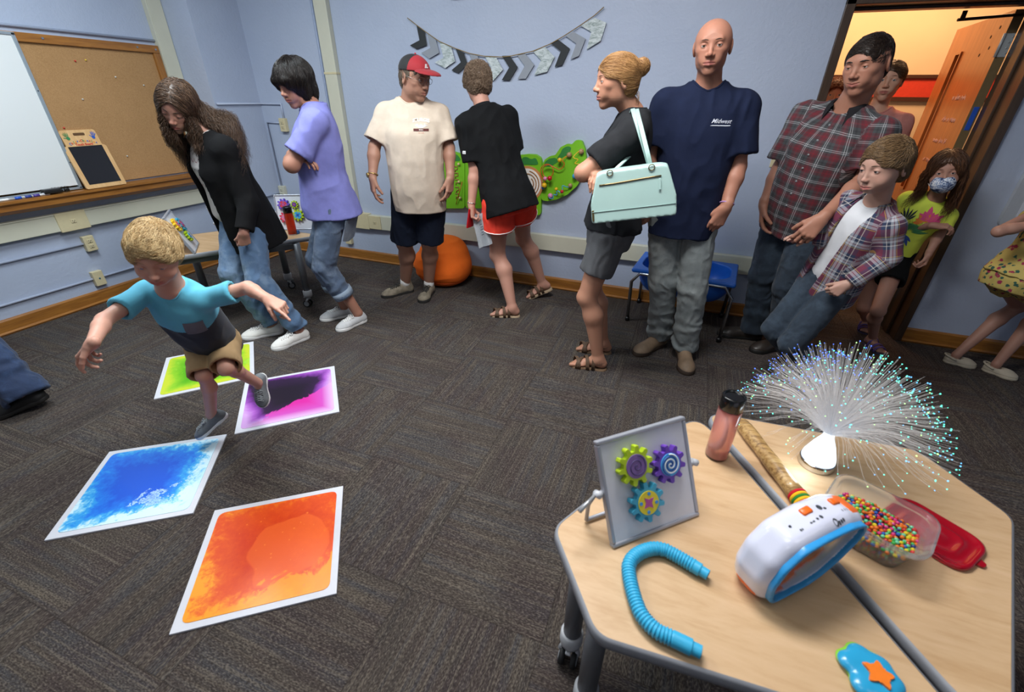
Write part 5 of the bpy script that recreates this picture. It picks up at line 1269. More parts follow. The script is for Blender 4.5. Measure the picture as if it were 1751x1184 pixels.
def glasses(P, name='glasses', mat=None, y=.100, z=.012, w=.0215, h=.016, mono=False):
    W = P.W; mat = mat or plain('thin silver wire', '#a8a8a6', .25, metal=.9); m = MB()
    for sg in (-1, 1):
        m.tube([W(sg*(.033+w*math.cos(a)), y-.006*abs(math.cos(a) > 0)*max(0, math.cos(a)), z+h*math.sin(a)) for a in np.linspace(0, 2*PI, 25)], .0011, 6, cap=False)
        m.tube([W(sg*.0545, y-.006, z+.004), W(sg*.073, y-.03, z+.006), W(sg*.0790, .0, z+.010), W(sg*.0775, -.018, z-.004)], .0011, 6)
    m.tube([W(-.0115, y, z+.003), W(0, y+.003, z+.006), W(.0115, y, z+.003)], .0011, 6)
    return m.build(name, mat, P.root, True)
# ================================================================== PEOPLE
k = 1.06; P = Person('bald man in a navy t-shirt and ripped pale jeans facing the room', k, '#b07e68')
anR = atZ(1128, 572, .09); anL = atZ(1171, 590, .09)
pel = atY(1170, 357, 2.76); nk = atY(1211, 146, 2.78)
F = P.torso(pel, nk, az(-84), BOD_M); s, fr, u = F[:, 0], F[:, 1], F[:, 2]
shR = nk+s*.185-u*.088; shL = nk-s*.185-u*.088; hpR = pel+s*.092-u*.01; hpL = pel-s*.092-u*.01
knR = ik(hpR, anR, .44, .43, fr); knL = ik(hpL, anL, .44, .43, fr)
P.leg(hpR, knR, anR, toe=az(-120)); P.leg(hpL, knL, anL, toe=az(-85))
elL = jn(shL, 1262, 285, .31, -.1); wrL = jn(elL, 1241, 355, .265, -.35); elR = jn(shR, 1108, 268, .31, -.1); wrR = jn(elR, 1112, 335, .265, -.1)
P.arm(shL, elL, wrL); P.arm(shR, elR, wrR)
HOLD = wrL+nz(atY(1216, 398, wrL[1])-wrL)*.105+V3(-.030, .030, -.004); P.hand(wrL, atY(1216, 398, wrL[1]-.0)-wrL, V3(-.45, 1, 0), ts=-1, curl=(22, 26, 30, 34), thumb=(30, 25))
P.hand(wrR, V3(.1, -.1, -1), V3(-.9, .3, 0), ts=1, curl=(25, 28, 30, 32))
hc = atY(1218, 84, 2.72); hs = 1.0
P.head(hc, nz(V3(-.06, -1, -.06)), hs=hs, tilt=3, neck=nk, nr=.059, iris='#5d4a38', jaw=1.02, look=nz(V3(0, 0, 1.5)-hc), lid=.35, wide=1.08)
P.stubble = [(.28, (0, .07, -.082, .045, .04, .034), '#6a5348')]
P.build(); P.brow(hair_mat('brown brows', '#4a3326', '#6a4c38'))
nv_ = tee(P, cloth('navy cotton', '#171f38', fold=5), pel, nk, F, TEE_M, (shR, shL), (shR+(elR-shR)*.80, shL+(elL-shL)*.80), sr=(.067, .088), seed=11)
trousers(P, denim('pale grey ripped denim', '#5b6265', '#8b9292', '#b6bbb8', .55), pel, F, (hpR, hpL), (knR, knL), (anR, anL), r=((.098, .078, .076), (.098, .078, .076)), k=1.04, seed=21)
Fd = np.array([-s, u, fr]).T; O_ = pel+u*P.TL*.735-s*.078; decal(P, nv_, text_mesh('Midwest', .027, .0003, shear=.45), 'print_lettering', plain('print white', '#c8ccd8', .7), O_, Fd, .002)
g_ = bmesh.new(); g_.faces.new([g_.verts.new(q) for q in ((-.050, -.021, 0), (-.02, -.0212, 0), (.03, -.0212, 0), (.046, -.020, 0), (.048, -.016, 0), (.03, -.0165, 0), (-.02, -.017, 0), (-.040, -.0175, 0))]); m2 = bpy.data.meshes.new('u'); g_.to_mesh(m2); g_.free(); decal(P, nv_, m2, 'print_underline', plain('print white', '#c8ccd8', .7), O_, Fd, .002)
bt = plain('scuffed tan leather', '#86705a', .6, .22, 14); bs = plain('dark brown sole', '#3a2c22', .7)
shoe(P, anR, az(-122), bt, bs, 1.08, L=.285, open_=False, name='boot', toe_h=.05, high=.10); shoe(P, anL, az(-80), bt, bs, 1.08, L=.285, open_=False, name='boot', toe_h=.05, high=.10)
m = MB(); c_ = wrL+(elL-wrL)*.10; ax_ = nz(elL-wrL); q1 = nz(np.cross(ax_, V3(0, 1, 0))); q2 = np.cross(ax_, q1)
m.tube([c_+(q1*math.cos(a)*.034+q2*math.sin(a)*.031) for a in np.linspace(0, 2*PI, 25)], .0042, 8, cap=False); m.build('wristband', plain('lilac rubber band', '#b48cc4', .5), P.root, True)
def limb_set(P, F, pel, nk, k, shw=.185, hpw=.092, shd=.080):
    s, fr, u = F[:, 0], F[:, 1], F[:, 2]
    return nk+s*shw*k-u*shd*k, nk-s*shw*k-u*shd*k, pel+s*hpw*k-u*.01*k, pel-s*hpw*k-u*.01*k
k = 1.0; P = Person('older man in a red and black cap, beige t-shirt and dark shorts', k, '#ad8570', lips='#93655a')
anR, dR = footpt((706, 497), (672, 521), k, -122); anL, dL = footpt((738, 497), (742, 528), k, -76)
pel = atYz(716, 2.90, .93); nk = atYz(704, 2.90, 1.475)
F = P.torso(pel, nk, az(-66), mul(BOD_M, 1.03, 1.05)); s, fr, u = F[:, 0], F[:, 1], F[:, 2]
shR, shL, hpR, hpL = limb_set(P, F, pel, nk, k, .172)
knR = ik(hpR, anR, .43, .42, fr); knL = ik(hpL, anL, .43, .42, fr)
for a in ((hpR, knR, anR, dR), (hpL, knL, anL, dL)): P.leg(a[0], a[1], a[2], toe=a[3], r=(.088, .060, .062, .040))
elR = jn(shR, 640, 252, .30, -.1); wrR = jn(elR, 637, 303, .25, -.3); elL = jn(shL, 768, 252, .30, -.1); wrL = jn(elL, 770, 304, .25, -.3)
P.arm(shR, elR, wrR); P.arm(shL, elL, wrL)
P.hand(wrR, atY(639, 350, wrR[1]-.02)-wrR, -s-fr*.5, ts=1, curl=(18, 22, 26, 28), thumb=(22, 15)); P.hand(wrL, atY(768, 352, wrL[1]-.02)-wrL, s-fr*.6, ts=-1, curl=(20, 22, 26, 28), thumb=(22, 15))
hc = atY(709, 137, 2.86)
P.head(hc, az(-14, -.20), neck=nk+fr*.01, nr=.066, jaw=1.08, lid=.55, iris='#6a6258', wide=1.06, hs=1.02)
P.build(); gh = hair_mat('grey brown hair', '#4a4038', '#857868'); P.brow(gh)
f = capshell(P, .006, face=(0, .10, -.02, .085, .088, .09), nape=-.05); f.cut(half(P.W(0, 0, .075), P.hF[:, 2])); hair(P, 'hair', f, gh, n=500, length=.02, flow=flow_down(P), h=.0045, r=.0010)
W = P.W; H_ = P.hF; hs = P.hs
f = Field(); f.add(ell(W(0, -.004, .052), (.088*hs, .108*hs, .086*hs), H_), 0); f.cut(half(W(0, 0, .052), -H_[:, 2]+H_[:, 1]*.12)); f.sub(ell(W(0, -.004, .045), (.080*hs, .100*hs, .078*hs), H_), .002)
V, Fc = f.mesh(.003); cp = mesh_np('cap', V, Fc, vcol_mat('cap cloth', .75), P.root); Q = (V-P.hc)@H_/hs
C = np.where((Q[:, 1] > .018)[:, None], np.array(srgb('#a31a26')), np.array(srgb('#121315'))); setcol(cp, C)
f = Field(); f.add(ell(W(0, .105, .056), (.083*hs, .085*hs, .022*hs), H_), 0); f.sub(ell(W(0, .098, .0485), (.085*hs, .092*hs, .0205*hs), H_), .001); f.cut(half(W(0, .070, 0), -H_[:, 1])); f.cut(half(W(0, 0, .040), -H_[:, 2]))
V, Fc = f.mesh(.0035); b = mesh_np('brim', V, Fc, vcol_mat('cap cloth', .75), cp); setcol(b, np.tile(srgb('#9c1a25'), (len(V), 1)))
MB().ball(W(0, -.004, .139), .006*hs).build('button', plain('cap red', '#b5202c', .7), cp, True)
m = MB(); m.box(tuple(W(.012, .103, .093)), (.014, .003, .022), R=M3(H_)); m.box(tuple(W(.004, .104, .086)), (.014, .003, .007), R=M3(H_)); m.build('front_emblem', plain('white stitching', '#dcdcdc', .6), cp)
glasses(P)
sh_ = tee(P, cloth('beige cotton', '#d2c2b0', var=.06), pel, nk, F, mul(TEE_M, 1.02, 1.06, .03, -.30), (shR, shL), (shR+(elR-shR)*.80, shL+(elL-shL)*.80), sr=(.066, .090), seed=31, wr=.007, drop=.008)
O_ = pel+u*P.TL*.74-s*.068; Fd = np.array([-s, u, fr]).T
for tx, yo_, sz, cc in (('STURGIS', .022, .028, '#f2efe8'), ('III III II', -.024, .010, '#e9e4da'), ('-- - --', -.040, .016, '#c8603a')):
    me = text_mesh(tx, sz, .0009 if sz > .02 else .0004); 
    for v_ in me.vertices: v_.co.y += yo_+(.010*math.cos(v_.co.x*22) if sz > .02 else 0)
    if yo_ == -.024:
        g_ = bmesh.new(); bmesh.ops.create_grid(g_, x_segments=14, y_segments=3, size=.5)
        for v_ in g_.verts: v_.co = Vector((v_.co.x*.095, v_.co.y*.015+yo_, 0))
        m2 = bpy.data.meshes.new('b'); g_.to_mesh(m2); g_.free(); decal(P, sh_, m2, 'print_banner', plain('print dark red', '#5a2420', .7), O_, Fd, .0014)
    decal(P, sh_, me, 'print_lettering', plain('print '+cc, cc, .7), O_, Fd, .0022)
g_ = bmesh.new()
for sx in (-1, 1):
    for j in range(5):
        a = R_(18+j*14); p0 = V3(sx*.006, -.012, 0); p1 = V3(sx*(.040-.004*j), -.004+.016*math.sin(a), 0); n_ = V3(0, .0022, 0); g_.faces.new([g_.verts.new(q) for q in (p0-n_, p1-n_*.5, p1+n_*.5, p0+n_)])
for rr_, y0 in ((.012, -.004),):
    g_.faces.new([g_.verts.new((rr_*math.cos(a), y0+rr_*.9*math.sin(a), 0)) for a in np.linspace(0, 2*PI, 13)[:-1]])
m2 = bpy.data.meshes.new('b'); g_.to_mesh(m2); g_.free(); decal(P, sh_, m2, 'print_eagle', plain('print pale grey', '#e8e8ea', .7), O_, Fd, .002)
shorts(P, cloth('navy shorts cloth', '#151c2c', var=.1), pel, F, (hpR, hpL), (knR, knL), (.93, .93), r=(.106, .108), k=k, seed=33)
tn = plain('grey brown trail suede', '#7d7464', .8, .3, 26); ts_ = plain('black lug sole', '#23211f', .8); lc = plain('dark laces', '#2c2a28', .8)
for a, d in ((anR, dR), (anL, dL)):
    shoe(P, a, d, tn, ts_, 1.05, laces=lc, name='trail_shoe', high=.085); m = MB(); ax = nz((knR if a is anR else knL)-a); m.tube([a-ax*.035, a+ax*.0, a+ax*.052], [.042, .043, .0415], 20); m.build('sock', cloth('white sock', '#d8d6d4'), P.root, True)
m = MB(); c_ = wrR+(elR-wrR)*.09; ax_ = nz(elR-wrR); q1 = nz(np.cross(ax_, V3(0, 1, 0))); q2 = np.cross(ax_, q1)
m.tube([c_+(q1*math.cos(a)*.034+q2*math.sin(a)*.031) for a in np.linspace(0, 2*PI, 25)], .0045, 8, cap=False); d_ = nz(q1*.5*(1 if q1[0] < 0 else -1)+V3(0, -.8, 0)); m.tube([c_+d_*.028, c_+d_*.041], .016, 20)
m.build('wristwatch', plain('gold watch', '#c2a468', .25, metal=.8), P.root, True)
k = .96; P = Person('woman seen from behind in a black polo and coral shorts, leaning to the wall', k, '#bd8f7c')
an1, d1 = footpt((888, 541), (834, 540), k, 197); an2, d2 = footpt((937, 508), (898, 524), k, 205)
pel = atYz(868, 3.02, .885); nk = atY(826, 186, 3.08)
F = P.torso(pel, nk, az(140), mul(BOD_F, 1.05, 1.05)); s, fr, u = F[:, 0], F[:, 1], F[:, 2]
shR, shL, hpR, hpL = limb_set(P, F, pel, nk, k, .165, .09)
an2 = an2+V3(0, 0, .05)
knL = ik(hpL, an1, .42, .41, fr); knR = ik(hpR, an2, .42, .43, fr)
P.leg(hpL, knL, an1, toe=d1, bare=True, r=(.092, .058, .060, .036)); P.leg(hpR, knR, an2, toe=d2, bare=True, pitch=22, r=(.092, .058, .060, .036))
elL = jn(shL, 812, 288, .29, 0); wrL = jn(elL, 806, 352, .24, -.1); elR = shR-u*.27*k+fr*.03; wrR = elR-u*.15+fr*.18
P.arm(shL, elL, wrL, r=(.050, .040, .040, .025)); P.arm(shR, elR, wrR); P.hand(wrL, atY(812, 395, wrL[1]+.0)-wrL, V3(1, .3, .1), ts=-1, curl=(48, 52, 55, 58), thumb=(30, 35), sc_=.95); P.hand(wrR, fr-u*.3, V3(-.5, .2, -1), ts=1)
hc = atY(817, 148, 3.13); P.head(hc, nz(V3(-.62, .72, -.38)), neck=nk+fr*.005, nr=.055, female=True, lid=.6, hs=.96)
P.build(); hm = hair_mat('curly grey brown hair', '#5a4636', '#a58e78')
f = capshell(P, .017, top=.012, back=.012, face=(0, .125, -.03, .085, .085, .10), nape=-.055); hair(P, 'hair', f, hm, n=2600, length=.032, flow=flow_down(P, .5), wr=.006, wf=(50, 50, 50), curl=.006, curlf=210, jitter=.6, grav=.05, lift=.004)
glasses(P)
po = tee(P, cloth('black polo pique', '#101113', var=.15), pel, nk, F, mul(TEE_F, 1.06, 1.05, 0, -.18), (shR, shL), (shR+(elR-shR)*.85, shL+(elL-shL)*.82), sr=(.066, .076), k=k, seed=41, collar=False)
m = MB(); c = nk+fr*.012*k; ring = lambda rr, h: [c+(s*math.cos(a)*rr+fr*math.sin(a)*(rr+.004))*k+u*h*k for a in np.linspace(0, 2*PI, 25)[:-1]]
R3 = [ring(.066, -.03), ring(.060, .02), ring(.058, .032), ring(.064, .030), ring(.075, -.012)]; vs = [[m.bm.verts.new(q) for q in r_] for r_ in R3]
for i in range(4):
    for j in range(24): m.bm.faces.new([vs[i][j], vs[i][(j+1) % 24], vs[i+1][(j+1) % 24], vs[i+1][j]])
m.build('collar', cloth('black polo pique', '#16181b'), po, True)
c0 = shL+(elL-shL)*.62; Fd = frame3(V3(-.25, -1, .1), (0, 0, 1)); m2 = text_mesh('m', .034, .0022); decal(P, po, m2, 'sleeve_emblem', plain('white stitching', '#dcdcdc', .6), c0, np.array([-Fd[:, 0], Fd[:, 2], Fd[:, 1]]).T*np.array([-1, 1, 1]), .0022)
shorts(P, cloth('coral athletic cloth', '#ee4534', var=.06), pel, F, (hpR, hpL), (knR, knL), (.42, .46), r=(.118, .128), k=k, seed=42, trim=plain('white piping', '#eee6e2', .7), seat=(.19, .145), waist=(.17, .13))
sm_ = plain('brown strap leather', '#5e4836', .6, .2); sl = plain('tan foam sole', '#a58f74', .8)
sandal(P, an1, d1, sm_, sl, k*1.0, straps=4); sandal(P, an2, d2, sm_, sl, k, 22, straps=4)
m = MB(); c_ = wrL+(elL-wrL)*.07; ax_ = nz(elL-wrL); q1 = nz(np.cross(ax_, V3(0, 1, 0))); q2 = np.cross(ax_, q1)
m.tube([c_+(q1*math.cos(a)*.031+q2*math.sin(a)*.028) for a in np.linspace(0, 2*PI, 25)], .003, 8, cap=False); m.build('bracelet', plain('silver', '#c0beba', .2, metal=.9), P.root, True)
pr = empty('folded_paper', wrL); tag(pr, 'white printed paper sheet held down by the woman in the polo', 'paper'); c_ = wrL+nz(atY(822, 385, wrL[1])-wrL)*.12
Fq = np.array([nz(V3(.55, .2, .25)), nz(V3(.22, 0, -1)), nz(V3(.2, -1, 0))]).T; m = MB(); n_ = 9
g0 = [[c_+Fq[:, 0]*(x*.055+.010)+Fq[:, 1]*(y*.23-.05)+Fq[:, 2]*(.016*math.sin(x*2.6)) for x in np.linspace(-1, 1, n_)] for y in (0, 1)]
va = [[m.bm.verts.new(q) for q in r_] for r_ in g0]
for i in range(n_-1): m.bm.faces.new([va[0][i], va[0][i+1], va[1][i+1], va[1][i]])
bmesh.ops.solidify(m.bm, geom=list(m.bm.faces), thickness=.0012); m.build('sheet', plain('printed paper', '#cfd4da', .7, .05), pr)
for j in range(5): MB().box(c_+Fq[:, 0]*(.012+.004*(j % 2))+Fq[:, 1]*(.02+.018*j)+Fq[:, 2]*.0185, (.020, .006, .001), R=M3(Fq)).build('printed_mark', plain('grey print', '#5a5e66', .7), pr)
tag(MB().box(wrL+nz(atY(810, 395, wrL[1])-wrL)*.085+V3(-.012, .0, 0), (.012, .075, .14), R=M3(frame3(V3(.2, 1, 0), V3(.2, 0, 1))), bev=.004).build('phone_case', plain('glossy red case', '#b3141e', .25)), 'red phone case in the polo woman’s hand', 'phone case')
k = .97; P = Person('blonde woman in profile with arms crossed and a bun, black t-shirt and grey shorts', k, '#bd8c72')
anL, dL = footpt((1036, 632), (963, 628), k, 186); anR, dR = footpt((1044, 604), (980, 592), k, 188)
pel = atYz(1046, 2.52, .90); nk = atY(1082, 192, 2.52)
F = P.torso(pel, nk, az(192), mul(BOD_F, .98, .98)); s, fr, u = F[:, 0], F[:, 1], F[:, 2]
shR, shL, hpR, hpL = limb_set(P, F, pel, nk, k, .155, .085)
knL = ik(hpL, anL, .42, .41, fr); knR = ik(hpR, anR, .42, .41, fr)
P.leg(hpL, knL, anL, toe=dL, bare=True, r=(.086, .056, .058, .035)); P.leg(hpR, knR, anR, toe=dR, bare=True, r=(.086, .056, .058, .035))
elL = jn(shL, 997, 296, .29, -.5); wrL = elL+V3(.11, .20, -.03); elR = shR+fr*.14-u*.23; wrR = elL+V3(.09, .04, .03)
P.arm(shL, elL, wrL, r=(.050, .041, .041, .026)); P.arm(shR, elR, wrR, r=(.048, .04, .04, .026)); P.hand(wrR, V3(-.2, -.6, -.3), V3(.2, .3, -1), ts=1, sc_=.9); P.hand(wrL, V3(.3, .9, 0), V3(1, 0, .2), ts=-1, sc_=.9)
hc = atY(1054, 143, 2.46); P.head(hc, az(-152, -.06), neck=nk+fr*.0, nr=.050, female=True, lid=.35, iris='#4a5560', hs=.96, nose=1.06)
P.build(); hm = hair_mat('golden blonde hair', '#7d5632', '#cfa26c'); P.brow(hair_mat('brown brows', '#4a3326', '#6a4c38'), .0018)
f = capshell(P, .008, top=.004, back=.006, face=(0, .118, -.035, .090, .070, .104), nape=-.065); bun = P.W(0, -.122, .066); f.add(ell(bun, (.036, .034, .036), P.hF), .006); H_ = P.hF
def bunl(bv, V, N):
    pth = [[bun+(H_[:, 0]*math.cos(a+o)+H_[:, 2]*math.sin(a+o))*.024*(1+.15*math.sin(3*a+o))-H_[:, 1]*(.012+.010*math.sin(2*a+o*2)) for a in np.linspace(0, 5.2, 14)] for o in (0, 1.1, 2.2, 3.3, 4.4)]
    w = [[P.W(-.03, -.085, -.02), P.W(-.035, -.10, -.07), P.W(-.03, -.095, -.12)], [P.W(.02, -.095, -.03), P.W(.02, -.11, -.09)]]
    return [clump(pth, 26, [.006, .012, .006], seg=16, curl=.002, seed=3), clump(w, 14, [.008, .012, .010], seg=12, curl=.006, curlf=120, seed=8)]
hair(P, 'hair', f, hm, n=3000, length=.07, r=.0007, flow=flow_back(P, .9), wr=.002, grav=.02, jitter=.12, lift=.0022, extra=bunl)
tee(P, cloth('washed black cotton', '#26272a', var=.15), pel, nk, F, mul(TEE_F, .98, 1.0, 0, -.04), (shR, shL), (shR+(elR-shR)*.78, shL+(elL-shL)*.74), sr=(.062, .070), k=k, seed=51)
shorts(P, cloth('grey cargo twill', '#5c5d60', var=.14), pel, F, (hpR, hpL), (knR, knL), (.62, .62), r=(.098, .098), k=k, seed=52)
sm_ = plain('brown strap leather', '#5e4836', .6, .2); sl = plain('cork footbed', '#7a6048', .8)
sandal(P, anL, dL, sm_, sl, k, straps=4, heelstrap=True); sandal(P, anR, dR, sm_, sl, k, straps=4, heelstrap=True)
# handbag on her near shoulder
c_ = atY(1081, 327, 2.20); Fb = frame3(V3(.12, -1, .18), (0, 0, 1)); bx_ = -Fb[:, 0]; R2 = np.array([bx_, Fb[:, 2], Fb[:, 1]]).T
t_ = Matrix.Rotation(R_(10), 3, Vector(Fb[:, 1])); R2 = np.array(t_)@R2; X_, U_, O_ = R2[:, 0], R2[:, 1], R2[:, 2]
bag = empty('handbag', c_-U_*.13); tag(bag, 'mint green leather handbag with long straps and a front zip', 'handbag')
f = Field(); n_ = 0
f.add(rc(c_-X_*.100+U_*.02, c_+X_*.100+U_*.02, .085, .085), 0); f.add(rbox(c_-U_*.055, (.188, .075, .075), .02, np.array([X_, U_, O_]).T), .05)
f.add(rbox(c_-U_*.0, (.165, .10, .065), .03, np.array([X_, U_, O_]).T), .03)
f.cut(half(c_-U_*.125, -U_)); f.cut(half(c_+O_*.062, O_)); f.cut(half(c_-O_*.062, -O_)); f.cut(half(c_+X_*.178+U_*.0, nz(X_+U_*.26))); f.cut(half(c_-X_*.178, nz(-X_+U_*.26)))
mint = plain('mint leather', '#a3c0ba', .38, .03, 9, bump=.1, coat=.15)
V, Fc = f.mesh(.0055); N = vnormals(V, Fc); bo = mesh_np('bag_body', V, Fc, mint, bag)
T = lambda x, y, z: c_+X_*x+U_*y+O_*z
m = MB(); m.tube([T(x, -.074, .064) for x in np.linspace(-.185, .185, 9)], .0016, 6); m.tube([T(-.187, -.10, .02), T(-.186, -.02, .0), T(-.16, .06, 0), T(-.10, .100, 0), T(0, .1065, 0), T(.10, .100, 0), T(.16, .06, 0), T(.186, -.02, 0), T(.187, -.1, .02)], .003, 6); m.build('seam_piping', plain('mint piping', '#8fada8', .4), bag, True)
m = MB(); m.tube([T(x, .045+.004*math.sin(x*12), .0635) for x in np.linspace(-.145, .125, 9)], .0035, 8); m.build('zip', plain('antique brass', '#7a6a48', .3, metal=.8), bag, True)
m = MB(); m.box(T(.118, .015, .068), (.010, .048, .004), R=M3(R2), bev=.0015); m.build('zip_pull', mint, bag); m = MB(); m.box(T(-.180, -.09, .063), (.010, .05, .004), R=M3(R2), bev=.0015); m.build('side_pull', plain('antique brass', '#7a6a48', .3, metal=.8), bag)
sT = shL+u*.090*k+s*.012
for o_ in (.03, -.03):
    a_, b_ = T(-.095, .085, o_), T(.085, .085, o_); top = sT-fr*(.004 if o_ > 0 else -.014); inn = V3(.05, .20, 0); mm = MB()
    for w in np.linspace(-.006, .006, 3):
        q = X_*w
        mm.tube([b_+q, b_+(top-b_)*.3+O_*.02+q, b_+(top-b_)*.7+O_*.035+q, top-s*-.0+(b_-top)*.10+O_*.030+q, top+q+u*.006, top+s*.05+q-u*.01, top+s*.045-u*.07+fr*.05+q, a_+(top-a_)*.3+inn+q, a_+q], .0045, 8)
    mm.build('strap', mint, bag, True)
for xx in (-.095, .085):
    m = MB(); m.tube([T(xx+.013*math.cos(a), .088+.012*math.sin(a), .066) for a in np.linspace(0, 2*PI, 13)], .0022, 6, cap=False); m.build('ring', plain('antique brass', '#7a6a48', .3, metal=.8), bag, True)
k = 1.04; P = Person('dark-haired man in a red and grey plaid shirt holding a boy’s hand', k, '#ab7c66', lips='#96584e')
anR, dR = footpt((1300, 580), (1248, 574), k, 188); anL, dL = footpt((1345, 594), (1290, 612), k, 215)
pel = atYz(1372, 3.12, .955); nk = atY(1452, 184, 3.04)
F = P.torso(pel, nk, az(-128), mul(BOD_M, 1.04, 1.08)); s, fr, u = F[:, 0], F[:, 1], F[:, 2]
shR, shL, hpR, hpL = limb_set(P, F, pel, nk, k, .19)
knR = ik(hpR, anR, .44, .43, fr); knL = ik(hpL, anL, .44, .43, fr)
P.leg(hpR, knR, anR, toe=dR, r=(.088, .052, .048, .036)); P.leg(hpL, knL, anL, toe=dL, r=(.088, .052, .048, .036))
elR = jn(shR, 1332, 290, .31, 0); wrR = jn(elR, 1306, 350, .26, -.2); elL = jn(shL, 1477, 306, .30, .0); wrL = atY(1405, 374, 2.70)
P.arm(shR, elR, wrR); P.arm(shL, elL, wrL); P.hand(wrR, atY(1300, 400, wrR[1])-wrR, -s-fr*.5, ts=1, curl=(22, 26, 30, 32)); P.hand(wrL, atY(1372, 408, wrL[1]-.03)-wrL, V3(-.2, .8, -.6), ts=-1, curl=(34, 36, 38, 40), thumb=(32, 30), sc_=1.05)
hc = atY(1482, 116, 2.97); P.head(hc, nz(V3(-.62, -.75, -.16)), neck=nk, nr=.066, jaw=1.14, lid=.65, smile=1., iris='#4a3b2c', wide=1.12, hs=1.03, tilt=4)
P.build(); hm = hair_mat('very dark brown hair', '#191310', '#3d2e26'); P.brow(hm, .0028)
f = capshell(P, .008, top=.008, face=(0, .126, -.030, .098, .074, .112), nape=-.05, cheek=(.064, -.048, .068, .080)); hair(P, 'hair', f, hm, n=3800, r=.0008, length=.016, flow=flow_fwd(P, .4, .5), wr=.002, grav=.05, lift=.0025)
rp = plaid('dark red and grey plaid', '#3f4144', [(.25, .20, '#5e1220', .8), (.25, .05, '#7a1626', .7), (.56, .018, '#c9c9cc', .8), (.66, .018, '#c9c9cc', .8), (.86, .05, '#26282c', .8)], .078)
tee(P, rp, pel, nk, F, mul(TEE_M, 1.00, 1.06, .02, -.30), (shR, shL), (shR+(elR-shR)*.84, shL+(elL-shL)*.80), sr=(.068, .084), k=k, seed=61, wr=.008, collar=False)
so = bpy.data.objects[[o.name for o in P.root.children if o.name.startswith('shirt')][0]]
m = MB(); c = nk+fr*.014*k
prof = lambda a: [(.068, -.045), (.066, .016), (.070, .030), (.080, .020), (.104, -.034-.020*max(0, math.sin(a)))]
vs = []
for a in np.linspace(R_(-238), R_(58), 27): vs.append([m.bm.verts.new(c+(s*math.cos(a)*q[0]+fr*math.sin(a)*(q[0]+.006))*k+u*(q[1]-.028*max(0, math.sin(a))**2)*k) for q in prof(a)])
for i in range(26):
    for j in range(4): m.bm.faces.new([vs[i][j], vs[i+1][j], vs[i+1][j+1], vs[i][j+1]])
bmesh.ops.solidify(m.bm, geom=list(m.bm.faces), thickness=.003); m.build('collar', cloth('plaid collar cloth', '#3b3a3e'), so, True)
bv = BVHTree.FromObject(so, bpy.context.evaluated_depsgraph_get())
for t_ in np.linspace(.08, .86, 7):
    q = pel+u*P.TL*t_+fr*.5; loc, nn, _, _ = bv.ray_cast(Vector(q), Vector(-fr), .6)
    if loc is not None: MB().tube([loc, loc+Vector(fr)*.003], .0055, 10).build('button', plain('grey shirt button', '#8c8f92', .4), so, True)
trousers(P, denim('dark blue denim', '#1c2530', '#2b3948', '#46586a', .4), pel, F, (hpR, hpL), (knR, knL), (anR, anL), r=((.104, .084, .080), (.104, .084, .080)), k=k, seed=62, seat=(.185, .135))
bk = plain('dark brown shoe leather', '#2e2722', .4, .15); bs = plain('black sole', '#171514', .6)
shoe(P, anR, dR, bk, bs, 1.08, open_=False); shoe(P, anL, dL, bk, bs, 1.08, open_=False)
m = MB(); pp = wrL+nz(atY(1372, 408, wrL[1]-.03)-wrL)*.112; m.tube([pp+V3(.011*math.cos(a), .0, .011*math.sin(a)) for a in np.linspace(0, 2*PI, 13)], .0024, 6, cap=False); m.build('ring', plain('dark ring', '#3a3430', .2, metal=.8), P.root, True)
k = .96; P = Person('woman with a black bob and lavender t-shirt looking down with arms folded', k, '#a87d69')
anL, dL = footpt((626, 548), (564, 574), k); anR, dR = footpt((606, 538), (556, 548), k)
pel = atYz(566, 2.42, .87); nk = atY(534, 180, 2.40)
F = P.torso(pel, nk, az(-138), mul(BOD_F, 1.0, 1.12)); s, fr, u = F[:, 0], F[:, 1], F[:, 2]
shR, shL, hpR, hpL = limb_set(P, F, pel, nk, k, .155, .085)
knL = ik(hpL, anL, .42, .41, fr); knR = ik(hpR, anR, .42, .41, fr)
for a in ((hpL, knL, anL, dL), (hpR, knR, anR, dR)): P.leg(a[0], a[1], a[2], toe=a[3], r=(.088, .050, .046, .036))
elL = jn(shL, 499, 282, .27, -.6); wrL = elL+s*.20+fr*.0+u*.03; elR = shR+fr*.12-u*.22; wrR = elL+s*.07-fr*.02+u*.02
P.arm(shL, elL, wrL, r=(.054, .046, .044, .028)); P.arm(shR, elR, wrR); P.hand(wrL, s-fr*.5, -fr, ts=-1, sc_=.9); P.hand(wrR, -s*.5-fr*.8, -u, ts=1, sc_=.85)
hc = atY(505, 147, 2.36); P.head(hc, az(-98, -.26), neck=nk+fr*.01, nr=.052, female=True, lid=.75, hs=.97, jaw=1.05)
P.build(); hm = hair_mat('black bob hair', '#0c0a0a', '#2c2522', .35); P.brow(hm, .002)
f = capshell(P, .018, top=.016, back=.016, side=.004, face=(0, .120, -.050, .066, .082, .096), nape=-.115, cheek=(.10, -.06, .065, .075)); W = P.W
for m_ in (-1, 1): f.add(rc(W(m_*.070, .005, .03), W(m_*.068, .002, -.070), .030, .020), .02)
f.add(ell(W(0, -.055, -.045), (.082, .055, .070), P.hF), .03); f.sub(ell(W(0, .125, -.055), (.056, .080, .086), P.hF), .008); f.add(rc(W(-.045, .088, .052), W(.045, .088, .052), .018, .018), .012)
hair(P, 'hair', f, hm, n=2600, length=.085, flow=flow_down(P, .1), wr=.002, grav=.12, jitter=.10, lift=.003)
lav = tee(P, cloth('lavender cotton', '#8285c8', var=.08), pel, nk, F, mul(TEE_F, 1.0, 1.15, .02, -.12), (shR, shL), (shR+(elR-shR)*.78, shL+(elL-shL)*.74), sr=(.064, .082), k=k, seed=71, wr=.008)
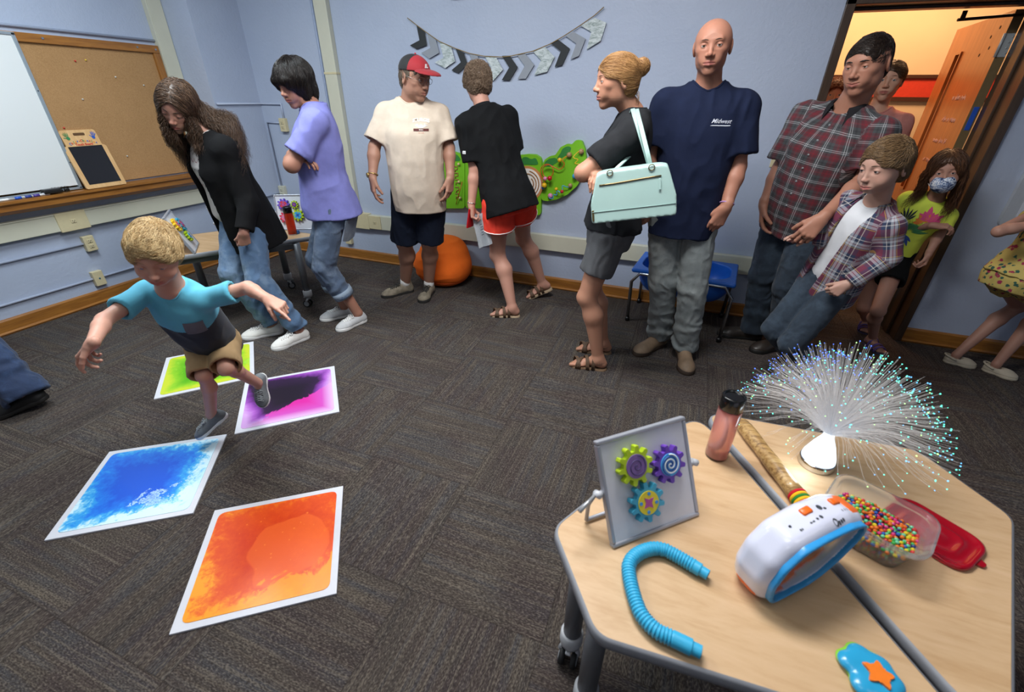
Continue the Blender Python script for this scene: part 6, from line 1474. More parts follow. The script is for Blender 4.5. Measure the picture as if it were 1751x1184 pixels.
e1 = anL+(knL-anL)*.42; e2 = anR+(knR-anR)*.42; dn = denim('washed blue denim', '#3b4a60', '#5a6c86', '#93a3b5', .5)
trousers(P, dn, pel, F, (hpR, hpL), (knR, knL), (e2, e1), r=((.096, .078, .072), (.096, .078, .072)), k=k, seed=72, low=0, seat=(.18, .15))
for e, kn_ in ((e1, knL), (e2, knR)):
    m = MB(); d_ = nz(kn_-e); m.tube([e-d_*.008, e-d_*.008, e+d_*.045], [.070, .074, .076], 28); m.build('rolled_cuff', cloth('denim inside', '#8795a6'), P.root, True)
to_ = [o_ for o_ in P.root.children if o_.name.startswith('trousers')][0]; bvt = BVHTree.FromObject(to_, bpy.context.evaluated_depsgraph_get()); dv = nz(-fr*.85-s*1.0); hit, hn, _, _ = bvt.ray_cast(Vector(pel+dv*.5-u*.125), Vector(-dv), .6)
pk = frame3(np.array(hn), u); bs_ = np.array(hit)-np.array(hn)*.003-u*.02; po_ = np.array(hn)*.012
m = MB(); m.prism(poly_round([(-.062, -.085), (0, -.105), (.062, -.085), (.068, .07), (-.068, .07)], .006), 0, .006, R=M3(np.array([pk[:, 0], pk[:, 2], pk[:, 1]]).T), c=bs_); pk_o = m.build('back_pocket', denim('pocket denim', '#6a788c', '#8492a4', '#b2bcc6', .5), P.root)
tag(MB().box(bs_+u*.105+po_*2.4, (.072, .009, .075), R=M3(pk), bev=.003).build('phone', plain('black phone glass', '#0e0f12', .15)), 'black phone sticking out of the purple-shirt woman’s back pocket', 'phone')
gs = plain('pale grey knit sneaker', '#bfc0c2', .8, .08, 60); ws = plain('white rubber sole', '#e4e4e2', .5, .02)
for a, d in ((anL, dL), (anR, dR)): shoe(P, a, d, gs, ws, k*1.0, L=.262, laces=plain('white laces', '#ececea', .8), name='sneaker', high=.062)
k = .95; P = Person('woman with long curly brown hair and a black cardigan looking down at the child', k, '#b58876')
anL, dL = footpt((528, 576), (462, 602), k); anR, dR = footpt((484, 568), (416, 580), k)
pel = atYz(412, 2.10, .85); nk = atY(350, 227, 2.02)
F = P.torso(pel, nk, az(-102), mul(BOD_F, 1.04, 1.12)); s, fr, u = F[:, 0], F[:, 1], F[:, 2]
shR, shL, hpR, hpL = limb_set(P, F, pel, nk, k, .165, .088)
knL = ik(hpL, anL, .42, .41, fr); knR = ik(hpR, anR, .42, .41, fr)
for a in ((hpL, knL, anL, dL), (hpR, knR, anR, dR)): P.leg(a[0], a[1], a[2], toe=a[3], r=(.088, .050, .046, .036))
elL = jn(shL, 424, 345, .28, -.2); wrL = jn(elL, 417, 398, .23, -.3); elR = shR-u*.25*k-s*.0; wrR = elR-u*.22*k+fr*.06
P.arm(shL, elL, wrL); P.arm(shR, elR, wrR); P.hand(wrL, atY(420, 435, wrL[1]+.01)-wrL, s+V3(0, .3, 0), ts=-1, curl=(48, 52, 56, 60), thumb=(20, 40), sc_=.92); P.hand(wrR, V3(0, 0, -1), -s, ts=1, sc_=.9)
hc = atY(305, 187, 1.94); P.head(hc, az(-66, -.50), neck=nk+fr*.005, nr=.052, female=True, lid=.8, hs=1.0, tilt=-18)
P.build(); hm = hair_mat('long curly brown hair', '#241a15', '#6f5440'); P.brow(hm, .002); W = P.W
f = capshell(P, .014, top=.010, back=.014, face=(0, .124, -.010, .066, .084, .100), nape=-.10, cheek=(.085, -.06, .05, .08))
def longh(bv, V, N):
    dn = -V3(0, 0, 1); L_ = []
    for i in range(17):                                   # over her left shoulder and down the back
        a = i/16.; st = W(-.055-.02*math.sin(a*3), .03-.13*a, .055+.02*math.sin(a*9)); md = shL*(1-a*.55)+nk*(a*.55)-fr*(.06+.09*a)+u*(.075+.02*math.sin(i*2.1)); 
        ed = md+dn*(.17+.09*math.sin(i*1.7+1))-s*(.075*(1-a))+fr*(.03*(1-a)-.04*a)
        L_.append([W(-.03*math.cos(a*3), -.02-.07*a, .07), W(-.060+.03*a, -.02-.085*a, .01), W(-.055+.04*a, -.03-.085*a, -.06)*.55+md*.45, md, md*.4+ed*.6-fr*.01, ed])
    for i in range(10):                                   # falling in front over her right chest
        a = i/9.; st = W(.060+.014*math.sin(a*5), .055-.07*a, .03); md = st+dn*.16+s*(.0+.03*a)+fr*.01; md2 = shR*.6+nk*.4+fr*(.13-.05*a)-u*.03+s*(.02*a); ed = md2-u*(.12+.06*math.sin(i*2.3))+s*.02
        L_.append([st, md*.7+md2*.3, md2, ed])
    for i in range(5):
        a = i/4.; st = W(-.066, .055-.03*a, .01); md = st+dn*.14; md2 = shL*.45+nk*.55+fr*(.10-.03*a)-u*.02; L_.append([st, md*.6+md2*.4, md2, md2-u*(.06+.02*i)])
    return [clump(L_, 95, [.016, .030, .034, .036, .026], seg=22, curl=.0095, curlf=85, seed=7, r=.0009)]
hair(P, 'hair', f, hm, n=3600, length=.09, r=.001, flow=flow_part(P), wr=.003, grav=.15, jitter=.2, lift=.004, curl=.002, curlf=70, extra=longh)
wt = tee(P, cloth('white graphic tee', '#cfcac6', var=.05), pel, nk, F, mul(BOD_F, 1.10, 1.20, .02, -.20), (shR, shL), (shR+(elR-shR)*.3, shL+(elL-shL)*.3), sr=(.052, .054), k=k, seed=81, wr=.004, neck_r=.062)
Fd = np.array([-s, u, fr]).T; O_ = pel+u*P.TL*.62
for yy, cc, ph in ((.09, '#555555', 0), (.05, '#8a4a50', 1), (.0, '#555555', 2), (-.05, '#8a4a50', 3), (-.09, '#8a4a50', 4)):
    g_ = bmesh.new()
    for j in range(7):
        x0, x1 = -.056+j*.016, -.042+j*.016; y0, y1 = yy+.012*math.sin(j*2.2+ph), yy+.012*math.sin(j*2.2+2.2+ph); g_.faces.new([g_.verts.new((x0, y0-.0022, 0)), g_.verts.new((x1, y1-.0022, 0)), g_.verts.new((x1, y1+.0022, 0)), g_.verts.new((x0, y0+.0022, 0))])
    me = bpy.data.meshes.new('strokes'); g_.to_mesh(me); g_.free()
    decal(P, wt, me, 'print_strokes', plain('print '+cc, cc, .7), O_, Fd, .0015)
ck_ = cloth('black knit cardigan', '#0e0e10', var=.2)
tee(P, ck_, pel, nk, F, [(-.50, .215, .185, .0), (-.25, .21, .18), (0, .205, .17), (.35, .185, .155, .01), (.62, .188, .155, .015), (.82, .186, .125), (.93, .15, .098, -.01), (1.02, .078, .074, -.015)], (shR, shL), (wrR-(wrR-elR)*.12, wrL-(wrL-elL)*.08), els=(elR, elL), sr=(.066, .052, .060), k=k, seed=82, wr=.007, name='cardigan', collar=False, neck_r=.075,
    opening=[(-.7, .05, .11), (-.2, .04, .085), (.4, .02, .075), (.85, .0, .065), (1.15, 0, .04)])
trousers(P, denim('light blue denim', '#3f5878', '#5a7696', '#8ea4ba', .4), pel, F, (hpR, hpL), (knR, knL), (anR+V3(0, 0, .02), anL+V3(0, 0, .02)), r=((.098, .076, .064), (.098, .076, .064)), k=k, seed=83)
wc = plain('white canvas', '#dcdad6', .85, .04, 60); ws = plain('white rubber sole', '#e4e4e2', .5, .02)
for a, d in ((anL, dL), (anR, dR)): shoe(P, a, d, wc, ws, k*1.03, L=.268, laces=plain('white laces', '#ececea', .8), name='canvas_shoe', high=.060, sole_t=.03)
k = .78; P = Person('school-age boy in an open plaid shirt over a white tee holding the man’s hand', k, '#c39d8c', lips='#b3706a')
an1, d1 = footpt((1372, 632), (1326, 660), k); an2, d2 = footpt((1408, 650), (1366, 684), k)
pel = atYz(1428, 2.78, .69); nk = atY(1500, 344, 2.66)
F = P.torso(pel, nk, az(-142), mul(BOD_M, .95, 1.0)); s, fr, u = F[:, 0], F[:, 1], F[:, 2]
shR, shL, hpR, hpL = limb_set(P, F, pel, nk, k, .165, .085)
kn1 = ik(hpR, an1, .42, .41, fr); kn2 = ik(hpL, an2, .42, .41, fr)
P.leg(hpR, kn1, an1, toe=d1); P.leg(hpL, kn2, an2, toe=d2)
elL = jn(shL, 1524, 440, .23, .2); wrL = jn(elL, 1450, 486, .20, -.6); elR = atY(1437, 408, 2.74); wrR = atY(1388, 406, 2.765)
P.arm(shR, elR, wrR, r=(.045, .038, .036, .026)); P.arm(shL, elL, wrL, r=(.045, .038, .036, .026))
P.hand(wrL, atY(1405, 512, wrL[1]-.01)-wrL, V3(.2, .7, .1), ts=-1, curl=(60, 64, 66, 66), thumb=(25, 40), sc_=1.0); P.hand(wrR, atY(1350, 401, wrR[1]-.03)-wrR, V3(.1, .2, -1), ts=1, curl=(12, 14, 16, 18), sc_=.95)
hc = atY(1512, 290, 2.60); P.head(hc, az(-143, -.20), neck=nk, nr=.046, child=True, lid=.40, iris='#3c3a3a', hs=1.03, tilt=2)
P.build(); hm = hair_mat('light brown short hair', '#53402d', '#9a7a55'); P.brow(hair_mat('light brows', '#5a4432', '#7a5f46'), .0020)
f = capshell(P, .007, top=.010, face=(0, .128, -.018, .092, .072, .104), nape=-.05, cheek=(.056, -.045, .078, .083)); hair(P, 'hair', f, hm, n=3800, length=.026, r=.0009, flow=flow_fwd(P, .5, .6), wr=.003, grav=.06, lift=.003, jitter=.18)
tee(P, cloth('white cotton', '#d9dade', var=.03), pel, nk, F, mul(BOD_M, .99, 1.06, 0, -.30), (shR, shL), (shR+(elR-shR)*.3, shL+(elL-shL)*.3), sr=(.050, .052), k=k, seed=91, wr=.004, neck_r=.062)
bp = plaid('navy and maroon plaid flannel', '#2c3a58', [(.22, .17, '#7a2036', .75), (.60, .13, '#d9dbe0', .6), (.60, .02, '#7a2036', .8), (.42, .018, '#d8b04a', .8), (.88, .018, '#f0e6da', .7), (.80, .05, '#151c30', .6)], .098)
bs_ = tee(P, bp, pel, nk, F, [(-.34, .194, .170), (0, .190, .162), (.35, .182, .154), (.62, .188, .152), (.82, .188, .130), (.93, .142, .096, -.01), (1.02, .080, .074, -.014)], (shR, shL), (wrR-(wrR-elR)*.1, wrL-(wrL-elL)*.08), els=(elR, elL), sr=(.062, .050, .056), k=k, seed=92, wr=.007, collar=False, name='plaid_shirt', h=.0055, neck_r=.072,
    opening=[(-.6, .06, .060), (-.1, .04, .052), (.5, .02, .060), (.9, .0, .072), (1.15, 0, .05)])
m = MB(); c = nk+fr*.012*k; vs = []
for a in np.linspace(R_(-215), R_(35), 23): vs.append([m.bm.verts.new(c+(s*math.cos(a)*q[0]+fr*math.sin(a)*(q[0]+.006))*k+u*(q[1]-.03*max(0, math.sin(a))**2)*k) for q in [(.072, -.04), (.070, .012), (.078, .024), (.098, -.002), (.118, -.042)]])
for i in range(22):
    for j in range(4): m.bm.faces.new([vs[i][j], vs[i+1][j], vs[i+1][j+1], vs[i][j+1]])
bmesh.ops.solidify(m.bm, geom=list(m.bm.faces), thickness=.003); co = m.build('collar', bp, bs_, True); setvec(co, np.array([[v.co.x*1.2, v.co.y+v.co.z, 0] for v in co.data.vertices]))
trousers(P, denim('dark blue denim', '#1c2530', '#2b3948', '#46586a', .4), pel, F, (hpR, hpL), (kn1, kn2), (an1, an2), r=((.098, .082, .078), (.098, .082, .078)), k=k, seed=93)
gs = plain('dark grey shoe cloth', '#3c4048', .8, .1, 40); ws = plain('cream rubber sole', '#d8cfc0', .5, .02)
shoe(P, an1, d1, gs, ws, k*1.02, open_=False, name='sneaker', sole_t=.026); shoe(P, an2, d2, gs, ws, k*1.02, open_=False, name='sneaker', sole_t=.026)
k = .76; P = Person('girl in the doorway with a patterned face mask and neon yellow t-shirt', k, '#b58b78')
an1, d1 = footpt((1478, 586), (1502, 610), k, -70); an2, d2 = footpt((1474, 556), (1458, 574), k, -100)
pel = atYz(1524, 3.50, .68); nk = atY(1600, 338, 3.44)
F = P.torso(pel, nk, az(-112), mul(BOD_F, .88, .92)); s, fr, u = F[:, 0], F[:, 1], F[:, 2]
shR, shL, hpR, hpL = limb_set(P, F, pel, nk, k, .15, .08)
kn1 = ik(hpL, an1, .42, .41, fr); kn2 = ik(hpR, an2, .42, .41, fr)
P.leg(hpL, kn1, an1, toe=d1, bare=True, r=(.078, .050, .050, .033)); P.leg(hpR, kn2, an2, toe=d2, bare=True, r=(.078, .050, .050, .033))
elR = jn(shR, 1562, 388, .21, -.2); wrR = jn(elR, 1597, 386, .15, -.6); elL = jn(shL, 1606, 400, .21, 0); wrL = jn(elL, 1588, 434, .17, -.3)
P.arm(shR, elR, wrR, r=(.040, .034, .033, .023)); P.arm(shL, elL, wrL, r=(.040, .034, .033, .023))
P.hand(wrR, V3(1, -.1, .05), V3(0, .3, -1), ts=1, curl=(30, 30, 34, 36), sc_=.9); P.hand(wrL, atY(1580, 456, wrL[1])-wrL, V3(-.8, .3, 0), ts=-1, curl=(45, 48, 50, 52), sc_=.9)
hc = atY(1616, 297, 3.38); P.head(hc, nz(V3(-.30, -.92, -.04)), neck=nk, nr=.042, child=True, female=True, lid=.2, iris='#3a2a22', hs=.92, tilt=8, look=nz(V3(0, 0, 1.5)-hc))
P.build(); hm = hair_mat('wavy dark brown hair', '#2a1a12', '#7a5236'); P.brow(hair_mat('brown brows', '#4a3326', '#6a4c38'), .0018); W = P.W
f = capshell(P, .012, top=.008, back=.012, face=(0, .122, -.022, .070, .086, .100), nape=-.10, cheek=(.085, -.06, .05, .08))
def longh(bv, V, N):
    L_ = []
    for sg in (-1, 1):
        for i in range(12):
            a = i/11.; st = W(sg*(.05+.02*math.sin(a*4)), .05-.12*a, .065); m1 = W(sg*(.088+.012*a), .03-.10*a, -.01)+V3(sg*.006, 0, 0); m2 = (shR if sg > 0 else shL)*.72+nk*.28+u*.045+fr*(.075-.13*a); ed = m2-u*(.10+.05*math.sin(i*2.1))+s*sg*(.02+.02*a)
            L_.append([st, m1, m2, ed])
    return [clump(L_, 60, [.012, .022, .028, .022], seg=18, curl=.006, curlf=80, seed=17, r=.0009)]
hair(P, 'hair', f, hm, n=1500, length=.09, flow=flow_down(P, .4), wr=.003, grav=.15, jitter=.25, lift=.004, curl=.002, extra=longh)
# mask
f = Field(); hs = P.hs; f.add(ell(W(0, .060, -.048), (.060*hs, .066*hs, .058*hs), P.hF), 0); f.cut(half(W(0, .03, 0), -P.hF[:, 1])); f.cut(half(W(0, .1, -.010), nz(P.hF[:, 2]+P.hF[:, 1]*.1)))
t = NT('blue and white tie-dye cloth'); v = t.coord(); t.set(col=t.ramp(t.noise(v, 42, 3, .6, 1.5), [(.40, srgb('#26325a')), (.5, srgb('#8fa4c8')), (.58, srgb('#e6e9ee'))]), rough=.9)
V, Fc = f.mesh(.0032); mk_ = mesh_np('face_mask', V, Fc, t.m, P.root)
m = MB()
for sg in (-1, 1): m.tube([W(sg*.052, .055, -.03), W(sg*.074, .01, -.012), W(sg*.082, -.016, .012)], .0016, 6); m.tube([W(sg*.05, .055, -.075), W(sg*.072, .01, -.045), W(sg*.079, -.016, -.02)], .0016, 6)
m.build('ear_loop', plain('white elastic', '#e8e8e8', .8), mk_, True)
t = NT('neon yellow tee'); v = t.coord(attr='pc'); base_ = srgb('#e4f65a'); t.set(col=base_, rough=.85); t.bump(t.noise(t.coord(), 18, 3), .25, .01)
ns = tee(P, t.m, pel, nk, F, mul(TEE_F, .92, .96, 0, -.16), (shR, shL), (shR+(elR-shR)*.75, shL+(elL-shL)*.72), sr=(.050, .060), k=k, seed=101, wr=.005, h=.0055)
Fd = np.array([-s, u, fr]).T; rg = random.Random(5)
def splash(cx, cy, n, r0, r1, col, a0, a1, w=.010, nm='print_leaf'):
    g_ = bmesh.new()
    for i in range(n):
        a = R_(a0+(a1-a0)*i/(max(1, n-1))); L_ = r1*(.7+.4*rg.random()); d_ = V3(math.cos(a), math.sin(a), 0); q_ = V3(-d_[1], d_[0], 0)
        pp = [V3(cx, cy, 0)+d_*(r0+(L_-r0)*t_)+q_*w*math.sin(PI*t_)*sg for sg, ts2 in ((1, np.linspace(0, 1, 8)), (-1, np.linspace(1, 0, 8)[1:-1])) for t_ in ts2]
        g_.faces.new([g_.verts.new(q) for q in pp])
    m2 = bpy.data.meshes.new('leaf'); g_.to_mesh(m2); g_.free(); decal(P, ns, m2, nm, plain('tee print '+col, col, .8), pel+u*P.TL*.52, Fd, .002)
splash(.01, -.03, 13, .01, .095, '#4a8f5a', 20, 250, .008); splash(.0, -.05, 9, .005, .08, '#3d5fa8', 180, 330, .008); splash(.045, .05, 8, .008, .085, '#e8568f', 10, 150, .013, 'print_flower'); splash(.035, .045, 6, .004, .05, '#f08a3c', 60, 200, .010, 'print_flower'); splash(-.045, .02, 6, .01, .07, '#2c3a3c', 60, 150, .005)
shorts(P, cloth('black shorts cloth', '#101113'), pel, F, (hpR, hpL), (kn2, kn1), (.5, .5), r=(.095, .100), k=k, seed=102)
pu = plain('purple sandal webbing', '#5a4a92', .7); dk = plain('dark rubber footbed', '#3a3350', .8)
sandal(P, an1, d1, pu, dk, k, straps=3, heelstrap=True); sandal(P, an2, d2, pu, dk, k, straps=3, heelstrap=True)
k = .76; P = Person('child in a yellow floral romper and cream clogs at the right edge', k, '#a98372')
an1, d1 = footpt((1612, 618), (1660, 630), k, -8); an2, d2 = footpt((1678, 632), (1708, 646), k, -32)
pel = atYz(1738, 3.26, .66); nk = pel+V3(.09, .04, .37)
F = P.torso(pel, nk, az(35), mul(BOD_F, .78, .8)); s, fr, u = F[:, 0], F[:, 1], F[:, 2]
shR, shL, hpR, hpL = limb_set(P, F, pel, nk, k, .15, .08)
kn1 = ik(hpL, an1, .44, .43, fr); kn2 = ik(hpR, an2, .42, .41, fr)
P.leg(hpL, kn1, an1, toe=d1, r=(.080, .052, .053, .032)); P.leg(hpR, kn2, an2, toe=d2, r=(.080, .052, .053, .032))
elL = atY(1708, 396, 3.10); wrL = elL+V3(.17, -.0, .07); elR = shR+fr*.15+u*.05; wrR = elR+V3(-.1, .1, .1)
P.arm(shL, elL, wrL, r=(.042, .036, .035, .024)); P.arm(shR, elR, wrR); P.hand(wrL, V3(1, .1, .3), V3(0, 1, 0), ts=-1, sc_=.85); P.hand(wrR, V3(-.5, .5, .5), V3(0, -1, 0), ts=1, sc_=.85)
P.head(nk+u*.13+fr*.02, nz(V3(.8, .5, -.1)), neck=nk, nr=.042, child=True, hs=.92); P.build()
hm = hair_mat('light brown short hair', '#53402d', '#9a7a55'); hair(P, 'hair', capshell(P, .016, nape=-.09, cheek=None), hm, n=700, length=.08, flow=flow_down(P), grav=.1)
t = NT('yellow floral cotton'); v = t.coord(); a = t.n('ShaderNodeTexVoronoi'); a.inputs['Scale'].default_value = 26; t.l(v, a.inputs['Vector']); b = t.n('ShaderNodeTexVoronoi'); b.inputs['Scale'].default_value = 34; t.l(t.coord(rot=(.5, .3, .9)), b.inputs['Vector'])
n1 = t.noise(v, 90, 2); c = t.mix(t.ramp(t.math('ADD', b.outputs['Distance'], t.math('MULTIPLY', n1, .5)), [(.52, (1, 1, 1)), (.58, (0, 0, 0))]), srgb('#c2ad62'), srgb('#2f5a4c'))
c = t.mix(t.ramp(t.math('ADD', a.outputs['Distance'], t.math('MULTIPLY', n1, .5)), [(.47, (1, 1, 1)), (.54, (0, 0, 0))]), c, srgb('#9c2e4c')); t.set(col=c, rough=.9)
tee(P, t.m, pel, nk, F, mul(TEE_F, .92, .96, 0, -.05), (shR, shL), (shR+(elR-shR)*.3, shL+(elL-shL)*.3), sr=(.05, .055), k=k, seed=111, name='romper_top', segs=False)
shorts(P, t.m, pel, F, (hpR, hpL), (kn2, kn1), (.36, .36), r=(.102, .112), k=k, seed=112, name='romper_shorts')
cg = plain('cream clog foam', '#b9ae9a', .6)
for a_, d_ in ((an1, d1), (an2, d2)):
    so = shoe(P, a_, d_, cg, cg, k*1.0, L=.215, name='clog', sole_t=.024, toe_h=.052, wid=.052, high=.045); m = MB(); sd_ = np.cross(d_, V3(0, 0, 1)); c_ = a_-V3(0, 0, .036*k)
    m.tube([c_+(sd_*math.cos(a)*.046-d_*math.sin(a)*.072+V3(0, 0, .024*math.sin(a)))*k for a in np.linspace(0, PI, 13)], .0055, 8); m.build('heel_strap', cg, so, True)
    m = MB()
    for ix in (-1, 0, 1):
        for iy in (0, 1, 2): q = c_+(sd_*ix*.022+d_*(.085+.02*iy)+V3(0, 0, -.002-.006*iy-.004*abs(ix)))*k; m.ball(q+V3(0, 0, .002), .0042, 8)
    m.build('vent_holes', plain('dark vent hole', '#4a443a', .9), so, True)
k = .60; P = Person('blond toddler in a blue colour-block t-shirt hopping across the floor panels', k, '#cfa08c', lips='#b8706a', h=.0055)
base_ = V3(-2.02, 1.06, 0)
anR = atY(362, 706, 1.06); anL = atY(437, 655, 1.24)
pel = atY(362, 580, 1.14); nk = atY(292, 492, .98)
F = P.torso(pel, nk, az(-66), mul(BOD_M, .92, 1.05)); s, fr, u = F[:, 0], F[:, 1], F[:, 2]
shR, shL, hpR, hpL = limb_set(P, F, pel, nk, k, .165, .085)
knR = atY(349, 642, 1.02); anR = atY(361, 709, 1.06); knL = atY(386, 630, 1.06); anL = atY(440, 655, 1.22)
dR = az(-120); dL = az(-60)
P.leg(hpR, knR, anR, toe=dR, r=(.086, .048, .048, .038)); P.leg(hpL, knL, anL, toe=dL, r=(.086, .048, .048, .038))
elR = jn(shR, 178, 548, .20, -1); wrR = jn(elR, 158, 588, .13, -1); elL = jn(shL, 424, 492, .17, -1); wrL = jn(elL, 458, 512, .12, -1)
P.arm(shR, elR, wrR, r=(.050, .040, .041, .030)); P.arm(shL, elL, wrL, r=(.050, .040, .041, .030))
P.hand(wrR, atY(136, 612, wrR[1]-.02)-wrR, V3(.3, .2, -1), ts=1, curl=(25, 45, 55, 60), thumb=(40, 10), sc_=1.15, spread=8, hh=.0026); P.hand(wrL, atY(488, 528, wrL[1])-wrL, V3(-.3, .2, -1), ts=-1, curl=(8, 55, 60, 60), thumb=(30, 30), sc_=1.15, hh=.0026)
hc = atY(268, 439, .94); P.head(hc, az(-50, -.38), neck=nk, nr=.044, child=True, lid=.75, smile=2., hs=.88, tilt=-8)
P.build(); hm = hair_mat('blond toddler hair', '#a98452', '#ecd3a0'); P.brow(hair_mat('blond brows', '#a5835a', '#c9a878'), .0014)
f = capshell(P, .009, top=.010, back=.004, face=(0, .128, -.024, .092, .076, .104), nape=-.055, cheek=(.056, -.045, .078, .083)); hair(P, 'hair', f, hm, n=6000, length=.040, r=.0006, flow=flow_fwd(P, .7, .45), wr=.004, grav=.08, lift=.0045, jitter=.34, base=.6)
cb = vcol_mat('colour block cotton', .9)
f0 = srgb('#62bfdc'); f1 = srgb('#1c2634'); TLk = P.TL
def paint(o, V):
    h_ = (V-pel)@u/TLk; x_ = (V-pel)@s; fwd = (V-pel)@fr; C = np.where(((h_ < .60) & (np.abs(x_) < .112))[:, None], np.array(f1), np.array(f0)); setcol(o, C)
sh_ = tee(P, cb, pel, nk, F, mul(TEE_M, .92, 1.04, .01, -.22), (shR, shL), (shR+(elR-shR)*.66, shL+(elL-shL)*.66), sr=(.060, .070), k=k, seed=121, wr=.005, h=.0045, segs=False)
nv = len(sh_.data.vertices); cc_ = np.empty(nv*3, np.float32); sh_.data.vertices.foreach_get('co', cc_); paint(sh_, cc_.reshape(-1, 3).astype(float))
for ch in sh_.children: setcol(ch, np.tile(f0, (len(ch.data.vertices), 1)))
g_ = bmesh.new(); pl = poly_round([(-.028, -.028), (.028, -.028), (.029, .030), (-.029, .030)], .008); bmesh.ops.create_grid(g_, x_segments=8, y_segments=8, size=.03)
m2 = bpy.data.meshes.new('pk'); g_.to_mesh(m2); g_.free(); decal(P, sh_, m2, 'chest_pocket', cloth('heather grey jersey', '#6b6e78'), pel+u*TLk*.66-s*.062, np.array([-s, u, fr]).T, .003)
shorts(P, cloth('khaki twill', '#a98d68', var=.08), pel, F, (hpR, hpL), (knR, knL), (.99, .96), r=(.100, .100), k=k, seed=122, wr=.006, waist=(.16, .125), seat=(.18, .14))
gr = plain('grey knit toddler shoe', '#6f7478', .85, .12, 60); ws = plain('white rubber sole', '#e4e4e2', .5, .02)
shoe(P, anR, dR, gr, ws, k*1.12, L=.25, pitch=28, name='sneaker', laces=plain('grey laces', '#8b9094', .8)); shoe(P, anL, dL, gr, ws, k*1.12, L=.25, pitch=62, name='sneaker', laces=plain('grey laces', '#8b9094', .8))
k = .98; P = Person('woman in dusty pink peeking over the plaid-shirted man’s shoulder', k, '#c99e86')
hc = atY(1519, 141, 4.02); nk = hc+V3(.0, .03, -.155); pel = V3(nk[0], nk[1]+.02, .90)
F = P.torso(pel, nk, az(-110), BOD_F); s, fr, u = F[:, 0], F[:, 1], F[:, 2]; shR, shL, hpR, hpL = limb_set(P, F, pel, nk, k, .16, .085)
anR = V3(pel[0]-.09, pel[1], .09); anL = V3(pel[0]+.09, pel[1], .09); knR = ik(hpR, anR, .42, .41, fr); knL = ik(hpL, anL, .42, .41, fr); P.leg(hpR, knR, anR, toe=fr); P.leg(hpL, knL, anL, toe=fr)
for sh, sg in ((shR, 1), (shL, -1)): el = sh-u*.28+s*.03*sg; wr = el-u*.23+fr*.08; P.arm(sh, el, wr); P.hand(wr, V3(0, 0, -1), -s*sg, ts=sg, sc_=.92)
P.head(hc, nz(V3(-.32, -.94, -.02)), neck=nk, nr=.05, female=True, lid=.15, iris='#4a5a60', hs=.97, look=nz(V3(0, 0, 1.5)-hc)); P.build(); hm = hair_mat('pulled back brown hair', '#2c2018', '#6a4c34'); P.brow(hair_mat('brown brows', '#4a3326', '#6a4c38'), .0018)
hair(P, 'hair', capshell(P, .009, nape=-.07), hm, n=1400, length=.06, flow=flow_back(P, .8), grav=.02, jitter=.12, lift=.002)
tee(P, cloth('dusty pink cotton', '#b77a72'), pel, nk, F, TEE_F, (shR, shL), (shR+(-u*.28+s*.03)*.8, shL+(-u*.28-s*.03)*.8), sr=(.062, .07), k=k, seed=131)
trousers(P, denim('dark blue denim', '#1c2530', '#2b3948', '#46586a', .4), pel, F, (hpR, hpL), (knR, knL), (anR, anL), k=k, seed=132)
for a in (anR, anL): shoe(P, a, fr, plain('black shoe cloth', '#1c1c1e', .7), plain('black sole', '#171514', .6), k, open_=False)
k = .93; P = Person('person with curly auburn hair almost hidden behind the plaid-shirted man', k, '#c99e86')
hc = atY(1424, 166, 4.6); nk = hc+V3(.0, .03, -.15); pel = V3(nk[0], nk[1]+.02, .88)
F = P.torso(pel, nk, az(-100), BOD_F); s, fr, u = F[:, 0], F[:, 1], F[:, 2]; shR, shL, hpR, hpL = limb_set(P, F, pel, nk, k, .16, .085)
anR = V3(pel[0]-.09, pel[1], .09); anL = V3(pel[0]+.09, pel[1], .09); knR = ik(hpR, anR, .42, .41, fr); knL = ik(hpL, anL, .42, .41, fr); P.leg(hpR, knR, anR, toe=fr); P.leg(hpL, knL, anL, toe=fr)
for sh, sg in ((shR, 1), (shL, -1)): el = sh-u*.28+s*.03*sg; wr = el-u*.23+fr*.08; P.arm(sh, el, wr); P.hand(wr, V3(0, 0, -1), -s*sg, ts=sg, sc_=.92)
P.head(hc, nz(V3(-.1, -1, 0)), neck=nk, nr=.05, female=True, hs=.96); P.build(); hm = hair_mat('curly auburn hair', '#4a2414', '#8a4a2a')
hair(P, 'hair', capshell(P, .016, nape=-.07), hm, n=1400, length=.04, flow=flow_down(P), grav=.05, jitter=.6, lift=.004, curl=.005, curlf=200, stick=.3)
tee(P, cloth('grey blue cotton', '#5c6878'), pel, nk, F, TEE_F, (shR, shL), (shR+(-u*.28+s*.03)*.8, shL+(-u*.28-s*.03)*.8), sr=(.062, .07), k=k, seed=133)
trousers(P, denim('dark blue denim', '#1c2530', '#2b3948', '#46586a', .4), pel, F, (hpR, hpL), (knR, knL), (anR, anL), k=k, seed=134)
for a in (anR, anL): shoe(P, a, fr, plain('black shoe cloth', '#1c1c1e', .7), plain('black sole', '#171514', .6), k, open_=False)
k = .98; P = Person('person in flared dark jeans and black shoes walking out at the left edge', k, '#b58876')
an, d = footpt((84, 694), (22, 728), k, -128); an = an+V3(0, 0, .03)
pel = an+V3(-.42, .02, .80); nk = pel+V3(-.12, -.05, .58)
F = P.torso(pel, nk, az(150), BOD_F); s, fr, u = F[:, 0], F[:, 1], F[:, 2]; shR, shL, hpR, hpL = limb_set(P, F, pel, nk, k, .16, .085)
an2 = V3(an[0]-.62, an[1]+.02, .09); kn = ik(hpL, an, .44, .43, fr); kn2 = ik(hpR, an2, .44, .43, fr)
P.leg(hpL, kn, an, toe=d); P.leg(hpR, kn2, an2, toe=az(160))
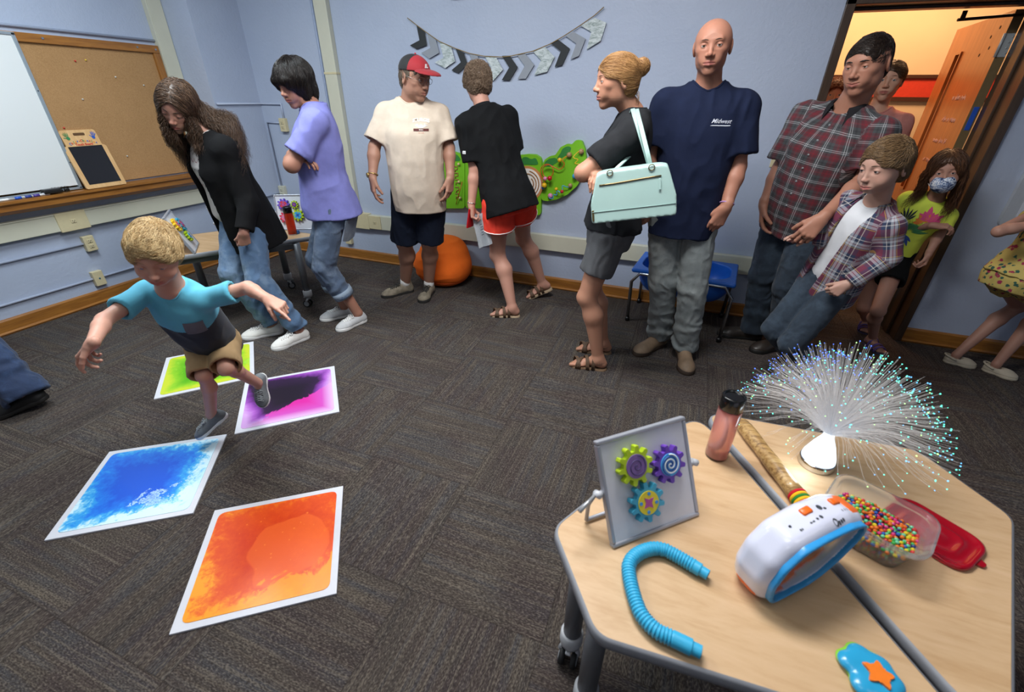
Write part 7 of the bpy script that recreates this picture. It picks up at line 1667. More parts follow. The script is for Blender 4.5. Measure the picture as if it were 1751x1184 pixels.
for sh, sg in ((shR, 1), (shL, -1)): el = sh-u*.28+s*.03*sg; wr = el-u*.23+fr*.08; P.arm(sh, el, wr); P.hand(wr, V3(0, 0, -1), -s*sg, ts=sg, sc_=.92)
P.head(nk+u*.14, fr, neck=nk, nr=.05, female=True, hs=.96); P.build(); hair(P, 'hair', capshell(P, .016, nape=-.09), hair_mat('long curly brown hair', '#241a15', '#6f5440'), n=700, length=.06, flow=flow_down(P))
tee(P, cloth('grey blue cotton', '#5c6878'), pel, nk, F, TEE_F, (shR, shL), (shR+(-u*.28+s*.03)*.8, shL+(-u*.28-s*.03)*.8), sr=(.062, .07), k=k, seed=143)
dj = denim('navy flared denim', '#142036', '#22365a', '#3c5680', .4)
trousers(P, dj, pel, F, (hpR, hpL), (kn2, kn), (an2, an), r=((.098, .078, .096), (.098, .078, .096)), k=k, seed=144, low=.035)
for a, d_ in ((an, d), (an2, az(160))): shoe(P, a, d_, plain('black shoe cloth', '#141415', .6), plain('black sole', '#171514', .6), k, L=.26, pitch=14 if a is an else 0, open_=False)
# ================================================================== SMALL THINGS ON THE TABLES
HT = .55
def gear(parent, c, F, rad, col, face, kind, spin=0., t=.017):
    """toothed gear; F columns right, up, out"""
    m = MB(); n = 10; pts = []
    for i in range(n):
        a = 2*PI*i/n+spin; w = PI/n
        for da, rr in ((-w*.50, .70), (-w*.40, .97), (-w*.2, 1.02), (w*.2, 1.02), (w*.40, .97), (w*.50, .70)): pts.append((rad*rr*math.cos(a+da), rad*rr*math.sin(a+da)))
    m.prism(pts, .004, .004+t, R=M3(F), c=c, bev=.0015); g = m.build('gear', plain('gear '+col, col, .45), parent)
    P = lambda x, y, z: c+F[:, 0]*x+F[:, 1]*y+F[:, 2]*z
    m = MB(); m.prism([(rad*.60*math.cos(a), rad*.60*math.sin(a)) for a in np.linspace(0, 2*PI, 33)[:-1]], .004+t, .0062+t, R=M3(F), c=c); m.build('gear_face', plain('gear face '+face, face, .45), g)
    z = .0075+t
    if kind == 'spiral' or kind == 'whitespiral':
        a = np.linspace(.3, 4.4*PI, 60); cols = ['#4a3a6e'] if kind == 'spiral' else ['#e8eef4', '#1f4f9a']
        for j, cc in enumerate(cols): m = MB(); m.tube([P(rad*.55*q/(4.4*PI)*math.cos(q+spin+j*PI*.9), rad*.55*q/(4.4*PI)*math.sin(q+spin+j*PI*.9), z-.0008) for q in a], rad*(.030 if kind == 'spiral' else .042), 6); m.build('spiral', plain('spiral '+cc, cc, .5), g, True)
    else:
        m = MB(); k_ = rad*.34; pp = []
        for i in range(4):
            a = PI/2*i+.6; b = a+PI/4; pp += [(k_*1.1*math.cos(a), k_*1.1*math.sin(a)), (k_*.52*math.cos(b), k_*.52*math.sin(b))]
        m.prism(pp, .006+t, z, R=M3(F), c=c); m.build('diamond', plain('gear magenta', '#b04a94' if kind == 'diamond' else '#2a4fae', .5), g)
        for i in range(4):
            a = PI/2*i+.6+PI/4; q = (rad*.46*math.cos(a), rad*.46*math.sin(a)); m = MB(); m.prism([(q[0]+rad*.09*math.cos(b), q[1]+rad*.09*math.sin(b)) for b in np.linspace(0, 2*PI, 17)[:-1]], .006+t, z, R=M3(F), c=c); m.build('dot', plain('gear blue dot', '#3a8fd8' if kind == 'diamond' else '#e8c030', .5), g)
    return g
def gearboard(b0, b1, up, label, gears, S=.27, levers=True, tags=True):
    """b0,b1 bottom corners on the table (left,right seen from the front)"""
    b0 = V3(*b0); x = nz(V3(*b1)-b0); up = nz(up); up = nz(up-x*(up@x)); out = np.cross(x, up); F = np.array([x, up, out]).T
    r = empty('gear_board', (b0+x*S/2)); tag(r, label, 'gear board', 'magnetic gear boards'); P = lambda a, b, c=0.: b0+x*a+up*b+out*c
    fr = plain('silver frame', '#a9abb4', .35, .03, metal=.35)
    MB().box(P(S/2, S/2, -.004), (S-.01, S-.01, .010), R=M3(F)).build('white_panel', plain('white magnetic panel', '#d3d4dc', .35, .02), r)
    for a, b, w, h in ((S/2, .005, S, .010), (S/2, S-.005, S, .010), (.005, S/2, .010, S-.021), (S-.005, S/2, .010, S-.021)): MB().box(P(a, b, -.003), (w, h, .018), R=M3(F), bev=.003).build('frame_bar', fr, r)
    # side arms and foot
    for sg, a in ((-1, 0), (1, S)):
        m = MB(); m.tube([P(a, S*.52, -.004), P(a+sg*.022, S*.52, -.004)], .006, 10); m.tube([P(a+sg*.014, S*.52, -.012), P(a+sg*.014, S*.52, .006)], .009, 10)
        m.build('pivot_knob', plain('pale grey plastic', '#c4c6cc', .4), r, True)
    m = MB(); zb = b0[2]+.008; h_ = V3(out[0], out[1], 0); h_ = nz(h_); back = b0-h_*.12
    for a in (-.020, S+.020):
        q0 = P(a, S*.52, -.006); q1 = V3(q0[0]-h_[0]*.02, q0[1]-h_[1]*.02, zb); m.tube([q0, q0*.5+q1*.5-h_*.01, q1], .005, 8)
    e0 = P(-.020, S*.52, -.006)-h_*.02; e1 = P(S+.020, S*.52, -.006)-h_*.02; m.tube([(e0[0], e0[1], zb), (e1[0], e1[1], zb)], .005, 8); m.build('stand', fr, r, True)
    if levers:
        m = MB(); q = P(-.022, S*.52, -.004); e = q-x*.052+V3(0, 0, -.012)-h_*-.02; m.tube([q, e], [.004, .0055], 8); m.build('lever', plain('silver lever', '#b9babd', .3, metal=.6), r, True)
    for (a, b, rad, col, face, kind, sp) in gears: gear(r, P(a*S, b*S, 0), F, rad, col, face, kind, sp)
    return r
b0 = atZ(1047, 938, HT+.001); b1 = atZ(1193, 881, HT+.001); xx = nz(b1-b0); bk = np.cross(V3(0, 0, 1), xx)
gearboard(b0, b1, V3(0, 0, .236)+bk*.125, 'silver-framed white board with three large gears at the near table’s left corner', [(.335, .70, .049, '#b2cc1e', '#7d5f9c', 'spiral', .1), (.70, .615, .048, '#6a3fb0', '#4aa4e0', 'whitespiral', .35), (.40, .335, .049, '#3d9fbe', '#e3cf2a', 'diamond', .3)], S=.266)
q0 = atZ(477, 394, HT+.001); q1 = q0+az(28)*.27
gearboard(q0, q1, V3(0, 0, .26)+az(118)*.06, 'white gear board standing on the far left table behind the red bottle', [(.26, .72, .046, '#6a4fc0', '#c83a4a', 'diamond', .1), (.56, .72, .030, '#b2cc1e', '#6a3f7c', 'diamond', .35), (.62, .42, .046, '#b2cc1e', '#3aa4d8', 'blue', .2), (.26, .36, .044, '#cc2c50', '#e87890', 'diamond', .3)], S=.27, levers=False)
q0 = V3(-3.035, 1.965, HT+.001); q1 = q0+az(138)*.27
gearboard(q0, q1, V3(0, 0, .24)+az(228)*.10, 'white gear board with yellow and teal gears seen edge-on above the toddler’s head', [(.70, .62, .046, '#3d9fbe', '#b84a50', 'diamond', .1), (.34, .70, .044, '#ecc62a', '#e8862a', 'diamond', .3), (.50, .34, .036, '#b2cc1e', '#3aa4d8', 'blue', .2)], S=.27, levers=False)
q0 = V3(-3.14, 2.28, HT+.001); q1 = q0+az(120)*.25
gearboard(q1, q0, V3(0, 0, .26)+az(210)*.06, 'empty white board frame beside the black cardigan on the far left table', [], S=.25, levers=False)
def bottle(c, col, base_col, label, h=.225, rad=.0325):
    r = empty('sensory_bottle', c); tag(r, label, 'bottle'); c = V3(*c)
    g = NT('clear bottle '+col); g.set(col=(.97, .97, .98), rough=.03, trans=1., ior=1.45); lq = NT('coloured liquid '+col); lq.set(col=srgb(col), rough=.05, trans=.55, ior=1.1)
    m = MB(); m.lathe([(.002, .0), (rad*.92, .0), (rad, .006), (rad, h*.80), (rad*.93, h*.83)], c, n=36); m.build('bottle_wall', g.m, r)
    m = MB(); m.lathe([(.002, .006), (rad*.86, .006), (rad*.90, .012), (rad*.90, h*.78)], c, n=36); m.build('liquid', lq.m, r)
    m = MB(); m.lathe([(rad*.90, h*.80), (rad*.99, h*.815), (rad*1.0, h*.985), (rad*.94, h), (rad*.80, h), (rad*.78, h-.004)], c, n=40); m.build('cap', plain('glossy black cap', '#0d0d0e', .2), r)
    f = plain('bottle beads '+base_col, base_col, .3, .3, 120); m = MB(); rg = random.Random(4)
    for i in range(70):
        a = rg.random()*6.28; q = math.sqrt(rg.random())*rad*.78; m.ball(c+V3(q*math.cos(a), q*math.sin(a), .009+rg.random()*.022), .0042, 6)
    tag(m.build('glitter_beads', f, r), kind='stuff'); return r
bottle(atZ(1224, 779, HT), '#ffbcb2', '#c0402c', 'pink liquid sensory bottle with a black cap on the near table')
bottle(atZ(501, 401, HT), '#e8401c', '#d0341c', 'red-orange sensory bottle with a black cap on the far left table', .21)
q = atZ(509, 400, HT); tag(MB().box(q+V3(0, 0, .013), (.026, .026, .026), bev=.003).build('toy_cube', NT('clear blue plastic').set(col=srgb('#2f86dc'), rough=.1, trans=.5).m), 'small translucent blue cube beside the red bottle', 'cube')
# rainstick
A0 = atZ(1268, 724, HT+.0235); A1 = atZ(1366, 851, HT+.0235); d = nz(A1-A0); A1 = A0+d*.385; r = empty('rainstick', V3(A0[0], A0[1], HT)); tag(r, 'cactus-wood rainstick with red, yellow and green bands behind the toy', 'rainstick')
t = NT('cactus wood'); v = t.coord(rot=(0, 0, -math.atan2(d[1], d[0])), scale=(2.2, 30, 30)); t.set(col=t.ramp(t.noise(v, 3., 6, .7, .4), [(.35, srgb('#6a4a28')), (.48, srgb('#a8834e')), (.66, srgb('#c9a870'))]), rough=.4, coat=.3)
L_ = .30; MB().tube([A0+d*k*L_ for k in np.linspace(0, 1, 12)], [.019]+[.0225+.001*math.sin(i*1.3) for i in range(10)]+[.0235], 24).build('stick', t.m, r, True)
for i, cc in enumerate(('#c0202c', '#e8b020', '#2f7a34', '#e8b020', '#c0202c')): MB().tube([A0+d*(L_+.001+.0085*i), A0+d*(L_+.0088+.0085*i)], .0245, 24).build('band', cloth('yarn '+cc, cc), r, True)
MB().tube([A0+d*(L_+.044), A0+d*.385], .0235, 24).build('end', t.m, r, True)
# fibre-optic lamp
c = atZ(1394, 794, HT); r = empty('fibre_optic_lamp', c); tag(r, 'glowing fibre-optic lamp with a white cone and fanned fibres', 'lamp')
MB().lathe([(.002, 0), (.046, 0), (.048, .004), (.047, .022), (.043, .026), (.043, .0255)], c, n=40).build('chrome_base', plain('polished chrome', '#c8cacc', .08, .02, metal=1.), r)
e = NT('glowing cone'); e.set(col=(.9, .95, 1), rough=.4, emis=(.72, .88, 1.), es=1.7); MB().lathe([(.034, .022), (.044, .027), (.042, .038), (.029, .076), (.0155, .106), (.013, .118), (.0005, .118)], c, n=40).build('glowing_cone', e.m, r)
rng = np.random.RandomState(12); top = c+V3(0, 0, .112); V = []; F = []; nv = 0; TV = []; TF = []; tn = 0; CT = []; k = 3
ico = bmesh.new(); bmesh.ops.create_icosphere(ico, subdivisions=1, radius=1); iv = np.array([v.co[:] for v in ico.verts]); iF = np.array([[v.index for v in f.verts] for f in ico.faces]); ico.free(); CV = []
for i in range(1150):
    th = rng.uniform(0, 2*PI); cz = rng.uniform(-.02, 1.0); el = math.asin(np.clip(cz, -1, 1)); el = el*.95+.05; dz = nz(V3(math.cos(th)*math.cos(el)+.20, math.sin(th)*math.cos(el)+.38, math.sin(el)+.12)); L = rng.uniform(.235, .285)*(1 if rng.rand() > .10 else rng.uniform(.45, .9)); dr = .03*math.cos(el)*rng.uniform(.4, 1.5)
    pts = []; seg = 7
    for j in range(seg+1):
        s_ = j/seg; up_ = nz(dz+V3(0, 0, 1.2*(1-s_)**2)); pts.append(top+dz*L*s_*1.0+V3(0, 0, (.035*math.sin(PI*min(1, s_*1.1))*math.cos(el)-dr*s_*s_)))
    rr = np.linspace(.00058, .00046, seg+1)
    for j, q in enumerate(pts):
        t_ = nz(pts[min(j+1, seg)]-pts[max(0, j-1)]); u_ = nz(np.cross(t_, V3(.3, .2, .9))); w_ = np.cross(t_, u_)
        for m_ in range(k): a = 2*PI*m_/k; V.append(q+(u_*math.cos(a)+w_*math.sin(a))*rr[j]); CV.append((1-j/seg)**3)
    for j in range(seg):
        for m_ in range(k): F.append([nv+j*k+m_, nv+j*k+(m_+1) % k, nv+(j+1)*k+(m_+1) % k, nv+(j+1)*k+m_])
    nv += k*(seg+1)
    if rng.rand() < .62:
        TV.append(iv*(.0017*rng.uniform(.6, 1.2))+pts[-1]); TF.append(iF+tn); tn += len(iv); g_ = rng.rand(); far = (pts[-1]-top)@nz(V3(-.3, .75, .5))/L
        col = V3(.05, .14, 1.) if far > .72 and g_ < .85 else (V3(.10, .85, .60) if g_ < .66 else V3(.12, .5, 1.) if g_ < .9 else V3(.5, 1., .25)); CT.append(np.tile(col, (len(iv), 1)))
fm = NT('clear optical fibre'); a_ = fm.n('ShaderNodeAttribute', attribute_name='Col').outputs['Fac']; fm.set(col=(.86, .82, .80), rough=.25, spec=.5, alpha=.30, emis=(.62, .74, .95)); fm.l(fm.math('ADD', fm.math('MULTIPLY', a_, .22), .0), fm.b.inputs['Emission Strength'])
o = mesh_np('optical_fibres', V, F, fm.m, r); setcol(o, np.stack([CV]*3, 1)); tag(o, 'clear thin fibres fanned out in a dome', kind='stuff')
em = NT('lit fibre tips'); em.l(em.n('ShaderNodeAttribute', attribute_name='Col').outputs['Color'], em.b.inputs['Emission Color']); em.set(col=(.1, .2, .3), es=2.6); TV = np.concatenate(TV); TF = np.concatenate(TF)
o = mesh_np('fibre_tips', TV, TF, em.m, r); setcol(o, np.concatenate(CT)); tag(o, 'lit blue and green fibre tips', kind='stuff')
l = bpy.data.lights.new('fibre_lamp_light', 'POINT'); l.energy = .35; l.color = (.75, .9, 1); l.shadow_soft_size = .03; lo_ = bpy.data.objects.new('fibre_lamp_light', l); lo_.location = c+V3(-.055, -.075, .055); COL.objects.link(lo_); lo_.parent = r; bpy.context.view_layer.update(); lo_.matrix_parent_inverse = r.matrix_world.inverted()
# projector toy
f0 = V3(.322, .708, HT); w = nz(V3(.177, .165, 0)); b = V3(-w[1], w[0], 0); z = V3(0, 0, 1); F = np.array([w, b, z]).T; WD, HH = .250, .182; P = lambda x, y, h: f0+w*x+b*y+z*h
r = empty('projector_toy', P(WD/2, .05, 0)); tag(r, 'white and blue aquarium-window toy with orange buttons in the middle of the near table', 'toy')
wt = NT('glossy white toy plastic').set(col=srgb('#d6d8ea'), rough=.18, coat=.6).m; bl = plain('glossy sky blue plastic', '#3496d6', .25, .03); og = plain('glossy orange plastic', '#ee6a1e', .3, .03)
prof = [(-.006, .0), (-.022, .07), (-.008, .125), (.035, .172), (.12, .190), (.20, .186), (.25, .168), (.262, .14), (.250, .105), (.215, .055), (.165, .014), (.12, .0)]
def shape(grow, y0, y1, k_=.02):
    ctr_ = np.mean(np.array(prof), 0); Pp = [np.array(q)+nz(np.array(q)-ctr_)*grow for q in prof]
    Pr = np.array(poly_round(Pp, .05, 5)); 
    def f(X, Y, Z):
        x_, y_, z_ = X-f0[0], Y-f0[1], Z-f0[2]; a_ = x_*w[0]+y_*w[1]+z_*0; b_ = x_*b[0]+y_*b[1]; h_ = z_+0*a_; a_ = a_+0*h_; b_ = b_+0*h_
        d = np.full(a_.shape, 1e9); ins = np.zeros(a_.shape, bool); n_ = len(Pr)
        for i in range(n_):
            p0, p1 = Pr[i], Pr[(i+1) % n_]; e = p1-p0; t_ = np.clip(((a_-p0[0])*e[0]+(h_-p0[1])*e[1])/(e@e+1e-12), 0, 1); d = np.minimum(d, np.sqrt((a_-p0[0]-e[0]*t_)**2+(h_-p0[1]-e[1]*t_)**2))
            c_ = (p0[1] > h_) != (p1[1] > h_); xi = (p1[0]-p0[0])*(h_-p0[1])/(p1[1]-p0[1]+1e-12)+p0[0]; ins ^= c_ & (a_ < xi)
        d = np.where(ins, -d, d); e2 = np.abs(b_-(y0+y1)/2)-(y1-y0)/2; q1 = d+k_; q2 = e2+k_
        return np.sqrt(np.maximum(q1, 0)**2+np.maximum(q2, 0)**2)+np.minimum(np.maximum(q1, q2), 0)-k_
    lo = np.min([P(a, y, h) for a in (-.06, .32) for y in (y0, y1) for h in (-.03, .23)], 0); hi = np.max([P(a, y, h) for a in (-.06, .32) for y in (y0, y1) for h in (-.03, .23)], 0); return f, lo, hi
f = Field(); f.add(shape(0, .006, .098, .030), 0); f.sub(shape(-.026, -.03, .052, .006), .004); f.cut(half(P(0, 0, .001), -z)); V, Fc = f.mesh(.0035); mesh_np('shell', V, Fc, wt, r)
f = Field(); f.add(shape(-.014, -.002, .018, .004), 0); f.sub(shape(-.0245, -.03, .06, .003), .002); f.cut(half(P(0, 0, .003), -z)); V, Fc = f.mesh(.0032); mesh_np('window_frame', V, Fc, bl, r)
ctr_ = np.mean(np.array(prof), 0); wn = [tuple(np.array(q)+nz(np.array(q)-ctr_)*-.025) for q in prof]; Rt = M3(np.array([w, z, b]).T)
g = NT('clear toy window'); g.set(col=(.97, .99, .99), rough=.03, trans=1., ior=1.12, alpha=.35); m = MB(); m.prism(poly_round(wn, .03), .008, .0105, R=Rt, c=f0); m.build('clear_window', g.m, r)
t = NT('underwater picture'); v = t.coord(); t.set(col=t.ramp(t.noise(v, 14, 4, .6, .8), [(.35, srgb('#5f9aa0')), (.5, srgb('#a9b48a')), (.65, srgb('#c9b27a'))]), rough=.3); m = MB(); m.prism(poly_round(wn, .03), .032, .037, R=Rt, c=f0); m.build('picture_panel', t.m, r)
for (a, h_, L, ang, cc) in ((.085, .080, .06, .45, '#d8502c'), (.13, .095, .045, .6, '#e07a3c'), (.062, .045, .05, .5, '#dd6a34'), (.17, .12, .03, .3, '#c9b68c')):
    f = Field(); q = P(a, .021, h_); dd = w*math.cos(ang)+z*math.sin(ang)
    for i in range(6): f.add(sphere(q+dd*(i-2.5)*L/6, .0085-.0008*abs(i-2.5)), .002)
    V, Fc = f.mesh(.0025); mesh_np('sea_creature', V, Fc, plain('sea creature '+cc, cc, .4), r)
for a0, h0, y_ in ((.0, .022, .05), (.262, .150, .05)):
    f = Field(); f.add(shape(.0022, .012, .092, .028), 0); f.cut(half(P(.058 if a0 == 0 else .215, 0, 0), w if a0 == 0 else -w)); f.cut(half(P(0, 0, .028 if a0 == 0 else .168), z)) if a0 == 0 else f.cut(half(P(0, 0, .150), -z)); V, Fc = f.mesh(.0035); mesh_np('corner_cap', V, Fc, og, r)
sh_o = [o_ for o_ in r.children if o_.name.startswith('shell')][0]; bv = BVHTree.FromObject(sh_o, bpy.context.evaluated_depsgraph_get())
def on(a, y): 
    loc, nn, _, _ = bv.ray_cast(Vector(P(a, y, .3)), Vector((0, 0, -1)), .4); return np.array(loc), np.array(nn)
for a, y in ((.115, .063), (.200, .060)):
    q, nn = on(a, y); Fq = np.array([nz(w-nn*(w@nn)), nz(np.cross(nn, w)), nn]).T; MB().box(q, (.026, .017, .008), R=M3(Fq), bev=.0035).build('button', og, r, True)
dk = plain('dark grey print', '#3c4048', .5)
def stamp(me, a, y, name, sz=1.):
    for v_ in me.vertices:
        q, nn = on(a+v_.co.x*sz, y+v_.co.y*sz); v_.co = q+nn*.0006
    newobj(name, me, dk, r)
def marks(spec):
    b2 = bmesh.new()
    for (x_, y_, rx_, ry_) in spec: b2.faces.new([b2.verts.new((x_+rx_*math.cos(q_), y_+ry_*math.sin(q_), 0)) for q_ in np.linspace(0, 2*PI, 11)[:-1]])
    me_ = bpy.data.meshes.new('marks'); b2.to_mesh(me_); b2.free(); return me_
stamp(marks([(-.017, 0, .0028, .0022), (-.010, 0, .0028, .0022), (.001, .001, .0028, .003), (.013, .0015, .0042, .0042)]), .118, .038, 'button_icons'); stamp(marks([(-.012, 0, .0012, .003), (-.004, 0, .0012, .003), (.004, 0, .0012, .003), (.012, 0, .0012, .003)]), .205, .036, 'button_icons')
stamp(marks([(-.004, .001, .0062, .0068), (.006, -.005, .004, .003)]), .155, .058, 'emblem'); stamp(marks([(-.001, 0, .0022, .003), (.0035, 0, .0018, .0024)]), .072, .036, 'icon')
stamp(marks([(-.010, .001, .0065, .0075), (-.001, -.002, .003, .004), (.006, -.001, .003, .0035), (.013, 0, .003, .0035)]), .163, .020, 'emblem')
q, nn = on(.060, .052); MB().ball(q, .0032, 10).build('led', dk, r, True)
# tub with water beads
z0, z1 = HT, HT+.092; rim = [atZ(x, y, z1) for x, y in ((1415, 836), (1530, 838), (1607, 903), (1597, 940), (1480, 925))]
cx = V3(.577, 1.0, HT); d_ = nz(V3(.8, -.42, 0)); p_ = V3(-d_[1], d_[0], 0); Rk = np.array([d_, p_, V3(0, 0, 1)]).T
def rr_loop(a, b, rad, z_): 
    return [tuple(cx+d_*u_[0]+p_*u_[1]+V3(0, 0, z_)) for u_ in poly_round([(-a, -b), (a, -b), (a, b), (-a, b)], rad, 8)]
r = empty('plastic_tub', cx); tag(r, 'clear plastic food tub full of coloured water beads', 'tub'); lv = [(.066, .056, .03, .001), (.074, .063, .035, .004), (.092, .078, .045, .078), (.096, .082, .047, .080), (.105, .091, .052, .081), (.107, .093, .053, .092), (.100, .086, .05, .093), (.095, .081, .047, .088), (.089, .075, .044, .076), (.071, .060, .034, .006), (.064, .054, .03, .003)]
m = MB(); rings = [[m.bm.verts.new(q) for q in rr_loop(*l_)] for l_ in lv]; n_ = len(rings[0])
for i in range(len(rings)-1):
    for j in range(n_): m.bm.faces.new([rings[i][j], rings[i][(j+1) % n_], rings[i+1][(j+1) % n_], rings[i+1][j]]).smooth = True
m.bm.faces.new(rings[0][::-1]); m.bm.faces.new(rings[-1]); g = NT('clear tub plastic'); g.set(col=(.93, .94, .95), rough=.12, trans=.93, ior=1.25, alpha=.75); m.build('tub_wall', g.m, r)
bc = [('red', '#d0302c'), ('orange', '#e8731c'), ('yellow', '#e0cc20'), ('green', '#3fae4a'), ('mint green', '#6cc89a'), ('blue', '#2a5fb8'), ('pink', '#d83a80'), ('navy', '#2a3a78')]
protos = []
for i, (nm, cc) in enumerate(bc):
    g = NT('water bead '+nm); g.set(col=srgb(cc), rough=.08, trans=.25, ior=1.33, coat=.5); me = bpy.data.meshes.new('bead'); bm_ = bmesh.new(); bmesh.ops.create_uvsphere(bm_, u_segments=12, v_segments=8, radius=1); bm_.to_mesh(me); bm_.free(); smooth(me); me.materials.append(g.m); protos.append(me)
rg = random.Random(9); placed = []; tries = 0; first = {}
while len(placed) < 290 and tries < 30000:
    tries += 1; a = rg.uniform(-.083, .083); b_ = rg.uniform(-.069, .069)
    if (abs(a)/.083)**4+(abs(b_)/.069)**4 > 1: continue
    rad = rg.uniform(.0042, .0052); zz = .050+.012*math.exp(-((a+.03)**2+b_**2)/.003)+rg.uniform(-.002, .003)
    if any((a-q[0])**2+(b_-q[1])**2 < (.0074)**2 for q in placed): continue
    placed.append((a, b_)); ci = rg.choice([0, 0, 1, 1, 2, 2, 3, 3, 4, 4, 5, 6, 7]); q = cx+d_*a+p_*b_+V3(0, 0, zz)
    if ci not in first: o = bpy.data.objects.new('water_bead', protos[ci]); first[ci] = o
    else: o = first[ci].copy()
    COL.objects.link(o); o.location = q; o.scale = (rad,)*3; tag(o, 'small round %s water bead on top of the pile in the clear tub' % bc[ci][0], 'bead', '%s water beads in the clear tub' % bc[ci][0])
V = []; F = []; MI = []; nv = 0; tri = iF; rs = np.random.RandomState(5)
for i in range(900):
    zz = rs.uniform(.008, .047); s_ = .066+(.092-.066)*zz/.078-.010; a, b_ = rs.uniform(-1, 1, 2)
    if i % 2: e_ = rs.uniform(0, 2*PI); a, b_ = np.clip(1.3*math.cos(e_), -1, 1), np.clip(1.3*math.sin(e_), -1, 1)
    if (abs(a))**4+(abs(b_))**4 > 1.35: continue
    q = cx+d_*a*s_+p_*b_*s_*.85+V3(0, 0, zz); V.append(iv*.0048+q); F.append(tri+nv); nv += len(iv); MI += [rs.randint(0, 8)]*len(tri)
ml = [p_m.materials[0] for p_m in protos]; o = mesh_np('water_bead_fill', np.concatenate(V), np.concatenate(F), None, None, True, ml, MI); tag(o, 'mass of coloured water beads filling the lower part of the clear tub', 'beads', kind='stuff')
# lid
c = V3(.735, 1.075, HT); d_ = nz(V3(.55, -.45, 0)); p_ = V3(-d_[1], d_[0], 0); r = empty('tub_lid', c); tag(r, 'translucent red tub lid lying flat beside the clear tub', 'lid')
def lp(a, b, rad, z_):
    a, b, rad = a*.90, b*.90, rad*.90
    return [tuple(c+d_*q[0]+p_*q[1]+V3(0, 0, z_)) for q in poly_round([(-a, -b), (a, -b), (a, b), (-a, b)], rad, 8)]
m = MB(); lv = [(.098, .080, .050, .0), (.105, .087, .055, .002), (.105, .087, .055, .010), (.100, .082, .052, .013), (.094, .076, .048, .012), (.090, .072, .046, .007), (.070, .054, .036, .0065), (.066, .050, .033, .010), (.060, .044, .030, .010), (.056, .040, .028, .006), (.034, .022, .018, .006), (.030, .018, .016, .008), (.005, .003, .002, .008)]
rings = [[m.bm.verts.new(q) for q in lp(*l_)] for l_ in lv]; n_ = len(rings[0])
for i in range(len(rings)-1):
    for j in range(n_): m.bm.faces.new([rings[i][j], rings[i][(j+1) % n_], rings[i+1][(j+1) % n_], rings[i+1][j]]).smooth = True
m.bm.faces.new(rings[-1]); m.bm.faces.new(rings[0][::-1]); g = NT('translucent red plastic'); g.set(col=srgb('#b80c24'), rough=.15, trans=.35, ior=1.4, coat=.4); m.build('lid_disc', g.m, r)
m = MB(); m.prism(poly_round([(.086, -.018), (.108, -.010), (.108, .006), (.086, .014)], .008), .003, .007, R=M3(np.array([d_, p_, V3(0, 0, 1)]).T), c=c); m.build('pull_tab', g.m, r)
# pop tube
P_ = [atZ(x, y, HT+.0175) for x, y in ((1211, 984), (1160, 952), (1128, 936), (1095, 943), (1074, 962), (1076, 990), (1088, 1034), (1100, 1058), (1122, 1080), (1150, 1092), (1199, 1116))]
for _ in range(2):
    Q_ = [P_[0]]
    for i in range(len(P_)-1): Q_ += [P_[i]*.75+P_[i+1]*.25, P_[i]*.25+P_[i+1]*.75]
    P_ = Q_+[P_[-1]]
P_ = np.array(P_); L = np.concatenate([[0], np.cumsum(np.linalg.norm(np.diff(P_, axis=0), axis=1))]); tot = L[-1]; n_ = 420; s_ = np.linspace(0, tot, n_); C_ = np.array([np.interp(s_, L, P_[:, i]) for i in range(3)]).T; rad = []
for q in s_:
    e0, e1 = q, tot-q
    if e0 < .018: rr_ = .0118
    elif e0 < .034: rr_ = .0150
    elif e1 < .018: rr_ = .0125
    elif e1 < .055: rr_ = .0158
    else: rr_ = .0152+.0014*math.sin(q*2*PI/.0068)
    rad.append(rr_)
r = empty('pop_tube', V3(P_[0][0], P_[0][1], HT)); tag(r, 'bright blue corrugated pop tube bent in a C on the near table', 'tube'); m = MB(); m.tube(C_, rad, 20, cap=True); o = m.build('corrugated_tube', plain('sky blue plastic', '#35a8d2', .4, .03), r, True)
for q, dd in ((P_[0], nz(P_[0]-P_[2])), (P_[-1], nz(P_[-1]-P_[-3]))): MB().tube([q+dd*.0002, q+dd*.0006], .0095, 16).build('tube_mouth', plain('deep blue inside', '#125a80', .6), r)
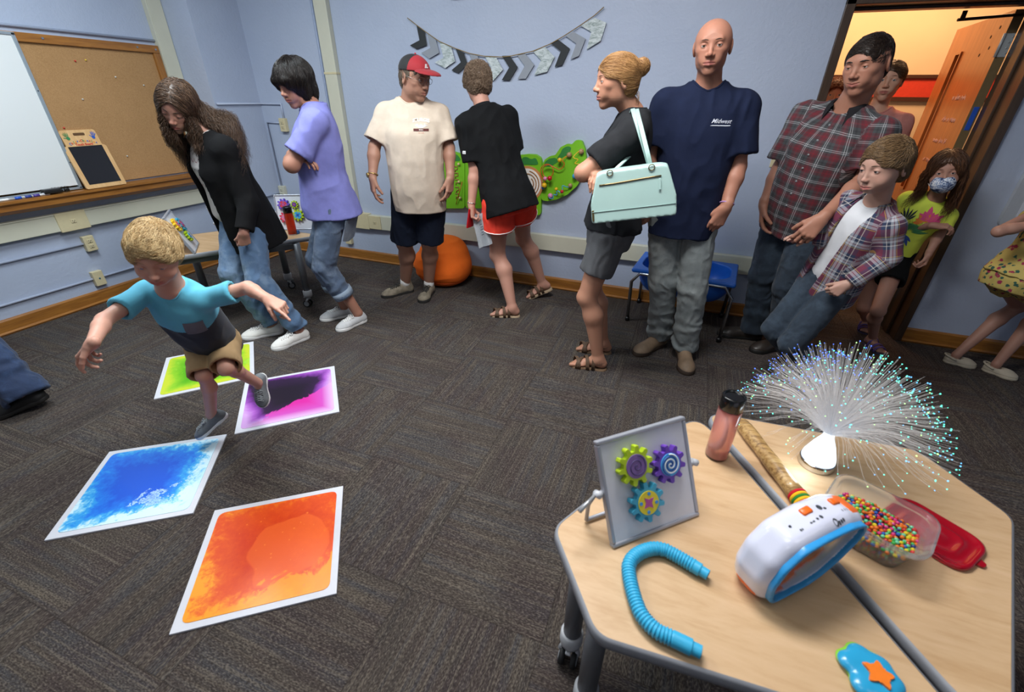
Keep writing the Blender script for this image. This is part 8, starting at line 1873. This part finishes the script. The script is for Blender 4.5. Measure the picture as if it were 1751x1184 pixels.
# star toy
c = atZ(1492, 1152, HT+.012); r = empty('star_teether', V3(c[0], c[1], HT)); tag(r, 'blue cloud-shaped toy with an orange star at the bottom edge of the photo', 'toy')
X_ = nz(atZ(1545, 1175, HT)-atZ(1440, 1130, HT)); Y_ = np.cross(V3(0, 0, 1), X_); F = np.array([X_, Y_, V3(0, 0, 1)]).T
f = Field()
for a, b_, q in ((-.036, .004, .020), (-.016, .026, .022), (.014, .020, .022), (.030, -.004, .020), (.018, -.034, .022), (-.016, -.030, .024), (0, 0, .034)): f.add(ell(c+X_*a+Y_*b_, (q, q, .0115), F), .010)
V, Fc = f.mesh(.0022); mesh_np('blue_cloud', V, Fc, plain('glossy toy blue', '#2c9ac8', .22, .03), r)
f = Field()
for a, b_, q in ((-.036, .010, .020), (-.016, .032, .022), (.014, .026, .022), (.032, .0, .020), (.020, -.030, .022), (-.014, -.026, .024), (0, 0, .034)): f.add(ell(c-V3(0, 0, .006)+X_*a+Y_*b_, (q+.001, q+.001, .006), F), .010)
V, Fc = f.mesh(.0022); mesh_np('green_rim', V, Fc, plain('lime toy plastic', '#86c83a', .3), r)
pts = [(q*math.cos(a), q*math.sin(a)) for i in range(10) for q, a in [((.030 if i % 2 == 0 else .0145), PI*i/5+.25)]]
m = MB(); m.prism(poly_round(pts, .004, 4), .008, .0165, R=M3(F), c=c+X_*.004-Y_*.006, bev=.0025); m.build('orange_star', plain('orange toy plastic', '#ee7a24', .35), r)
# keys / device in the bald man's hand
q = HOLD
hb = empty('sunglasses', q); tag(hb, 'folded black glasses held in the bald man’s hand', 'glasses'); m = MB()
for sg in (-1, 1): m.tube([q+V3(sg*.018+.016*math.cos(a), .004*sg, .022*math.sin(a)) for a in np.linspace(0, 2*PI, 17)], .003, 6, cap=False); m.ball(q+V3(sg*.018, .004*sg, 0), .016, 12, sc3=(1, .15, 1.3))
m.tube([q+V3(-.03, .01, .015), q+V3(.0, .018, .02), q+V3(.03, .01, .01)], .003, 6); m.build('frame_and_lenses', plain('gloss black', '#0c0c0e', .15), hb, True)
